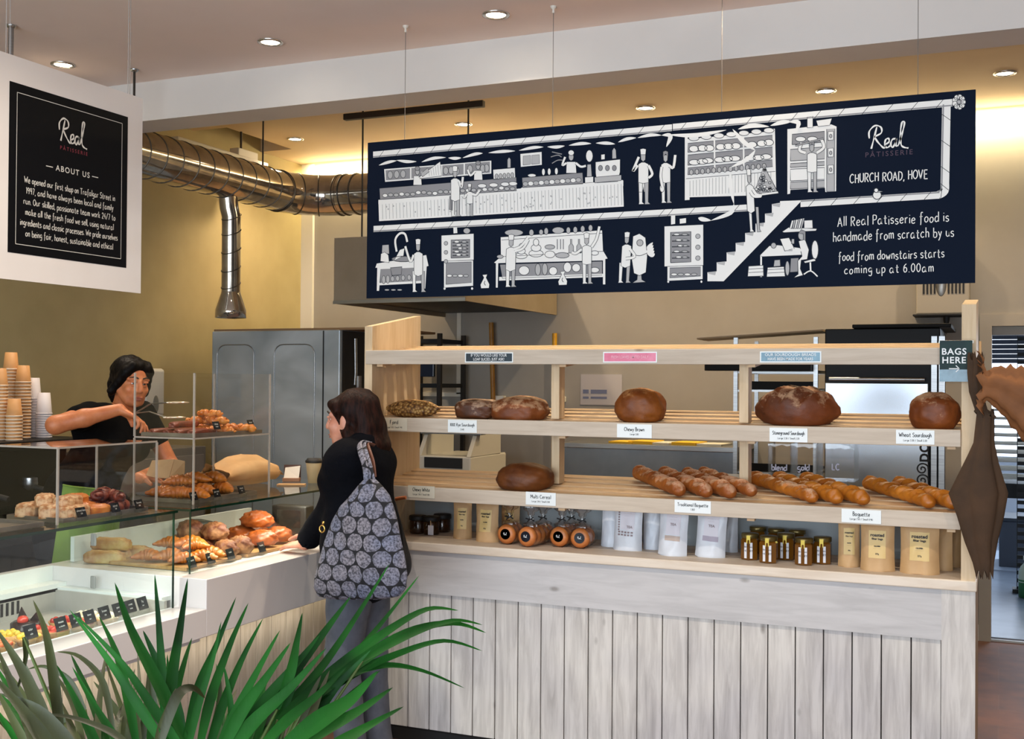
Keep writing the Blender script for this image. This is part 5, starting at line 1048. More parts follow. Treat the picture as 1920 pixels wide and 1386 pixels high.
S(A_, 1, WH, '783,1028 1222,998 1226,1086 1246,1120 1236,1122 1236,1232 1226,1232 1226,1128 772,1140 770,1246 762,1246 762,1140 754,1138 784,1112'); S(A_, 2, GR, '780,1146 1222,1132 1222,1192 790,1206', .002); S(A_, 2, WH, '776,1200 1226,1186 1226,1200 776,1216'); N(A_, 3, .002, '786,1040 1222,1010'); N(A_, 3, .002, '784,1112 1240,1088')
for x, y, rx, ry in ((840, 1008, 40, 14), (916, 1008, 10, 14), (958, 1006, 9, 12), (980, 1002, 9, 15), (1032, 998, 26, 14), (1076, 998, 9, 14), (1106, 996, 9, 14), (1138, 992, 9, 14), (1172, 988, 9, 14)): El(A_, 3, LG, x, y, rx, ry, .0022)
for x, y, s in ((872, 1108, 1), (936, 1098, 1.2)):
    for k in range(3): El(A_, 3+k, WH, x, y-k*20*s, (26-8*k)*s, 13*s, .0024)
El(A_, 3, LG, 996, 1070, 22, 10, .0024); El(A_, 4, WH, 996, 1102, 22, 15, .0024); El(A_, 4, LG, 1050, 1106, 30, 12, .0024)
for x in (1028, 1042, 1054): N(A_, 4, .005, '%d,1036 %d,1080' % (x, x), GR)
for x in (1088, 1122): S(A_, 3, LG, '%d,1096 %d,1066 %d,1056 %d,1036 %d,1036 %d,1056 %d,1066 %d,1096' % (x-10, x-10, x-3, x-3, x+3, x+3, x+10, x+10), .0022)
for x, y, rx, ry in ((884, 1172, 23, 20), (944, 1168, 12, 26), (974, 1166, 12, 26), (1010, 1174, 18, 18), (1072, 1158, 17, 22), (1110, 1160, 18, 18), (1190, 1170, 20, 12), (1190, 1096, 17, 10), (780, 1112, 14, 8)): El(A_, 4, WH if rx > 16 else LG, x, y, rx, ry, .0024)
man(A_, 822, 1015, 1246, .95, .03, [((.06, .28), (.2, .22), (.33, .06)), ((.08, .32), (.24, .26), (.34, .1))], apron=True); man(A_, 1155, 1008, 1232, .95, 0, [((.1, .28), (.2, .12), (.26, -.12)), ((-.1, .32), (-.22, .40), (-.3, .38))])
man(A_, 1318, 1004, 1228, .95, .06, [((.08, .34), (.18, .48), (.0, .52))], apron=True, legs=(-.09, .06)); S(A_, 8, WH, '1350,1120 1356,1024 1384,1012 1410,1030 1418,1110 1412,1180 1384,1194 1360,1184', .0025); El(A_, 9, LG, 1386, 1052, 14, 14, .0025); N(A_, 9, .0025, '1350,1100 1384,1108 1418,1096'); S(A_, 7, LG, '1376,1190 1392,1190 1394,1212 1412,1222 1354,1226 1374,1212', .0022)
for k in range(5): taper(A_, 9, .016, '1410,1088 %d,%d %d,%d' % (1425+k*3, 1070+k*9, 1442+k*2, 1050+k*12))
# office corner
S(D_, 2, WH, '660,828 690,808 820,814 816,824 668,832', .002)
for i in range(6): S(D_, 3, LG if i % 2 else WH, '%d,812 %d,%d %d,%d %d,814' % (694+i*10, 704+i*10, 776-i*2, 714+i*10, 776-i*2, 706+i*9), .0022)
S(D_, 3, WH, '762,812 762,776 800,774 802,812', .0022)
S(D_, 2, WH, '556,938 600,894 640,890 780,908 752,936 568,944', .002); S(D_, 2, WH, '558,940 566,940 566,1038 558,1038'); S(D_, 4, WH, '650,862 692,856 716,906 672,918', .0025); N(D_, 5, .005, '676,916 744,914', LG); El(D_, 4, LG, 620, 892, 12, 13, .0022); S(D_, 4, LG, '702,884 704,862 716,862 716,884', .002)
S(D_, 2, WH, '500,1036 504,988 572,984 574,1034', .003); S(D_, 2, WH, '588,1038 592,994 668,990 674,1036', .003); S(D_, 2, LG, '620,990 624,960 650,958 652,988', .003); El(D_, 3, LG, 684, 998, 10, 34, .0025); S(D_, 2, GR, '696,1016 700,952 736,950 732,1014', .002)
for y in (1002, 1018): N(D_, 3, .002, '504,%d 572,%d' % (y, y-4)); N(D_, 3, .002, '592,%d 670,%d' % (y+2, y-2))
El(D_, 3, WH, 812, 912, 16, 44, .003); S(D_, 3, WH, '760,966 812,952 814,964 766,974', .002); N(D_, 3, .006, '790,966 792,1012', WH); N(D_, 3, .005, '760,1026 792,1010 824,1036', WH)
S(D_, 5, WH, '736,872 766,864 784,912 776,956 748,960 744,1000 756,1030 714,1042 734,1026 732,964 752,942', .0025); El(D_, 6, LG, 750, 846, 16, 22, .0025); S(D_, 7, GR, '736,836 748,818 768,826 768,870 758,862 758,838', .0022); N(D_, 7, .010, '758,884 752,912 708,912', WH)
# small bird on the pipe
El(D_, 6, WH, 1100, 658, 20, 20, .003); El(D_, 7, WH, 1096, 636, 10, 10, .003); S(D_, 7, LG, '1104,638 1128,642 1104,646', .002)
dr.build('printed_drawing', [m_dw, m_dl, m_dg, m_dk], bpan)
c = MB()
def wr(txt, px_, py_, h, sp=D_, w_=.005, jit=.5, s=1, fit=None): o = onY(*sp(px_, py_), YD); stroke_text(c, txt, o, FX, FZ, FN, h, w_, jit=jit, off=.0012, spacing=s, fit=fit)
wr('CHURCH ROAD, HOVE', 1152, 592, .034, w_=.0037, fit=.285); wr('All Real Patisserie food is', 1170, 792, .036, w_=.0033, s=1.25, fit=.405); wr('handmade from scratch by us', 1170, 862, .036, w_=.0033, s=1.2, fit=.44); wr('food from downstairs starts', 1162, 956, .034, w_=.0032, s=1.15, fit=.385); wr('coming up at 6.00am', 1152, 1018, .033, w_=.0032, s=1.6, fit=.325)
def real_logo(c, o, dx, dy, nrm, h, w_):
    for st in REAL[0].split(';'):
        n = [float(v) for v in st.split()]; c.ribbon(catmull([V(o)+V(dx)*((n[i]-8)*h/10)+V(dy)*(n[i+1]*h/10) for i in range(0, len(n), 2)], 6), [w_*(.6+.5*abs(math.sin(j*.4))) for j in range(6*(len(n)//2-1)+1)] if len(n) > 4 else w_, nrm, .0012)
real_logo(c, onY(*D_(1152, 440), YD), FX, FZ, FN, .092, .0062)
c.build('lettering', m_dw, bpan)
c = MB(); sans(c, 'P\u00c2TISSERIE', onY(*D_(1155, 476), YD), FX, FZ, FN, .019, track=1.35); c.build('logo_subtitle', m_mauve, bpan)

# about-us board: a white board with a black printed panel, facing the customers' side
XA = -2.95; GY, GN = V((0, 1, 0)), V((1, 0, 0))
ab = thing('about_board', 'white hanging board with a black about-us panel, at the top left', 'sign board', (XA, 3.0, 1.97))
ay0, ay1, az0, az1 = 2.63, 3.343, 1.969, 2.699
MB().box((XA-.006, ay0, az0), (XA+.002, ay1, az1)).build('board', mat('board_white', 'ece6de', .12, coat=.4), ab)
ky0, ky1, kz0, kz1 = 2.722, 3.264, 2.057, 2.612
kpan = MB().box((XA+.002, ky0, kz0), (XA+.0032, ky1, kz1)).build('black_panel', mat('panel_black', '0c0d10', .55, spec=.1), ab)
c = MB(); i_ = .03; yy0, yy1, zz0, zz1 = ky0+i_, ky1-i_, kz0+i_, kz1-i_; xx = XA+.0042
for a, b in (((yy0, zz0), (yy1, zz0)), ((yy1, zz0), (yy1, zz1)), ((yy1, zz1), (yy0, zz1)), ((yy0, zz1), (yy0, zz0))): c.ribbon([(xx, a[0], a[1]), (xx, b[0], b[1])], .0022, GN)
cy = (ky0+ky1)/2
def atb(px_, py_): return onX(px_, py_, XA+.0032)
fz = lambda f: kz1-.555*f
real_logo(c, (XA+.0032, cy+.003, fz(.275)), GY, FZ, GN, .082, .006)
sans(c, 'ABOUT US', (XA+.0032, cy+.004, fz(.462)), GY, FZ, GN, .019, bold=.012, track=1.25)
for s in (-1, 1): c.ribbon([(xx, cy+.004+s*.09, fz(.447)), (xx, cy+.004+s*.12, fz(.447))], .003, GN)
for i, (l, fw_) in enumerate([('We opened our first shop on Trafalgar Street in', .415), ('1997, and have always been local and family', .40), ('run. Our skilled, passionate team work 24/7 to', .42), ('make all the fresh food we sell, using natural', .404), ('ingredients and classic processes. We pride ourselves', .445), ('on being fair, honest, sustainable and ethical', .40)]):
    stroke_text(c, l, (XA+.0032, cy, fz(.575+.0635*i)), GY, FZ, GN, .0205, .0026, jit=.3, off=.001, fit=fw_)
c.build('lettering', mat('board_lettering', 'd8d6cc', .5), kpan)
c = MB(); sans(c, 'P\u00c2TISSERIE', (XA+.0032, cy+.008, fz(.325)), GY, FZ, GN, .0125, track=1.5); c.build('logo_subtitle', mat('print_red', '8c3440', .5), kpan)
m_line = mat('hanging_line', 'b8b0a8', .3, alpha=.8)
for y in (ay0+.08, ay0+.095, ay1-.075, ay1-.065): MB().tube([(XA-.002, y, az1-.002), (XA-.002, y, ZC)], .0014, 6).build('hanging_line', m_line, ab)
# ------------------------------------------------------------------ bread on the rack
def crust_mat(name, c1, c2, flour, amt, sc=9, rough=.55, seeds=0):
    m = mat(name, c1, rough); v = coords(m, (1, 1, 1)); c = ramp(m, noise(m, v, sc, 5, .6), [(.32, c1), (.68, c2)])
    if amt:
        n2 = noise(m, v, 16, 6, .7); up_ = nd(m, 'ShaderNodeNewGeometry'); sp_ = nd(m, 'ShaderNodeSeparateXYZ'); lk(m, up_.outputs['Normal'], sp_.inputs[0])
        a = nd(m, 'ShaderNodeMath', operation='MULTIPLY_ADD'); a.inputs[1].default_value = .22; lk(m, sp_.outputs[2], a.inputs[0]); lk(m, n2, a.inputs[2])
        c = mixc(m, ramp(m, a.outputs[0], [(.74-amt*.2, (0, 0, 0)), (.86-amt*.2, (.8,)*3)]), c, flour)
    base(m, c); bump(m, noise(m, v, 45 if not seeds else 70, 4), .35 if not seeds else 1, .004); return m
m_rye = crust_mat('crust_rye', '5c2a0c', '824414', 'c8a884', .7); m_ryet = crust_mat('crust_rye_tin', '3a1e0c', '5e3214', 'c8ac90', .8, 12)
m_brn = crust_mat('crust_brown', '602c08', '8c4e12', 'b88c58', .3); m_stn = crust_mat('crust_stoneground', '46200a', '743810', 'c8a684', .55, 7); m_wht = crust_mat('crust_wheat', '5a2808', '864410', 'ccaa86', .6); m_mul = crust_mat('crust_multi', '462008', '6c3a0a', 'a06a2a', .0)
m_seed = mat('crust_seeded', '8a6a3a', .6)
def _():
    m = m_seed; v = coords(m, (1, 1, 1)); vo = nd(m, 'ShaderNodeTexVoronoi'); vo.inputs['Scale'].default_value = 75; lk(m, v, vo.inputs['Vector'])
    base(m, ramp(m, vo.outputs['Distance'], [(.15, 'c9a868'), (.5, '8a622c'), (.8, '4a2c12')])); bump(m, vo.outputs['Distance'], 1, .006)
_()
def loaf(name, lab, x0, x1, yt, ybase, k, m, shape, Y=4.70, dep=.7, group=None, fullY=False):
    a, b = onY(x0, ybase, Y), onY(x1, ybase, Y); L = b.x-a.x; zb = shz(k, Y); H = onY((x0+x1)/2, yt, Y).z-zb; W = L*dep
    def fn(p):
        q = V(p); e, tp, fl, am = shape['e'], shape.get('taper', 0), shape.get('flat', -.72), shape.get('n', .05)
        q = V([math.copysign(abs(c)**e, c) for c in q]); s = 1-tp*abs(p.x)**2.2; q.y *= s; q.z *= (s*.5+.5 if tp else 1)
        q *= 1+am*nz(p, 2, ord(lab[0])+L*30)+am*.5*nz(p, 5, L*50)
        for (cx_, sl) in shape.get('slash', ()):
            d = (q.x-cx_-sl*q.y); 
            if q.z > 0: q.z += -.20*math.exp(-(d/.06)**2)+.11*math.exp(-((d-.15)/.08)**2)
        q.z = max(q.z, fl); return q
    fl = shape.get('flat', -.72); cz = zb+H*(-fl)/(1-fl)*1.0; hz = H/(1-fl)
    o = MB().blob((0, 0, cz-zb), (L/2, W/2, hz), fn, 72, 40).build(name, m); o.location = ((a.x+b.x)/2, Y, zb+.003); o.rotation_euler = (math.atan(SH[k][2]/(RB-RS-.012)), 0, 0); return tag(o, lab, 'bread', group)
loaf('seeded_loaf', 'oat-seeded pointed loaf at the left end of the middle shelf', 724, 826, 751, 782, 1, m_seed, dict(e=.9, taper=.75, n=.05), 4.68, .5)
loaf('rye_loaf', 'small square-ended dark rye loaf with cracked floury top', 859, 934, 750, 786, 1, m_ryet, dict(e=.62, flat=-.8, n=.08), 4.68, .75)
loaf('rye_loaf', 'large round rye loaf dusted with flour left of the first divider post', 925, 1028, 744, 787, 1, m_rye, dict(e=.86, n=.07, flat=-.55), 4.67, .8)
loaf('brown_loaf', 'round brown loaf alone in the middle bay of the middle shelf', 1157, 1248, 729, 782, 1, m_brn, dict(e=.9, n=.08, flat=-.6), 4.69, .85)
loaf('sourdough_loaf', 'long dark scored sourdough loaf in the right bay of the middle shelf', 1416, 1575, 728, 785, 1, m_stn, dict(e=.84, taper=.55, n=.05, flat=-.6, slash=((-.45, .5), (.1, .5), (.6, .5))), 4.70, .6)
loaf('sourdough_loaf', 'tall round floury sourdough loaf beside the right post', 1704, 1801, 737, 803, 1, m_wht, dict(e=.93, n=.07, flat=-.66), 4.66, .85)
loaf('cereal_loaf', 'dark oval multi cereal loaf alone on the lowest shelf', 934, 1036, 869, 922, 0, m_mul, dict(e=.92, n=.06, flat=-.6), 4.68, .75)
m_bgt = crust_mat('crust_baguette_floury', '7c3a10', 'aa6424', 'd0ae90', .65, 8); m_bgg = crust_mat('crust_baguette_gold', '96500f', 'c67c26', 'd8b890', .0, 7, .4); m_bgd = crust_mat('crust_baguette_gold_dusty', '924c10', 'c07626', 'd8c2a8', .5, 7, .45)
def baguette(lab, pb, pf, r, m, group, yb=4.955, yf=4.615, lift=0, bumps=9):
    b, f = onY(pb[0], pb[1], yb), onY(pf[0], pf[1], yf); b.z = shz(0, yb)+r*1.1+lift; f.z = shz(0, yf)+r*1.1+lift
    c = MB(); n = 72; L = (f-b).length; d = (f-b).normalized(); sd, up = frame(d)
    pts, rs = [], []
    for i in range(n+1):
        t = i/n; e = min(t, 1-t)*L/r; w_ = r*min(1, math.sqrt(max(0, 1-(1-min(e/1.3, 1))**2))+.04); w_ *= 1+.03*math.sin(t*bumps*2*PI)*(m is not m_bgt)+.04*nz((t*9, 1, 2), 1, b.x)
        pts.append(V((0, 0, 0))+d*((t-.5)*L)+up*(.002*math.sin(t*bumps*2*PI+1))+sd*(.005*math.sin(t*3+b.x*9))); rs.append(max(w_, .002))
    c.tube(pts, rs, 26, flat=.92)
    vs2 = []                                                   # diagonal scoring ridges along the top
    for p in c.v:
        p = V(p); t = p.dot(d)/L+.5; s_ = p.dot(sd)/r; h_ = p.dot(up)/r
        if h_ > .1 and .04 < t < .96: u = (t*bumps*.62+s_*.28) % 1; p += up*(.34*r*(math.exp(-((u-.40)/.12)**2)-1.1*math.exp(-((u-.60)/.07)**2)))
        vs2.append(tuple(p))
    c.v = vs2
    o = c.build('baguette', m); o.location = (b+f)/2; return tag(o, lab, 'bread', group)
G1, G2 = 'floury traditional baguettes', 'golden baguettes'
baguette('floury baguette at the left of the four-baguette bunch', (1191, 893), (1281, 927), .031, m_bgt, G1); baguette('floury baguette second from the left in the bunch of four', (1240, 893), (1330, 929), .031, m_bgt, G1); baguette('floury baguette third from the left, partly under the top one', (1284, 891), (1373, 931), .031, m_bgt, G1); baguette('slim floury baguette lying highest, beside the second divider post', (1314, 882), (1412, 930), .027, m_bgt, G1, lift=.014)
baguette('golden baguette nearest the second divider post, white flour on its tip', (1406, 886), (1530, 940), .028, m_bgd, G2); baguette('golden baguette in the middle of the bunch of three', (1450, 886), (1578, 942), .029, m_bgg, G2); baguette('golden baguette at the right of the bunch of three', (1503, 885), (1628, 942), .030, m_bgg, G2)
baguette('golden baguette of the right pair, nearer the price card', (1624, 890), (1747, 950), .028, m_bgg, G2); baguette('golden baguette of the right pair, running behind the hanging paper bag', (1678, 890), (1792, 949), .029, m_bgg, G2)

# ------------------------------------------------------------------ packets and jars on the counter
CT = .9225
m_pbag = noisy('coffee_bag_kraft', 'bf9a6a', 'cca87a', 7, .65, .4, bd=.006); m_plab = mat('coffee_label', 'dcbf7e', .5); m_pouch = noisy('pouch_white', 'ccd2da', 'd8dde4', 6, .4, .3, bd=.008); m_ptop = mat('pouch_label', 'd6d4dc', .5); m_pat = mat('pouch_pattern', '8a7a7c', .5); m_band = mat('pouch_band', 'b8a69a', .5)
def pouch_mb(w_, h, d, seed, crimp=.02):
    """stand-up pouch: gusseted base, sealed flat top, slightly puckered"""
    c = MB(); nu, nv = 24, 18
    def P(side):
        def f(u, v):
            x = (u-.5)*w_*(1-.05*math.sin(v*PI)); prof = math.sqrt(max(0, 1-v))*(.55+.45*math.cos(v*1.2)); edge = max(0, 1-abs(2*u-1)**3.0)
            y = side*(d/2)*prof*edge*(1+.18*nz((u*3, v*3, seed), 1))+.004*nz((u*4, v*5, seed+9), 1); return V((x, y, v*h+(.006*math.sin(u*PI)*side if v < .01 else 0)+.004*nz((u*5, seed, 0), 1)*v))
        return f
    c.grid(P(-1), nu, nv); c.grid(P(1), nu, nv); c.grid(lambda u, v: V(((u-.5)*w_, (v-.5)*d*max(0, 1-abs(2*u-1)**3.0), .0015)), nu, 2); return c
def lab_on(c, fn, u0, u1, v0, v1, off=-.0012, n=8): c.grid(lambda u, v: fn(u0+(u1-u0)*u, v0+(v1-v0)*v)+V((0, off, 0)), n, n)
def surf(w_, h, d, seed):
    def f(u, v):
        x = (u-.5)*w_*(1-.05*math.sin(v*PI)); prof = math.sqrt(max(0, 1-v))*(.55+.45*math.cos(v*1.2)); edge = max(0, 1-abs(2*u-1)**3.0)
        return V((x, -(d/2)*prof*edge*(1+.18*nz((u*3, v*3, seed), 1))+.004*nz((u*4, v*5, seed+9), 1), v*h+.004*nz((u*5, seed, 0), 1)*v))
    return f
def mid_text(c, fn, txt, u, v, h, kind, width=.0012, fit=None):
    o = fn(u, v)+V((0, -.0035, 0)); e = fn(u, v+.05)+V((0, -.0035, 0)); dz_ = (e-o).normalized()
    if kind == 's': sans(c, txt, o, FX, dz_, FN, h, bold=.03, off=0)
    else: stroke_text(c, txt, o, FX, dz_, FN, h, width, off=0, fit=fit)
def coffee_bag(lab, px0, px1, pbase, h=.19, d=.075, seed=1, rz=0, labelled=True):
    a, b = onZ(px0, pbase, CT), onZ(px1, pbase, CT); w_ = (b-a).x
    t = thing('coffee_bag', lab, 'coffee bag', ((a.x+b.x)/2, (a.y+b.y)/2+d/2, CT), 'kraft bags of coffee', rz=rz)
    pouch_mb(w_, h, d, seed).build('pouch', m_pbag, t, True); fn = surf(w_, h, d, seed)
    if labelled:
        c = MB(); lab_on(c, fn, .25, .76, .24, .74); kl = c.build('paper_label', m_plab, t, True); c = MB(); k = w_/.15
        mid_text(c, fn, 'roasted', .505, .635, .0135*k, 's'); mid_text(c, fn, 'filter bags', .505, .575, .0085*k, 's'); mid_text(c, fn, 'COLOMBIA', .505, .45, .005*k, 'h'); mid_text(c, fn, '- - - - - - - -', .505, .41, .005*k, 'h', .0008); mid_text(c, fn, '227g', .505, .31, .006*k, 'h'); c.build('lettering', m_ink, kl, True)
    return t
coffee_bag('kraft coffee bag turned sideways, left of the labelled pair', 842, 882, 1011, .19, .06, 1, .25); coffee_bag('kraft coffee bag facing forward in the left group', 881, 934, 1017, .195, .07, 2); coffee_bag('kraft coffee bag half hidden behind the bagged rolls', 930, 975, 1007, .165, .06, 3, -.1)
coffee_bag('kraft coffee bag beside the honey jars', 1568, 1612, 1064, .208, .06, 4, .12); coffee_bag('kraft coffee bag in the middle of the right group', 1609, 1678, 1072, .212, .08, 5); coffee_bag('kraft coffee bag at the front right of the right group', 1684, 1762, 1078, .215, .085, 6); coffee_bag('plain kraft bag tucked behind the front right coffee bag', 1742, 1788, 1070, .195, .06, 7, -.35, False); coffee_bag('plain dark kraft bag against the right post', 1765, 1803, 1064, .185, .06, 8, -.1, False)
def tea_pouch(lab, px0, px1, pbase, seed, style, h=.212, rz=0, lean=0):
    a, b = onZ(px0, pbase, CT), onZ(px1, pbase, CT); w_ = (b-a).x; d = .06
    t = thing('tea_pouch', lab, 'tea pouch', ((a.x+b.x)/2, (a.y+b.y)/2+d/2, CT), 'white tea pouches', rz=rz); t.rotation_euler = (0, lean, rz)
    pouch_mb(w_, h, d, seed).build('pouch', m_pouch, t, True); fn = surf(w_, h, d, seed)
    c = MB()
    if style != 'plain': lab_on(c, fn, .26, .76, .42, .86); kl = c.build('label', m_ptop, t, True)
    c = MB()
    if style == 'pattern':
        for i in range(9): lab_on(c, fn, .17, .23, .40+i*.05, .435+i*.05, -.0016, 2)
        for i in range(5): lab_on(c, fn, .19+i*.115, .27+i*.115, .30, .335, -.0016, 2); lab_on(c, fn, .19+i*.115, .27+i*.115, .355, .39, -.0016, 2)
        c.build('pattern_band', m_pat, t, True)
    elif style == 'band': lab_on(c, fn, .24, .78, .30, .40, -.0016); c.build('colour_band', m_band, t, True)
    elif style == 'mauve': lab_on(c, fn, .24, .78, .32, .42, -.0016); c.build('colour_band', mat('pouch_mauve', 'a79fae', .5), t, True)
    if style != 'plain':
        c = MB(); mid_text(c, fn, 'TEA', .60 if style == 'pattern' else .52, .46 if style == 'pattern' else .60, .010, 's'); mid_text(c, fn, '- - - - - - -', .5, .75, .006, 'h', .001); mid_text(c, fn, '- - - - -', .5, .70, .006, 'h', .001); c.build('lettering', m_pat, kl, True)
    return t
tea_pouch('white tea pouch half hidden at the left of the tea group', 1120, 1168, 1026, 1, 'plain', rz=.15, lean=.03); tea_pouch('white tea pouch with a dark dotted pattern round its label', 1141, 1204, 1033, 2, 'pattern', lean=.03); tea_pouch('white tea pouch behind, between the patterned and the beige-banded ones', 1200, 1240, 1031, 3, 'plain', rz=.1); tea_pouch('white tea pouch with a beige band under its label', 1226, 1288, 1043, 4, 'band', lean=.05); tea_pouch('white tea pouch with a mauve band, rightmost of the tea front row', 1296, 1360, 1046, 5, 'mauve', lean=.06); tea_pouch('white tea pouch at the back right of the tea group', 1352, 1384, 1036, 6, 'plain', rz=-.3)
# bagged rolls
m_roll = noisy('roll_crust', 'b4622c', 'cf8446', 14, .4, .2); m_film = thin_glass('cello_film', (.95, .94, .93), .09, .16); m_lbl = mat('label_navy', '151a28', .4)
def rolls(lab, px_, py_, rr_=.044, ln=.13, rz=0):
    c0 = onZ(px_, py_+19, CT); t = thing('bagged_rolls', lab, 'bagged rolls', (c0.x, c0.y+.01, CT), 'clear bags of rolls', rz=rz)
    for i in range(3 if ln > .1 else 2):
        y = .02+i*.042; c = MB(); c.lathe([(0, -.02), (rr_*.7, -.019), (rr_*.96, -.010), (rr_, 0), (rr_*.96, .012), (rr_*.7, .02), (0, .021)], 26, M=Matrix.Translation((0, y, rr_+.001)) @ Matrix.Rotation(PI/2, 4, 'X')); c.build('roll', m_roll, t, True)
    c = MB(); c.lathe([(0, 0), (.0235, 0)], 24, M=Matrix.Translation((0, -.0035, rr_+.003)) @ Matrix.Rotation(PI/2, 4, 'X')); kl = c.build('round_label', m_lbl, t, True)
    c = MB(); real_logo(c, (0, -.0038, rr_-.001), FX, FZ, FN, .011, .0011); c.build('label_logo', m_white, kl, True)
    R = rr_+.003
    def film(u, v):
        a = u*2*PI; y = -.004+v*(ln+.02); s = 1.03+.10*nz((math.cos(a)*4, math.sin(a)*4, v*6), 1, px_)
        return V((R*s*math.cos(a), y, max(.0008, rr_+R*s*math.sin(a))))
    c = MB(); c.grid(film, 28, 10)
    nb = V((.0, ln*.35, 2*rr_+.01))
    def neck(u, v): a = u*2*PI; s = [.030, .012, .004, .014, .030][min(4, int(v*4.999))]; return nb+V((s*math.cos(a)*(1+.4*math.sin(a*5)), s*.7*math.sin(a), -.012+v*.085))
    c.grid(neck, 24, 8); c.build('clear_bag', m_film, t, True)
    c = MB(); c.tube([nb+V((-.022, -.006, .024)), nb+V((-.006, -.006, .02)), nb+V((.006, -.006, .022)), nb+V((.020, -.006, .014))], .003, 6); c.tube([nb+V((-.014, -.006, .010)), nb+V((.004, -.007, .022)), nb+V((.016, -.006, .03))], .0025, 6); c.build('tie', m_blk, t, True)
rolls('bagged rolls with a navy label, leftmost of the four, by the coffee bags', 946, 1003); rolls('bagged rolls with a navy label, second of the four, tall crinkled neck', 984, 1008, rz=-.1); rolls('bagged rolls with a navy label, third of the four', 1045, 1008); rolls('bagged rolls with a navy label, nearest the tea pouches', 1085, 1011, rz=.1)
rolls('bagged rolls behind, between the second and third labelled bags', 1012, 999, .04, .085); rolls('bagged rolls in the back row behind the third labelled bag', 1066, 999, .04, .085)
# honey jars
m_hon = mat('honey', '6a4210', .15, coat=.5); m_hlid = mat('jar_lid', '6d5e34', .3, .6); m_hlab = mat('jar_label', 'd8d8dc', .5)
def jar(lab, px_, pbase, front=True, r=.0385, h=.104, y=None):
    p = onZ(px_, pbase, CT); t = thing('honey_jar', lab, 'honey jar', (p.x, p.y+r*.9 if y is None else y, CT), 'hexagonal honey jars')
    MB(rotz(PI/6)).lathe([(0, 0), (r*.96, .001), (r, .006), (r, h*.78), (r*.8, h*.88), (r*.76, h*.9)], 6, smooth=False).build('jar', m_hon, t, True)
    MB().lathe([(r*.9, h*.86), (r*.93, h*.87), (r*.93, h*1.02), (r*.88, h*1.04), (0, h*1.04)], 22).build('lid', m_hlid, t, True)
    if front:
        Rr = r*.866+.0012; kl = MB().box((-r*.44, -Rr, .008), (r*.44, -Rr+.001, h*.70)).build('label', m_hlab, t, True)
        MB().box((-r*.2, -r*.94, h*.66), (r*.2, -r*.93+.002, h*.98)).build('seal_strip', mat('gold_seal', 'a8923e', .3, .7), t, True)
        c = MB(); 
        for s, z, hh in (('BEE', .6, .006), ('Brighton', .5, .0065), ('HONEY', .34, .0075), ('- - -', .2, .004)): sans(c, s, (0, -Rr-.0001, h*z), FX, FZ, FN, hh, bold=.01, off=.0006)
        c.build('lettering', m_ink, kl, True)
for px_, pb, lb in ((1403, 1051, 'leftmost of the front row'), (1438, 1057, 'second from the left in the front row'), (1471, 1051, 'third, set slightly back'), (1505, 1061, 'fourth from the left in the front row'), (1540, 1059, 'rightmost of the front row')): jar('honey jar with a white label, '+lb, px_, pb)
for px_, pb, lb in ((1418, 1036, 'at the left of the back row'), (1453, 1040, 'in the middle of the back row'), (1492, 1043, 'at the right of the back row')): jar('unlabelled honey jar '+lb, px_, pb, False)
# squat dark jars at the left end
m_jd = mat('preserve_dark', '2c1608', .2, coat=.4)
for px_, pb, lb, tagd in ((776, 1002, 'squat dark preserve jar half behind the woman', 0), (801, 1004, 'squat dark preserve jar with a hanging paper tag', 1), (822, 999, 'squat dark preserve jar nearest the coffee bags', 0)):
    p = onZ(px_, pb, CT); t = thing('preserve_jar', lb, 'jar', (p.x, p.y+.04, CT), 'squat preserve jars')
    MB().lathe([(0, 0), (.037, .001), (.04, .01), (.04, .06), (.034, .068)], 22).build('jar', m_jd, t, True); MB().lathe([(.041, .064), (.043, .068), (.043, .082), (.04, .086), (0, .086)], 22).build('lid', m_blk, t, True)
    if tagd: MB().box((.006, -.044, .003), (.034, -.042, .048)).build('paper_tag', m_ptop, t, True); MB().tube([(.02, -.043, .048), (.02, -.045, .07)], .002, 6).build('tag_string', m_kraft, t, True)

# ------------------------------------------------------------------ paper bags strung on the right post
def bag_sheet(c, stations, folds, seed, depth=.03, closed=True):
    """gathered paper: stations = (centre, half width vector, depth scale); pleated round a flat ellipse"""
    n = 36
    def ringp(i):
        ce, hw, ds = stations[i]; ax = (V(stations[min(i+1, len(stations)-1)][0])-V(stations[max(i-1, 0)][0])).normalized(); hw = V(hw); nn = hw.cross(ax).normalized(); out = []
        for j in range(n):
            a = 2*PI*j/n; k = 1+.34*(abs(math.sin(a*folds*.5+seed))-.5)*(1.6 if i in (0, len(stations)-1) else 1)+.12*nz((math.cos(a)*3, math.sin(a)*3, i*1.1), 1, seed)
            out.append(V(ce)+hw*math.cos(a)*k+nn*(depth*ds*math.sin(a)*k)+ax*(.018*math.sin(a*folds*1.5+seed) if i in (0, len(stations)-1) else 0))
        return out
    vs = [p for i in range(len(stations)) for p in ringp(i)]
    c.add(vs, [[i*n+j, i*n+(j+1) % n, (i+1)*n+(j+1) % n, (i+1)*n+j] for i in range(len(stations)-1) for j in range(n)], True)
YG = 4.47
def st(l): return [(onY((x0+x1)/2, y, YG), (onY(x1, y, YG)-onY(x0, y, YG))/2, d) for x0, x1, y, d in l]
t = thing('paper_bag', 'dark brown flattened paper bag hanging down the front of the right post', 'paper bag', onY(1840, 1070, YG), 'brown paper bags on the right post')
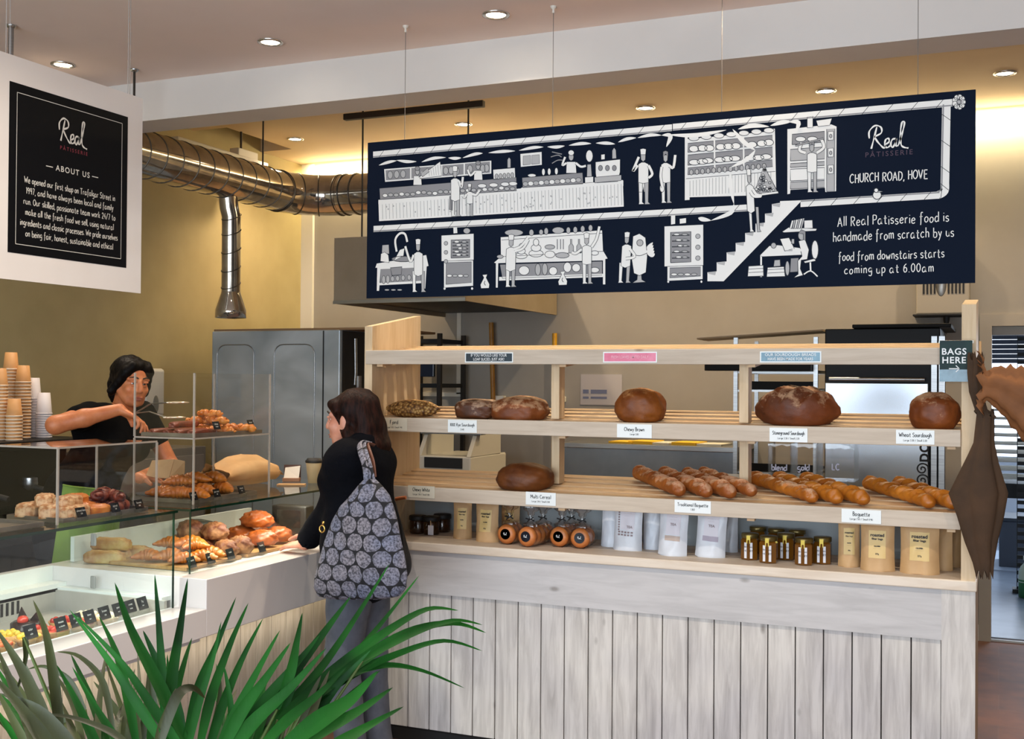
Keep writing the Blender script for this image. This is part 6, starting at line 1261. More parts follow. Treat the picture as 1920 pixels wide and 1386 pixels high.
c = MB(); bag_sheet(c, st([(1834, 1862, 775, .5), (1828, 1862, 830, .5), (1812, 1868, 868, .8), (1787, 1884, 925, 1), (1797, 1877, 968, .95), (1812, 1866, 1015, .8), (1826, 1862, 1055, .6), (1834, 1858, 1078, .4)]), 4, 1); c.build('bag_body', m_kraftd, t)
c = MB(); bag_sheet(c, st([(1816, 1843, 668, .9), (1815, 1841, 700, .7), (1818, 1840, 735, .5), (1828, 1850, 768, .35), (1834, 1862, 778, .4)]), 5, 2); c.build('gathered_top', m_kraftd, t)
t = thing('paper_bag', 'light brown crumpled paper bag sticking out to the right of the post', 'paper bag', onY(1845, 770, YG-.055), 'brown paper bags on the right post')
sb = []
for px_, y0, y1, d in ((1838, 672, 762, .5), (1850, 700, 748, .6), (1868, 692, 760, .9), (1895, 694, 790, 1.2), (1925, 700, 825, 1.4), (1975, 705, 860, 1.3), (2010, 715, 855, .9)):
    a, b = onY(px_, y0, YG-.055), onY(px_, y1, YG-.055); sb.append(((a+b)/2, (a-b)/2, d))
sb2 = []
for i in range(len(sb)-1):
    for f in (0, .33, .67): sb2.append((sb[i][0].lerp(sb[i+1][0], f), sb[i][1].lerp(sb[i+1][1], f)*(1+.10*math.sin(i*3+f*9)), sb[i][2]*(1-f)+sb[i+1][2]*f))
c = MB(); bag_sheet(c, sb2+[sb[-1]], 6, 5, .035); c.build('bag_body', noisy('kraft_paper_warm', '86542a', '663e1c', 6, .75, .3, bd=.008), t)
MB().tube([onY(1838, 640, 4.50), onY(1838, 770, 4.49)], .004, 8).build('string', m_kraft, t)

# ------------------------------------------------------------------ small things on the glass tops
p = onZ(447, 921, 1.1375)
t = thing('bread_bag', 'kraft paper bag with a loaf, twisted shut, on the glass behind the acrylic case', 'paper bag', (p.x, p.y, 1.1375))
c = MB(); a = onZ(398, 918, 1.1375); b = onZ(500, 905, 1.1375); ax = V((b.x-a.x, b.y-a.y, 0)); 
stn = []
for f, hw, z in ((0, .045, .062), (.08, .028, .058), (.16, .05, .062), (.35, .066, .07), (.6, .068, .07), (.85, .064, .066), (.97, .054, .06), (1.0, .04, .052), (1.005, .004, .05)): stn.append((V((a.x, a.y, 1.1385+z))+ax*f, V((0, 0, hw)), 1))
bag_sheet(c, stn, 3, 4, .075); c.v = [(x_, y_, max(z_, 1.139)) for x_, y_, z_ in c.v]; c.build('bag', m_kraft, t)
p = onZ(545, 903, 1.1375); t = thing('card_holder', 'small holder of white business cards on the far glass top', 'card holder', (p.x, p.y, 1.1375))
sd = V((.914, .405, 0))*.042; q0 = V((p.x, p.y, 1.138)); bk_ = V((-.02, .045, 0)); 
MB().prism([q0-sd, q0+sd, q0+sd+bk_, q0-sd+bk_], (0, 0, .016)).build('base', mat('holder_wood', 'a87a58', .5), t)
MB().prism([q0-sd*.9+bk_*.3+V((0, 0, .016)), q0+sd*.9+bk_*.3+V((0, 0, .016)), q0+sd*.95+bk_*.9+V((0, 0, .075)), q0-sd*.85+bk_*.9+V((0, 0, .066))], bk_*.1).build('cards', m_trimw, t); MB().prism([q0-sd*1.02+bk_*.95, q0+sd*1.02+bk_*.95, q0+sd*1.02+bk_*.98+V((0, 0, .08)), q0-sd*1.02+bk_*.98+V((0, 0, .08))], bk_*.06).build('back', mat('holder_dark', '54382a', .5), t)
p = onZ(548, 911, 1.1375); o = MB().prism([V((p.x, p.y, 1.1375))+V(v) for v in ((-.07, -.03, 0), (.05, .03, 0), (.03, .075, 0), (-.09, .02, 0))], (0, 0, .006)).build('napkin_pile', m_kraft, loc=(p.x, p.y, 1.1375)); tag(o, 'thin pile of kraft napkins in front of the card holder', 'napkins')
p = onZ(604, 905, 1.1375); t = thing('coffee_cup', 'takeaway coffee cup with a black lid beside the woman\'s shoulder', 'cup', (p.x-.03, p.y-.03, 1.1375)); MB().lathe([(0, .001), (.028, 0), (.040, .105)], 22).build('cup', mat('cup_cream', 'c9b48a', .5), t, True); MB().lathe([(.041, .100), (.043, .104), (.042, .112), (.036, .116), (.034, .122), (0, .122)], 22).build('lid', m_blk, t, True)
a = onY(552, 1000, 4.44); t = thing('card_reader', 'black payment terminal box inside the far end of the vitrine', 'card reader', (-3.02, 4.47, .881)); MB().box((-3.15, 4.475, .881), (-2.96, 4.545, 1.06), .006).build('case', m_blk, t); MB().box((-3.12, 4.473, .96), (-2.99, 4.476, 1.04)).build('screen', mat('screen_off', '15181c', .1), t)
t = thing('storage_tub', 'dark rounded tub on the counter behind the far vitrine glass', 'tub', (-3.45, 4.3, .8815)); MB().lathe([(0, 0), (.06, .002), (.075, .09), (.07, .095)], 20).build('tub', mat('tub_grey', '3c3f3c', .4), t, True); MB().lathe([(.077, .09), (.078, .10), (.03, .112), (0, .112)], 20).build('lid', mat('tub_lid', '4a4d49', .4), t, True)
# ------------------------------------------------------------------ people
m_skin = mat('skin', 'b9764f', .5, sss=.12); m_skin2 = mat('skin_pale', 'c48a72', .5, sss=.12)
def _(m, c1, c2):
    v = coords(m, (1, 1, 1)); base(m, ramp(m, noise(m, v, 22, 3), [(.35, c1), (.7, c2)]))
_(m_skin, 'b4683e', 'c87e50'); _(m_skin2, 'bc7e66', 'cc947c')
m_hairb = mat('hair_black', '100c0a', .5, spec=.1); m_hairbr = mat('hair_brown', '241410', .55, spec=.1)
def _(m, a, b):
    v = coords(m, (30, 30, 4)); n = noise(m, v, 3, 4); base(m, ramp(m, n, [(.35, a), (.7, b)])); bump(m, n, .5, .006)
_(m_hairb, '060505', '120d0b'); _(m_hairbr, '0e0706', '2c1610')
m_tee = noisy('tshirt_black', '050506', '0a0a0b', 6, .95, .3, bd=.01, spec=.08); m_apron = noisy('apron_green', '7d9a3c', '6c8a34', 5, .75, .2, bd=.006); m_trous = noisy('trousers_black', '121214', '1a1a1c', 8, .85)
m_coat = noisy('coat_navy', '06070c', '0a0c12', 7, .95, .5, bd=.012, spec=.08); m_jean = noisy('jeans_grey', '41454f', '50545e', 14, .85, .3, bd=.006)
m_eyew = mat('eye_white', 'd8d0c8', .2); m_iris = mat('eye_iris', '20140e', .15); m_lip = mat('lip', '9a4c40', .45); m_browm = mat('eyebrow', '140e0c', .7)
class Rig:
    """a local frame: forward, left, up"""
    def __init__(s, o, f, u=(0, 0, 1)):
        s.o = V(o); s.f = V(f).normalized(); u = V(u); s.l = u.cross(s.f).normalized(); s.u = s.f.cross(s.l).normalized()
        s.M = [[s.f.x, s.l.x, s.u.x], [s.f.y, s.l.y, s.u.y], [s.f.z, s.l.z, s.u.z]]
    def p(s, x, y, z): return tuple(s.o+s.f*x+s.l*y+s.u*z)
    def mat(s): return basis(s.o, s.f, s.l, s.u)
def add_head(S, R, neck_to):
    e = lambda c, r, k=.015, sub=False: S.ell(R.p(*c), r, k, R.M, sub); cn = lambda a, b, ra, rb, k=.01, sub=False: S.cone(R.p(*a), R.p(*b), ra, rb, k, sub)
    e((-.012, 0, .032), (.096, .075, .084)); e((.030, 0, -.030), (.062, .060, .082), .02); e((.042, 0, -.055), (.045, .050, .055), .02); e((.062, 0, -.098), (.024, .026, .018), .015)
    for s in (-1, 1):
        cn((.0, s*.062, -.035), (.05, s*.034, -.092), .018, .014, .02); e((.062, s*.040, -.030), (.022, .020, .020), .015); e((.092, s*.031, .002), (.016, .019, .012), .008, True)
        cn((.078, s*.012, .022), (.068, s*.050, .020), .011, .009, .01); e((.088, s*.012, -.036), (.012, .008, .008), .006)
        e((-.004, s*.077, -.012), (.020, .008, .031), .006)
    cn((.088, 0, .012), (.104, 0, -.028), .009, .0115, .008); e((.102, 0, -.034), (.012, .011, .010), .006)
    for s in (-1, 1): e((.0835, s*.031, .0095), (.011, .0165, .0062), .003); e((.082, s*.031, -.0075), (.010, .0155, .0045), .003)
    e((.088, 0, -.066), (.012, .022, .0055), .004); e((.085, 0, -.077), (.012, .019, .006), .004); e((.094, 0, -.0715), (.01, .018, .0012), .002, True)
    S.cone(R.p(-.03, 0, -.06), neck_to, .053, .058, .02)
def face_parts(R, body, hm=None):
    for s in (-1, 1):
        c = MB(R.mat()); c.blob((.0728, s*.0275, .001), (.0106, .0108, .0098), None, 16, 10); c.build('eye', m_eyew, body)
        c = MB(R.mat()); c.blob((.0812, s*.0280, -.0005), (.0036, .0060, .0058), None, 12, 8); c.build('iris', m_iris, body)
        c = MB(R.mat()); c.tube([(.093, s*.012, .027), (.090, s*.032, .034), (.076, s*.052, .027)], [.0035, .004, .0015], 8); c.build('eyebrow', hm or m_browm, body)
    c = MB(R.mat()); c.blob((.0945, 0, -.066), (.006, .019, .0045), None, 14, 8); c.blob((.0925, 0, -.0765), (.006, .016, .0052), None, 14, 8); c.build('lips', m_lip, body)
def add_hand(S, w_, d, n, side, curl=(.5, .5, .55, .6), spread=.012, thumb=.5, sc=1.0):
    """wrist point, finger direction, back-of-hand normal, side of the thumb (+1/-1 along n x d)"""
    w_, d, n = V(w_), V(d).normalized(), V(n); n = (n-d*n.dot(d)).normalized(); t = n.cross(d)*side
    L = .085*sc
    for k in (-.027, -.009, .009, .027): S.cone(tuple(w_), tuple(w_+d*L+t*k*sc), .020*sc, .0115*sc, .012, flat=(n, 1.35))
    S.cone(tuple(w_+t*.012), tuple(w_+d*.05*sc+t*.028*sc-n*.006), .020*sc, .014*sc, .012)
    for i, (k, ln) in enumerate(((.027, .074), (.009, .082), (-.009, .076), (-.027, .060))):
        p = w_+d*L*(1 if i < 3 else .95)+t*k*sc; a = 0; dd = (d+t*(k*spread*25)).normalized(); r = .0092*sc; pr = p
        for j, f in enumerate((.45, .30, .25)):
            a += curl[i]*(.8 if j == 0 else 1.0); q_ = pr+(dd*math.cos(a)-n*math.sin(a))*(ln*f*sc); S.cone(tuple(pr), tuple(q_), r, r*.9, .004); r *= .9; pr = q_
    b = w_+d*.03*sc+t*.026*sc; k1 = b+(d*.55+t*.75-n*thumb*.4).normalized()*.042*sc; k2 = k1+(d*.9+t*.15-n*thumb).normalized()*.032*sc
    S.cone(tuple(b), tuple(k1), .0135*sc, .011*sc, .01); S.cone(tuple(k1), tuple(k2), .011*sc, .0085*sc, .005)

# the server behind the cases
hp = onX(246, 717, -3.93); fw_ = V((.93, -.36, -.10))
R = Rig(hp, fw_, (0.05, .05, 1)); neck = hp+V((-.05, -.015, -.205)); TX, TY, TH = -4.0, 4.34, 4.10
shR = V((TX+.02, TY-.17, 1.475)); shL = V((TX+.02, TY+.20, 1.475)); elR = onX(104, 797, -3.90); wrR = onX(224, 768, -3.70); elL = V((-3.86, 4.62, 1.20)); wrL = onX(262, 896, -3.52)
S = SDF(axis(-4.22, -3.36, .009, [(-4.08, -3.36, .0042)]), axis(3.72, 4.82, .009, [(3.95, 4.56, .0042)]), axis(0, 1.80, .012, [(1.06, 1.22, .0055), (1.38, 1.80, .0042)]))
def torso(S, g, hips=True):
    S.cone((TX, TY-.13, 1.43), (TX, TY+.16, 1.43), .075+g, .075+g, .05); S.cone((TX+.0, TY, 1.36), (TX-.01, TH+.06, 1.12), .118+g, .112+g, .06, flat=((0, 1, 0), .75)); S.cone((TX-.01, TH+.06, 1.12), (TX-.01, TH, .93), .115+g, .135+g, .06, flat=((0, 1, 0), .75))
    for s in (-1, 1): S.ell((TX+.085, TY+s*.065+.01, 1.31), (.055+g, .06+g, .06+g), .04)
torso(S, 0); S.cone(tuple(neck), (TX, TY+.02, 1.44), .055, .08, .04)
for sh, el, wr_ in ((shR, elR, wrR), (shL, elL, wrL)): S.chain([tuple(sh), tuple(el), tuple((el*.55+wr_*.45)), tuple(wr_)], [.05, .040, .039, .027], .02)
for s in (-1, 1): S.chain([(TX, TH+s*.085, .90), (TX+.02, TH+s*.09, .50), (TX, TH+s*.09, .09)], [.085, .058, .042], .04); S.cone((TX, TH+s*.09, .05), (TX+.15, TH+s*.10, .035), .04, .034, .03)
add_head(S, R, tuple(neck)); add_hand(S, wrR, (.72, .42, -.42), (.1, .25, 1), 1, (.25, .4, .5, .6), thumb=.9); add_hand(S, wrL, (.90, .30, -.12), (0, .2, 1), -1, (.3, .35, .4, .4))
srv = thing('person', 'dark-haired server in a black T-shirt and green apron reaching into the cases with tongs', 'person', (TX, TY, 0))
body = sdf_build(S, 'body', m_skin, srv); ORG[body.name] = ORG[srv.name]
face_parts(R, srv)
S = SDF(axis(-4.26, -3.7, .009), axis(3.80, 4.84, .009), axis(.78, 1.56, .009)); torso(S, .014); S.cone((TX, TY-.13, 1.44), (TX, TY+.16, 1.44), .082, .082, .05)
S.cone(tuple(shR), tuple(shR.lerp(elR, .36)), .064, .062, .03); S.cone(tuple(shL), tuple(shL.lerp(elL, .45)), .064, .060, .03); S.cone((TX, TY+.02, 1.50), tuple(hp+V((.01, 0, -.13))), .060, .052, .02, True)
def wr_fold(p): return p+V((1, .3, 0))*(.006*nz(p*9, 1, 3))
sdf_build(S, 'tshirt', m_tee, srv, disp=wr_fold)
S = SDF(axis(-4.26, -3.75, .012), axis(3.82, 4.40, .012), axis(.0, 1.02, .012))
for s in (-1, 1): S.chain([(TX, TH+s*.075, .97), (TX, TH+s*.085, .88), (TX+.02, TH+s*.09, .50), (TX, TH+s*.09, .08)], [.11, .105, .078, .065], .03)
sdf_build(S, 'trousers', m_trous, srv)
c = MB()
def apr(u, v):
    a = (u-.5)*2.3; r = .165+.02*(1-v)+.006*math.sin(a*9+v*3); return V((TX+.012+r*math.cos(a), TH-.05+.08*v+(r+.035)*math.sin(a), .62+v*.53-.03*(a+.6)))
c.grid(apr, 40, 18); c.grid(lambda u, v: apr(u, v)-V((.005*math.cos((u-.5)*2.3), .005*math.sin((u-.5)*2.3), 0)), 40, 18); c.build('apron', m_apron, srv)
c = MB(); c.tube([apr(i/20, .995)+V((.002, 0, 0)) for i in range(21)], .008, 8, flat=.5); c.build('apron_band', m_apron, srv)
S = SDF(axis(-4.16, -3.76, .005), axis(4.2, 4.66, .005), axis(1.45, 1.84, .005)); e = lambda c_, r, k=.02, sub=False: S.ell(R.p(*c_), r, k, R.M, sub)
e((-.03, 0, .045), (.103, .090, .088)); e((-.085, .0, -.02), (.055, .075, .08)); e((-.10, 0, -.075), (.05, .055, .05)); S.cone(R.p(.05, .055, .055), R.p(-.02, .086, -.05), .028, .022, .02); S.cone(R.p(.05, -.055, .055), R.p(-.02, -.086, -.05), .028, .022, .02)
S.cone(R.p(.06, -.03, .085), R.p(.045, .05, .085), .022, .022, .03); e((.078, 0, -.025), (.052, .055, .085), .012, True)
sdf_build(S, 'hair', m_hairb, srv, disp=lambda p: p+V((.004, .003, .004))*nz(p*40, 1))
# tongs and a sheet of paper in her hands
h0 = wrR+V((.06, .035, -.012)); t = thing('tongs', 'steel serving tongs with scalloped ends in the server\'s raised hand', 'tongs', h0)
for nm, a, b in (('tong_arm', onX(283, 757, -3.47), onX(318, 755, -3.36)), ('tong_arm', onX(280, 772, -3.47), onX(312, 783, -3.36))):
    MB().tube([h0+V((0, 0, -.005)), a, b], [.006, .006, .009], 8, flat=.4).build(nm, m_steel, t)
    d = V((.6, .75, 0)); c = MB(); c.blob(b+d*.035, (.022, .05, .006), lambda p: V((p.x*(1+.12*math.cos(math.atan2(p.y, p.x)*9)), p.y*(1+.06*math.cos(math.atan2(p.y, p.x)*9)), p.z)), 40, 8, M=rotz(-.67)); c.build('scalloped_end', mat('tongs_bright', 'e6dcc4', .22, .8), t)
pp = wrL+V((.10, .03, .035)); t = thing('pastry_paper', 'folded kraft paper square in the server\'s lowered hand above the croissants', 'paper', pp)
c = MB(); c.prism([pp+V((-.06, -.04, -.03)), pp+V((.03, .01, -.035)), pp+V((.05, .02, .05)), pp+V((-.03, -.03, .045))], (.002, -.004, 0)); c.build('sheet', m_kraft, t); c = MB(); c.prism([pp+V((.03, .012, -.035)), pp+V((.075, .06, -.02)), pp+V((.085, .05, .04)), pp+V((.05, .022, .05))], (.002, -.004, 0)); c.build('folded_flap', m_kraft, t)

# the customer
HX = -2.575; hc = onX(657, 785, HX); Rw = Rig(hc, (-.985, -.15, -.05), (-.04, 0, 1)); WX, WY = -2.51, hc.y-.02
nk = hc+V((.05, .01, -.20)); wshL = V((WX+.045, WY-.145, 1.325)); wshR = V((WX-.01, WY+.135, 1.325)); welL = onX(622, 950, -2.62); wwrL = onX(572, 1022, -2.80); wwrL.z = max(wwrL.z, .928)
welR = V((WX-.06, WY+.24, 1.08)); wwrR = V((-2.80, WY+.16, .97))
HANDN = V((-.1, -.2, 1))
S = SDF(axis(-2.96, -2.22, .010, [(-2.96, -2.73, .0042), (-2.73, -2.45, .0045)]), axis(WY-.36, WY+.42, .010, [(WY-.15, WY+.12, .0045)]), axis(0, 1.72, .012, [(.86, 1.02, .0045), (1.36, 1.72, .0045)]))
def wtorso(S, g):
    S.cone((WX, WY-.11, 1.31), (WX, WY+.10, 1.31), .068+g, .068+g, .05); S.cone((WX-.005, WY, 1.27), (WX, WY, 1.04), .112+g, .11+g, .06, flat=((0, 1, 0), .76)); S.cone((WX, WY, 1.04), (WX+.015, WY, .86), .11+g, .14+g, .06, flat=((0, 1, 0), .78))
    for s in (-1, 1): S.ell((WX-.085, WY+s*.06, 1.22), (.055+g, .06+g, .055+g), .04)
wtorso(S, 0); S.cone(tuple(nk), (WX, WY, 1.34), .055, .08, .04)
for sh, el, wr_ in ((wshL, welL, wwrL), (wshR, welR, wwrR)): S.chain([tuple(sh), tuple(el), tuple(el*.55+wr_*.45), tuple(wr_)], [.05, .040, .037, .026], .02)
LEG = [(WX+.0, WY-.10, -.03), (WX+.03, WY+.07, .06)]
for lx, ly, fx in LEG: S.chain([(WX+.01, WY+(ly-WY)*.8, .84), (lx-.02, ly, .46), (lx+.03, ly, .09)], [.088, .056, .042], .04); S.cone((lx+.02, ly, .045), (lx-.13, ly-.01, .035), .04, .034, .03)
add_head(S, Rw, tuple(nk)); add_hand(S, wwrL, (-.93, .25, -.10), HANDN, -1, (.10, .12, .14, .16), thumb=.3); add_hand(S, wwrR, (-.95, -.1, -.18), (0, 0, 1), 1, (.12, .15, .18, .2), thumb=.3)
wo = thing('person', 'dark-haired customer in a navy coat and grey jeans standing at the pastry counter', 'person', (WX, WY, 0))
sdf_build(S, 'body', m_skin2, wo); face_parts(Rw, wo, m_browm)
S = SDF(axis(-2.86, -2.2, .009), axis(WY-.36, WY+.42, .009), axis(.70, 1.50, .009)); wtorso(S, .022)
S.cone((WX+.01, WY, .95), (WX+.02, WY, .88), .155, .155, .05, flat=((0, 1, 0), .78)); S.cone((WX-.0, WY, 1.35), (WX+.02, WY, 1.385), .085, .070, .03)
for sh, el, wr_ in ((wshL, welL, wwrL), (wshR, welR, wwrR)): S.chain([tuple(sh), tuple(el), tuple(el.lerp(wr_, .82))], [.062, .058, .052], .03); S.cone(tuple(el.lerp(wr_, .80)), tuple(el.lerp(wr_, 1.1)), .040, .040, .01, True)
S.cone(tuple(nk+V((0, 0, -.02))), tuple(nk+V((-.03, 0, .10))), .056, .056, .012, True)
sdf_build(S, 'coat', m_coat, wo, disp=lambda p: p+V((.7, .7, .2))*(.007*nz(V((p.x*7, p.y*7, p.z*12)), 1, 5)))
S = SDF(axis(-2.72, -2.25, .010), axis(WY-.28, WY+.28, .010), axis(.03, .92, .010))
for lx, ly, fx in LEG: S.chain([(WX+.01, WY+(ly-WY)*.8, .86), (lx-.02, ly, .46), (lx+.03, ly, .07)], [.108, .073, .062], .03)
sdf_build(S, 'jeans', m_jean, wo, disp=lambda p: p+V((.6, .8, 0))*(.006*nz(V((p.x*6, p.y*6, p.z*14)), 1, 2)))
for lx, ly, fx in LEG:
    S = SDF(axis(lx-.22, lx+.14, .008), axis(ly-.08, ly+.08, .008), axis(-.01, .14, .008)); S.cone((lx+.03, ly, .05), (lx-.13, ly-.01, .038), .052, .042, .03); S.cone((lx+.03, ly, .05), (lx+.03, ly, .10), .052, .048, .02); sdf_build(S, 'shoe', m_blk, wo, disp=lambda p: V((p.x, p.y, max(p.z, .001))))
S = SDF(axis(-2.74, -2.36, .005), axis(WY-.18, WY+.2, .005), axis(1.22, 1.70, .005)); e = lambda c_, r, k=.02, sub=False: S.ell(Rw.p(*c_), r, k, Rw.M, sub)
e((-.032, 0, .04), (.108, .094, .092)); e((-.085, 0, -.04), (.07, .088, .09), .03); e((-.10, 0, -.12), (.07, .088, .06), .03); e((-.085, .045, -.17), (.06, .05, .035), .03); e((-.09, -.05, -.165), (.06, .05, .04), .03); e((-.06, .062, -.13), (.062, .04, .075), .03)
S.cone(Rw.p(.060, -.040, .066), Rw.p(.060, .040, .066), .020, .020, .02); S.cone(Rw.p(.045, .066, .055), Rw.p(-.045, .088, -.12), .022, .03, .02); S.cone(Rw.p(.045, -.066, .055), Rw.p(-.045, -.088, -.12), .022, .03, .02); S.cone(Rw.p(-.10, .07, -.14), Rw.p(-.10, .07, -.215), .035, .018, .02); S.cone(Rw.p(-.11, .0, -.14), Rw.p(-.12, .01, -.22), .04, .018, .02); S.cone(Rw.p(-.09, -.07, -.14), Rw.p(-.095, -.07, -.205), .035, .018, .02)
e((.088, 0, -.04), (.060, .058, .085), .01, True); e((.016, .096, -.012), (.036, .034, .044), .008, True); e((.016, -.096, -.012), (.036, .034, .044), .008, True)
sdf_build(S, 'hair', m_hairbr, wo, disp=lambda p: p+V((1, 1, .3))*(.009*nz(V((p.x*26, p.y*26, p.z*7)), 1)))
# tote bag on her left shoulder
m_tote = mat('tote_circles', '8d9098', .85)
def _():
    m = m_tote; tc = nd(m, 'ShaderNodeTexCoord'); sx = nd(m, 'ShaderNodeSeparateXYZ'); lk(m, tc.outputs['Object'], sx.inputs[0])
    def mt(op, a, b=None):
        n_ = nd(m, 'ShaderNodeMath', operation=op)
        for i, v in enumerate((a, b)):
            if v is None: continue
            if hasattr(v, 'links'): lk(m, v, n_.inputs[i])
            else: n_.inputs[i].default_value = v
        return n_.outputs[0]
    wob = mt('MULTIPLY', mt('SUBTRACT', noise(m, coords(m, (1, 1, 1)), 9, 2), .5), .55)
    y_ = mt('ADD', mt('MULTIPLY', sx.outputs[2], 13.6/.88), wob); row = mt('FLOOR', y_); x_ = mt('ADD', mt('ADD', mt('MULTIPLY', sx.outputs[0], 13.6), mt('MULTIPLY', mt('MODULO', mt('ADD', row, 100), 2), .5)), wob)
    fx = mt('SUBTRACT', mt('FRACT', mt('ADD', x_, 100)), .5); fy = mt('MULTIPLY', mt('SUBTRACT', mt('SUBTRACT', y_, row), .5), .88)
    dist = mt('SQRT', mt('ADD', mt('MULTIPLY', fx, fx), mt('MULTIPLY', fy, fy)))
    n = noise(m, coords(m, (1, 1, 1)), 120, 2); g = ramp(m, n, [(.35, '44464e'), (.62, '90929c')]); tint = ramp(m, noise(m, coords(m, (1, 1, 1)), 5, 2), [(.4, 'f0e8e8'), (.65, 'c8d4ee')]); g = mixc(m, 1, g, tint, 'MULTIPLY')
    base(m, mixc(m, ramp(m, dist, [(.462, (0, 0, 0)), (.478, (1, 1, 1))]), g, '0d0f16'))
_()
BYt = WY-.272
tb = thing('tote_bag', 'large grey tote patterned with circles hanging from the customer\'s left shoulder', 'bag', onY(680, 1120, BYt))
ts = []
for y, x0, x1, d in ((898, 684, 703, .25), (912, 672, 716, .45), (930, 655, 730, .7), (948, 638, 737, .85), (975, 624, 744, .95), (1010, 611, 751, 1), (1045, 600, 758, 1.05), (1080, 591, 765, 1.0), (1102, 589, 763, .8), (1118, 597, 748, .5), (1124, 620, 720, .15)):
    a, b = onY(x0, y, BYt), onY(x1, y, BYt); ts.append((a, b, d))
def tote(side):
    def f(u, v):
        k = v*(len(ts)-1); i = min(int(k), len(ts)-2); f_ = k-i; a = ts[i][0].lerp(ts[i+1][0], f_); b = ts[i][1].lerp(ts[i+1][1], f_); d = ts[i][2]*(1-f_)+ts[i+1][2]*f_
        p = a.lerp(b, u); bulge = (max(0, 1-abs(2*u-1)**2.6))**.6; p.y += side*.062*d*bulge+.014*nz((u*4, v*3, side), 1)*d+.006*math.sin(u*22+v*4)*(1-v)*bulge; p.x += .006*nz((u*3, v*6, 2), 1); return p
    return f
c = MB(); c.grid(tote(-1), 40, 44); c.grid(tote(1), 40, 44); c.build('bag_body', m_tote, tb)
top_ = onY(677, 829, WY-.13)
c = MB(); c.tube(catmull([onY(688, 905, BYt), onY(684, 872, BYt+.01), onY(675, 843, WY-.205), onY(676, 830, WY-.15), V((top_.x+.01, WY-.10, top_.z-.005))], 5), [.014]*21, 10, flat=.35, up=V((0, -1, 0)))
c.tube(catmull([onY(700, 908, BYt), onY(693, 874, BYt+.015), onY(684, 845, WY-.20), onY(683, 832, WY-.15), V((top_.x+.025, WY-.10, top_.z-.008))], 5), [.013]*21, 10, flat=.35, up=V((0, -1, 0))); c.build('strap', m_tote, tb)
MB().tube(catmull([onY(703, 895, BYt+.02), onY(700, 868, BYt+.04), onY(692, 842, WY-.185), onY(690, 832, WY-.14), V((top_.x+.04, WY-.09, top_.z-.015))], 5), [.008]*21, 8, flat=.4, up=V((0, -1, 0))).build('leather_strap', mat('leather_brown', '5a3222', .5), tb)
g_ = onY(604, 992, WY-.30); c = MB(); c.tube([g_+V((.012*math.cos(i*PI/8), 0, .014*math.sin(i*PI/8))) for i in range(17)], .003, 8, False); c.blob(g_+V((.006, 0, .025)), (.006, .006, .007), None, 10, 8); c.build('gold_charm', mat('gold', 'd8b060', .25, .9), tb)
# dark handbag on her far side
t = thing('handbag', 'plain black handbag at the customer\'s right side, behind the circle-patterned tote', 'bag', onY(752, 1090, WY+.225))
a, b = onY(735, 930, WY+.225), onY(768, 1092, WY+.225); S = SDF(axis(a.x-.1, b.x+.02, .01), axis(WY+.155, WY+.33, .01), axis(b.z-.02, a.z+.02, .01)); S.cone((a.x-.02, WY+.24, b.z+.06), (b.x-.055, WY+.24, b.z+.05), .05, .045, .03); S.cone((a.x-.03, WY+.24, a.z-.05), (b.x-.06, WY+.24, b.z+.1), .04, .05, .04); sdf_build(S, 'bag_body', noisy('handbag_black', '0b0b0e', '131318', 8, .7), t)
MB().tube([onY(742, 936, WY+.225), onY(752, 934, WY+.225), onY(761, 933, WY+.225)], .008, 8).build('tan_tab', mat('leather_tan', '8a4a22', .5), t)
# ------------------------------------------------------------------ palm in the foreground
m_leaf = mat('palm_leaf', '2c7a2c', .55, spec=.14); m_leafd = mat('palm_leaf_old', '4c5a34', .5); m_stem = noisy('palm_stem', '4a6a2c', '5d6a34', 6, .5)
def _():
    for m, a, b in ((m_leaf, '06280b', '216620'), (m_leafd, '20260e', '444e24')):
        v = coords(m, (1, 1, 1)); base(m, ramp(m, noise(m, v, 5, 3), [(.34, a), (.68, b)])); bump(m, noise(m, coords(m, (60, 60, 4)), 4, 2), .15, .002)
_()
p0 = atd(320, 1386, 1.62); PX, PY = p0.x, p0.y
pl = thing('potted_palm', 'large green palm with long blade leaves in the left foreground', 'plant', (PX, PY, 0))
MB().lathe([(0, 0), (.13, 0), (.175, .34), (.185, .35), (.18, .36), (.165, .355), (.16, .32), (0, .32)], 32, (PX, PY, 0)).build('pot', noisy('pot_terracotta', '8a5238', '99604a', 6, .7), pl)
MB().lathe([(.158, .322), (.1, .335), (0, .34)], 24, (PX, PY, 0)).build('soil', noisy('soil', '2a1c14', '3a2a1e', 20, .9), pl)
def blade(c, pts, w_, seed):
    """folded leaf blade along a smooth line from base to tip, widest below the middle"""
    P = catmull(pts, 5); n = len(P)-1; r_ = random.Random(seed); tw = r_.uniform(-.5, .5); vs_ = []
    for i, p in enumerate(P):
        t = i/n; d = (P[min(i+1, n)]-P[max(i-1, 0)]).normalized(); vw = (CAM-p).normalized(); vw = (vw+V((0, 0, .35+tw))+d.cross(vw)*tw*.8).normalized(); sd = d.cross(vw).normalized(); nn = sd.cross(d).normalized()
        ww = w_*min(1, .45+t*2.2)*(1-max(0, t-.35)/.65)**.75*.5
        vs_ += [p+sd*ww+nn*ww*.25, p-nn*ww*.12, p-sd*ww+nn*ww*.25]
    fs = []
    for i in range(n): fs += [[3*i, 3*i+1, 3*i+4, 3*i+3], [3*i+1, 3*i+2, 3*i+5, 3*i+4]]
    c.add(vs_, fs, True)
def L(s, w_, z0, z1): return ([tuple(float(v) for v in q_.split(',')) for q_ in s.split()], w_, z0, z1)
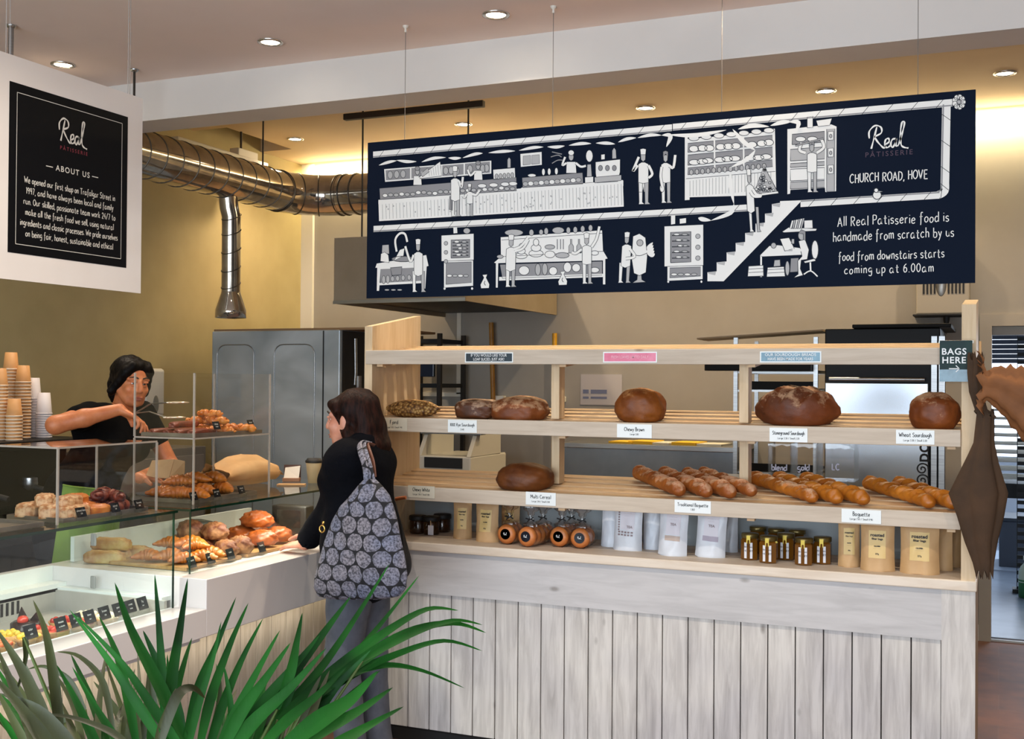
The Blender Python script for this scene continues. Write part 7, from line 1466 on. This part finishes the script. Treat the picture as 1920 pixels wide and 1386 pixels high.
FR = [  # (old, blades as tip ... base in picture pixels, width px, depth at base and tip)
 (0, [L('215,1092 245,1180 300,1290 352,1400', 27, 1.5, 1.55), L('290,1076 298,1170 307,1290 318,1420', 19, 1.5, 1.6), L('352,1084 337,1180 320,1290 318,1420', 24, 1.5, 1.6), L('268,1182 290,1230 330,1320 350,1420', 20, 1.55, 1.6), L('360,1196 345,1245 328,1320 335,1420', 17, 1.55, 1.65)]),
 (0, [L('130,1143 200,1232 262,1325 330,1430', 22, 1.4, 1.5), L('141,1152 228,1242 290,1330 360,1430', 20, 1.42, 1.52), L('185,1155 216,1220 238,1300 260,1420', 19, 1.5, 1.6), L('105,1245 140,1310 175,1386 200,1450', 20, 1.4, 1.5), L('135,1250 175,1320 225,1400 260,1470', 18, 1.4, 1.48)]),
 (1, [L('62,1125 86,1190 102,1290 116,1420', 22, 1.45, 1.5), L('-8,1178 40,1255 75,1335 95,1420', 30, 1.4, 1.48), L('-5,1215 25,1290 60,1370 80,1440', 26, 1.4, 1.5), L('105,1222 150,1232 195,1285 215,1400', 13, 1.5, 1.6), L('52,1255 85,1250 130,1275 160,1330', 12, 1.55, 1.6), L('20,1330 45,1250 48,1210 44,1195', 12, 1.5, 1.5)]),
 (0, [L('443,1119 405,1212 372,1290 345,1400', 19, 1.5, 1.6), L('466,1130 430,1212 395,1310 370,1420', 20, 1.5, 1.62), L('493,1160 452,1240 415,1330 385,1430', 19, 1.52, 1.62), L('415,1165 398,1240 370,1330 350,1420', 15, 1.48, 1.55), L('525,1182 482,1260 438,1345 400,1430', 21, 1.5, 1.6)]),
 (0, [L('567,1149 556,1205 545,1260 520,1330', 20, 1.55, 1.62), L('545,1205 500,1270 450,1340 405,1430', 25, 1.5, 1.58), L('658,1118 605,1190 530,1290 455,1390', 24, 1.55, 1.68), L('600,1190 560,1240 500,1310 440,1390', 22, 1.55, 1.62), L('612,1215 545,1290 470,1360 420,1430', 28, 1.5, 1.58)]),
 (0, [L('731,1056 672,1150 608,1245 520,1350 470,1420', 20, 1.55, 1.78), L('787,1078 706,1180 630,1265 540,1350', 16, 1.6, 1.8), L('860,1145 800,1143 720,1188 620,1262 520,1350', 21, 1.58, 1.78), L('912,1187 848,1169 762,1188 660,1252 560,1330', 23, 1.58, 1.8), L('905,1172 850,1164 770,1190 680,1240', 14, 1.62, 1.8)]),
 (0, [L('905,1221 832,1202 742,1228 650,1272 560,1345', 17, 1.58, 1.76), L('872,1291 792,1258 722,1248 648,1270 570,1330', 15, 1.58, 1.74), L('708,1258 660,1310 600,1350 520,1410', 38, 1.45, 1.55), L('737,1289 670,1335 600,1372 520,1420', 30, 1.45, 1.58), L('757,1325 690,1362 640,1392 580,1430', 26, 1.45, 1.58), L('650,1250 600,1300 540,1350 480,1410', 22, 1.5, 1.6)]),
 (1, [L('60,1340 130,1345 210,1375 260,1420', 16, 1.35, 1.4), L('0,1300 70,1330 120,1386 150,1440', 30, 1.32, 1.4), L('-20,1260 40,1330 90,1400 120,1450', 34, 1.32, 1.4), L('330,1290 318,1320 300,1370 290,1430', 14, 1.4, 1.45), L('385,1310 360,1290 330,1310 300,1400', 22, 1.35, 1.42)]),
]
rr = random.Random(12)
for k in range(5):      # dense inner foliage low in the frame
    bl = []
    for i in range(11):
        bx = rr.uniform(60, 560); a = (bx-320)/320; tx, ty = bx+a*rr.uniform(60, 160)+rr.uniform(-70, 70), rr.uniform(1215, 1330)
        bl.append(([(tx, ty), ((tx*.5+bx*.5)+rr.uniform(-12, 12), (ty+1440)/2-15), (bx, 1450)], rr.uniform(11, 22), rr.uniform(1.5, 1.7), rr.uniform(1.55, 1.85)))
    FR.append((0 if k % 2 else 1, bl))
for fi, (old, bl) in enumerate(FR):
    c = MB(); bases = []
    for bi, (pts, wpx, zb, zt) in enumerate(bl):
        n = len(pts)-1; P = [atd(x, y, zt+(zb-zt)*i/n) for i, (x, y) in enumerate(pts)][::-1]; bases.append(P[0]); blade(c, P, wpx*zb/FPX*.98, fi*31+bi)
    ctr = sum(bases, V((0, 0, 0)))/len(bases)
    fo = c.build('frond', m_leafd if old else m_leaf, pl)
    c = MB(); g0 = V((PX+.03*math.cos(fi*2.4), PY+.03*math.sin(fi*2.4), .33)); low = V((ctr.x*.6+PX*.4, ctr.y*.6+PY*.4, min(b.z for b in bases)-.18))
    c.tube(catmull([g0, V((g0.x*.7+low.x*.3, g0.y*.7+low.y*.3, .65)), low], 5), [.013]*6+[.009]*5, 8)
    for b in bases: c.tube(catmull([low, (low+b)/2+V((0, 0, .02)), b], 4), [.0055-.0005*q_ for q_ in range(9)], 6)
    c.build('rachis', m_stem, fo)
bpy.context.view_layer.update()
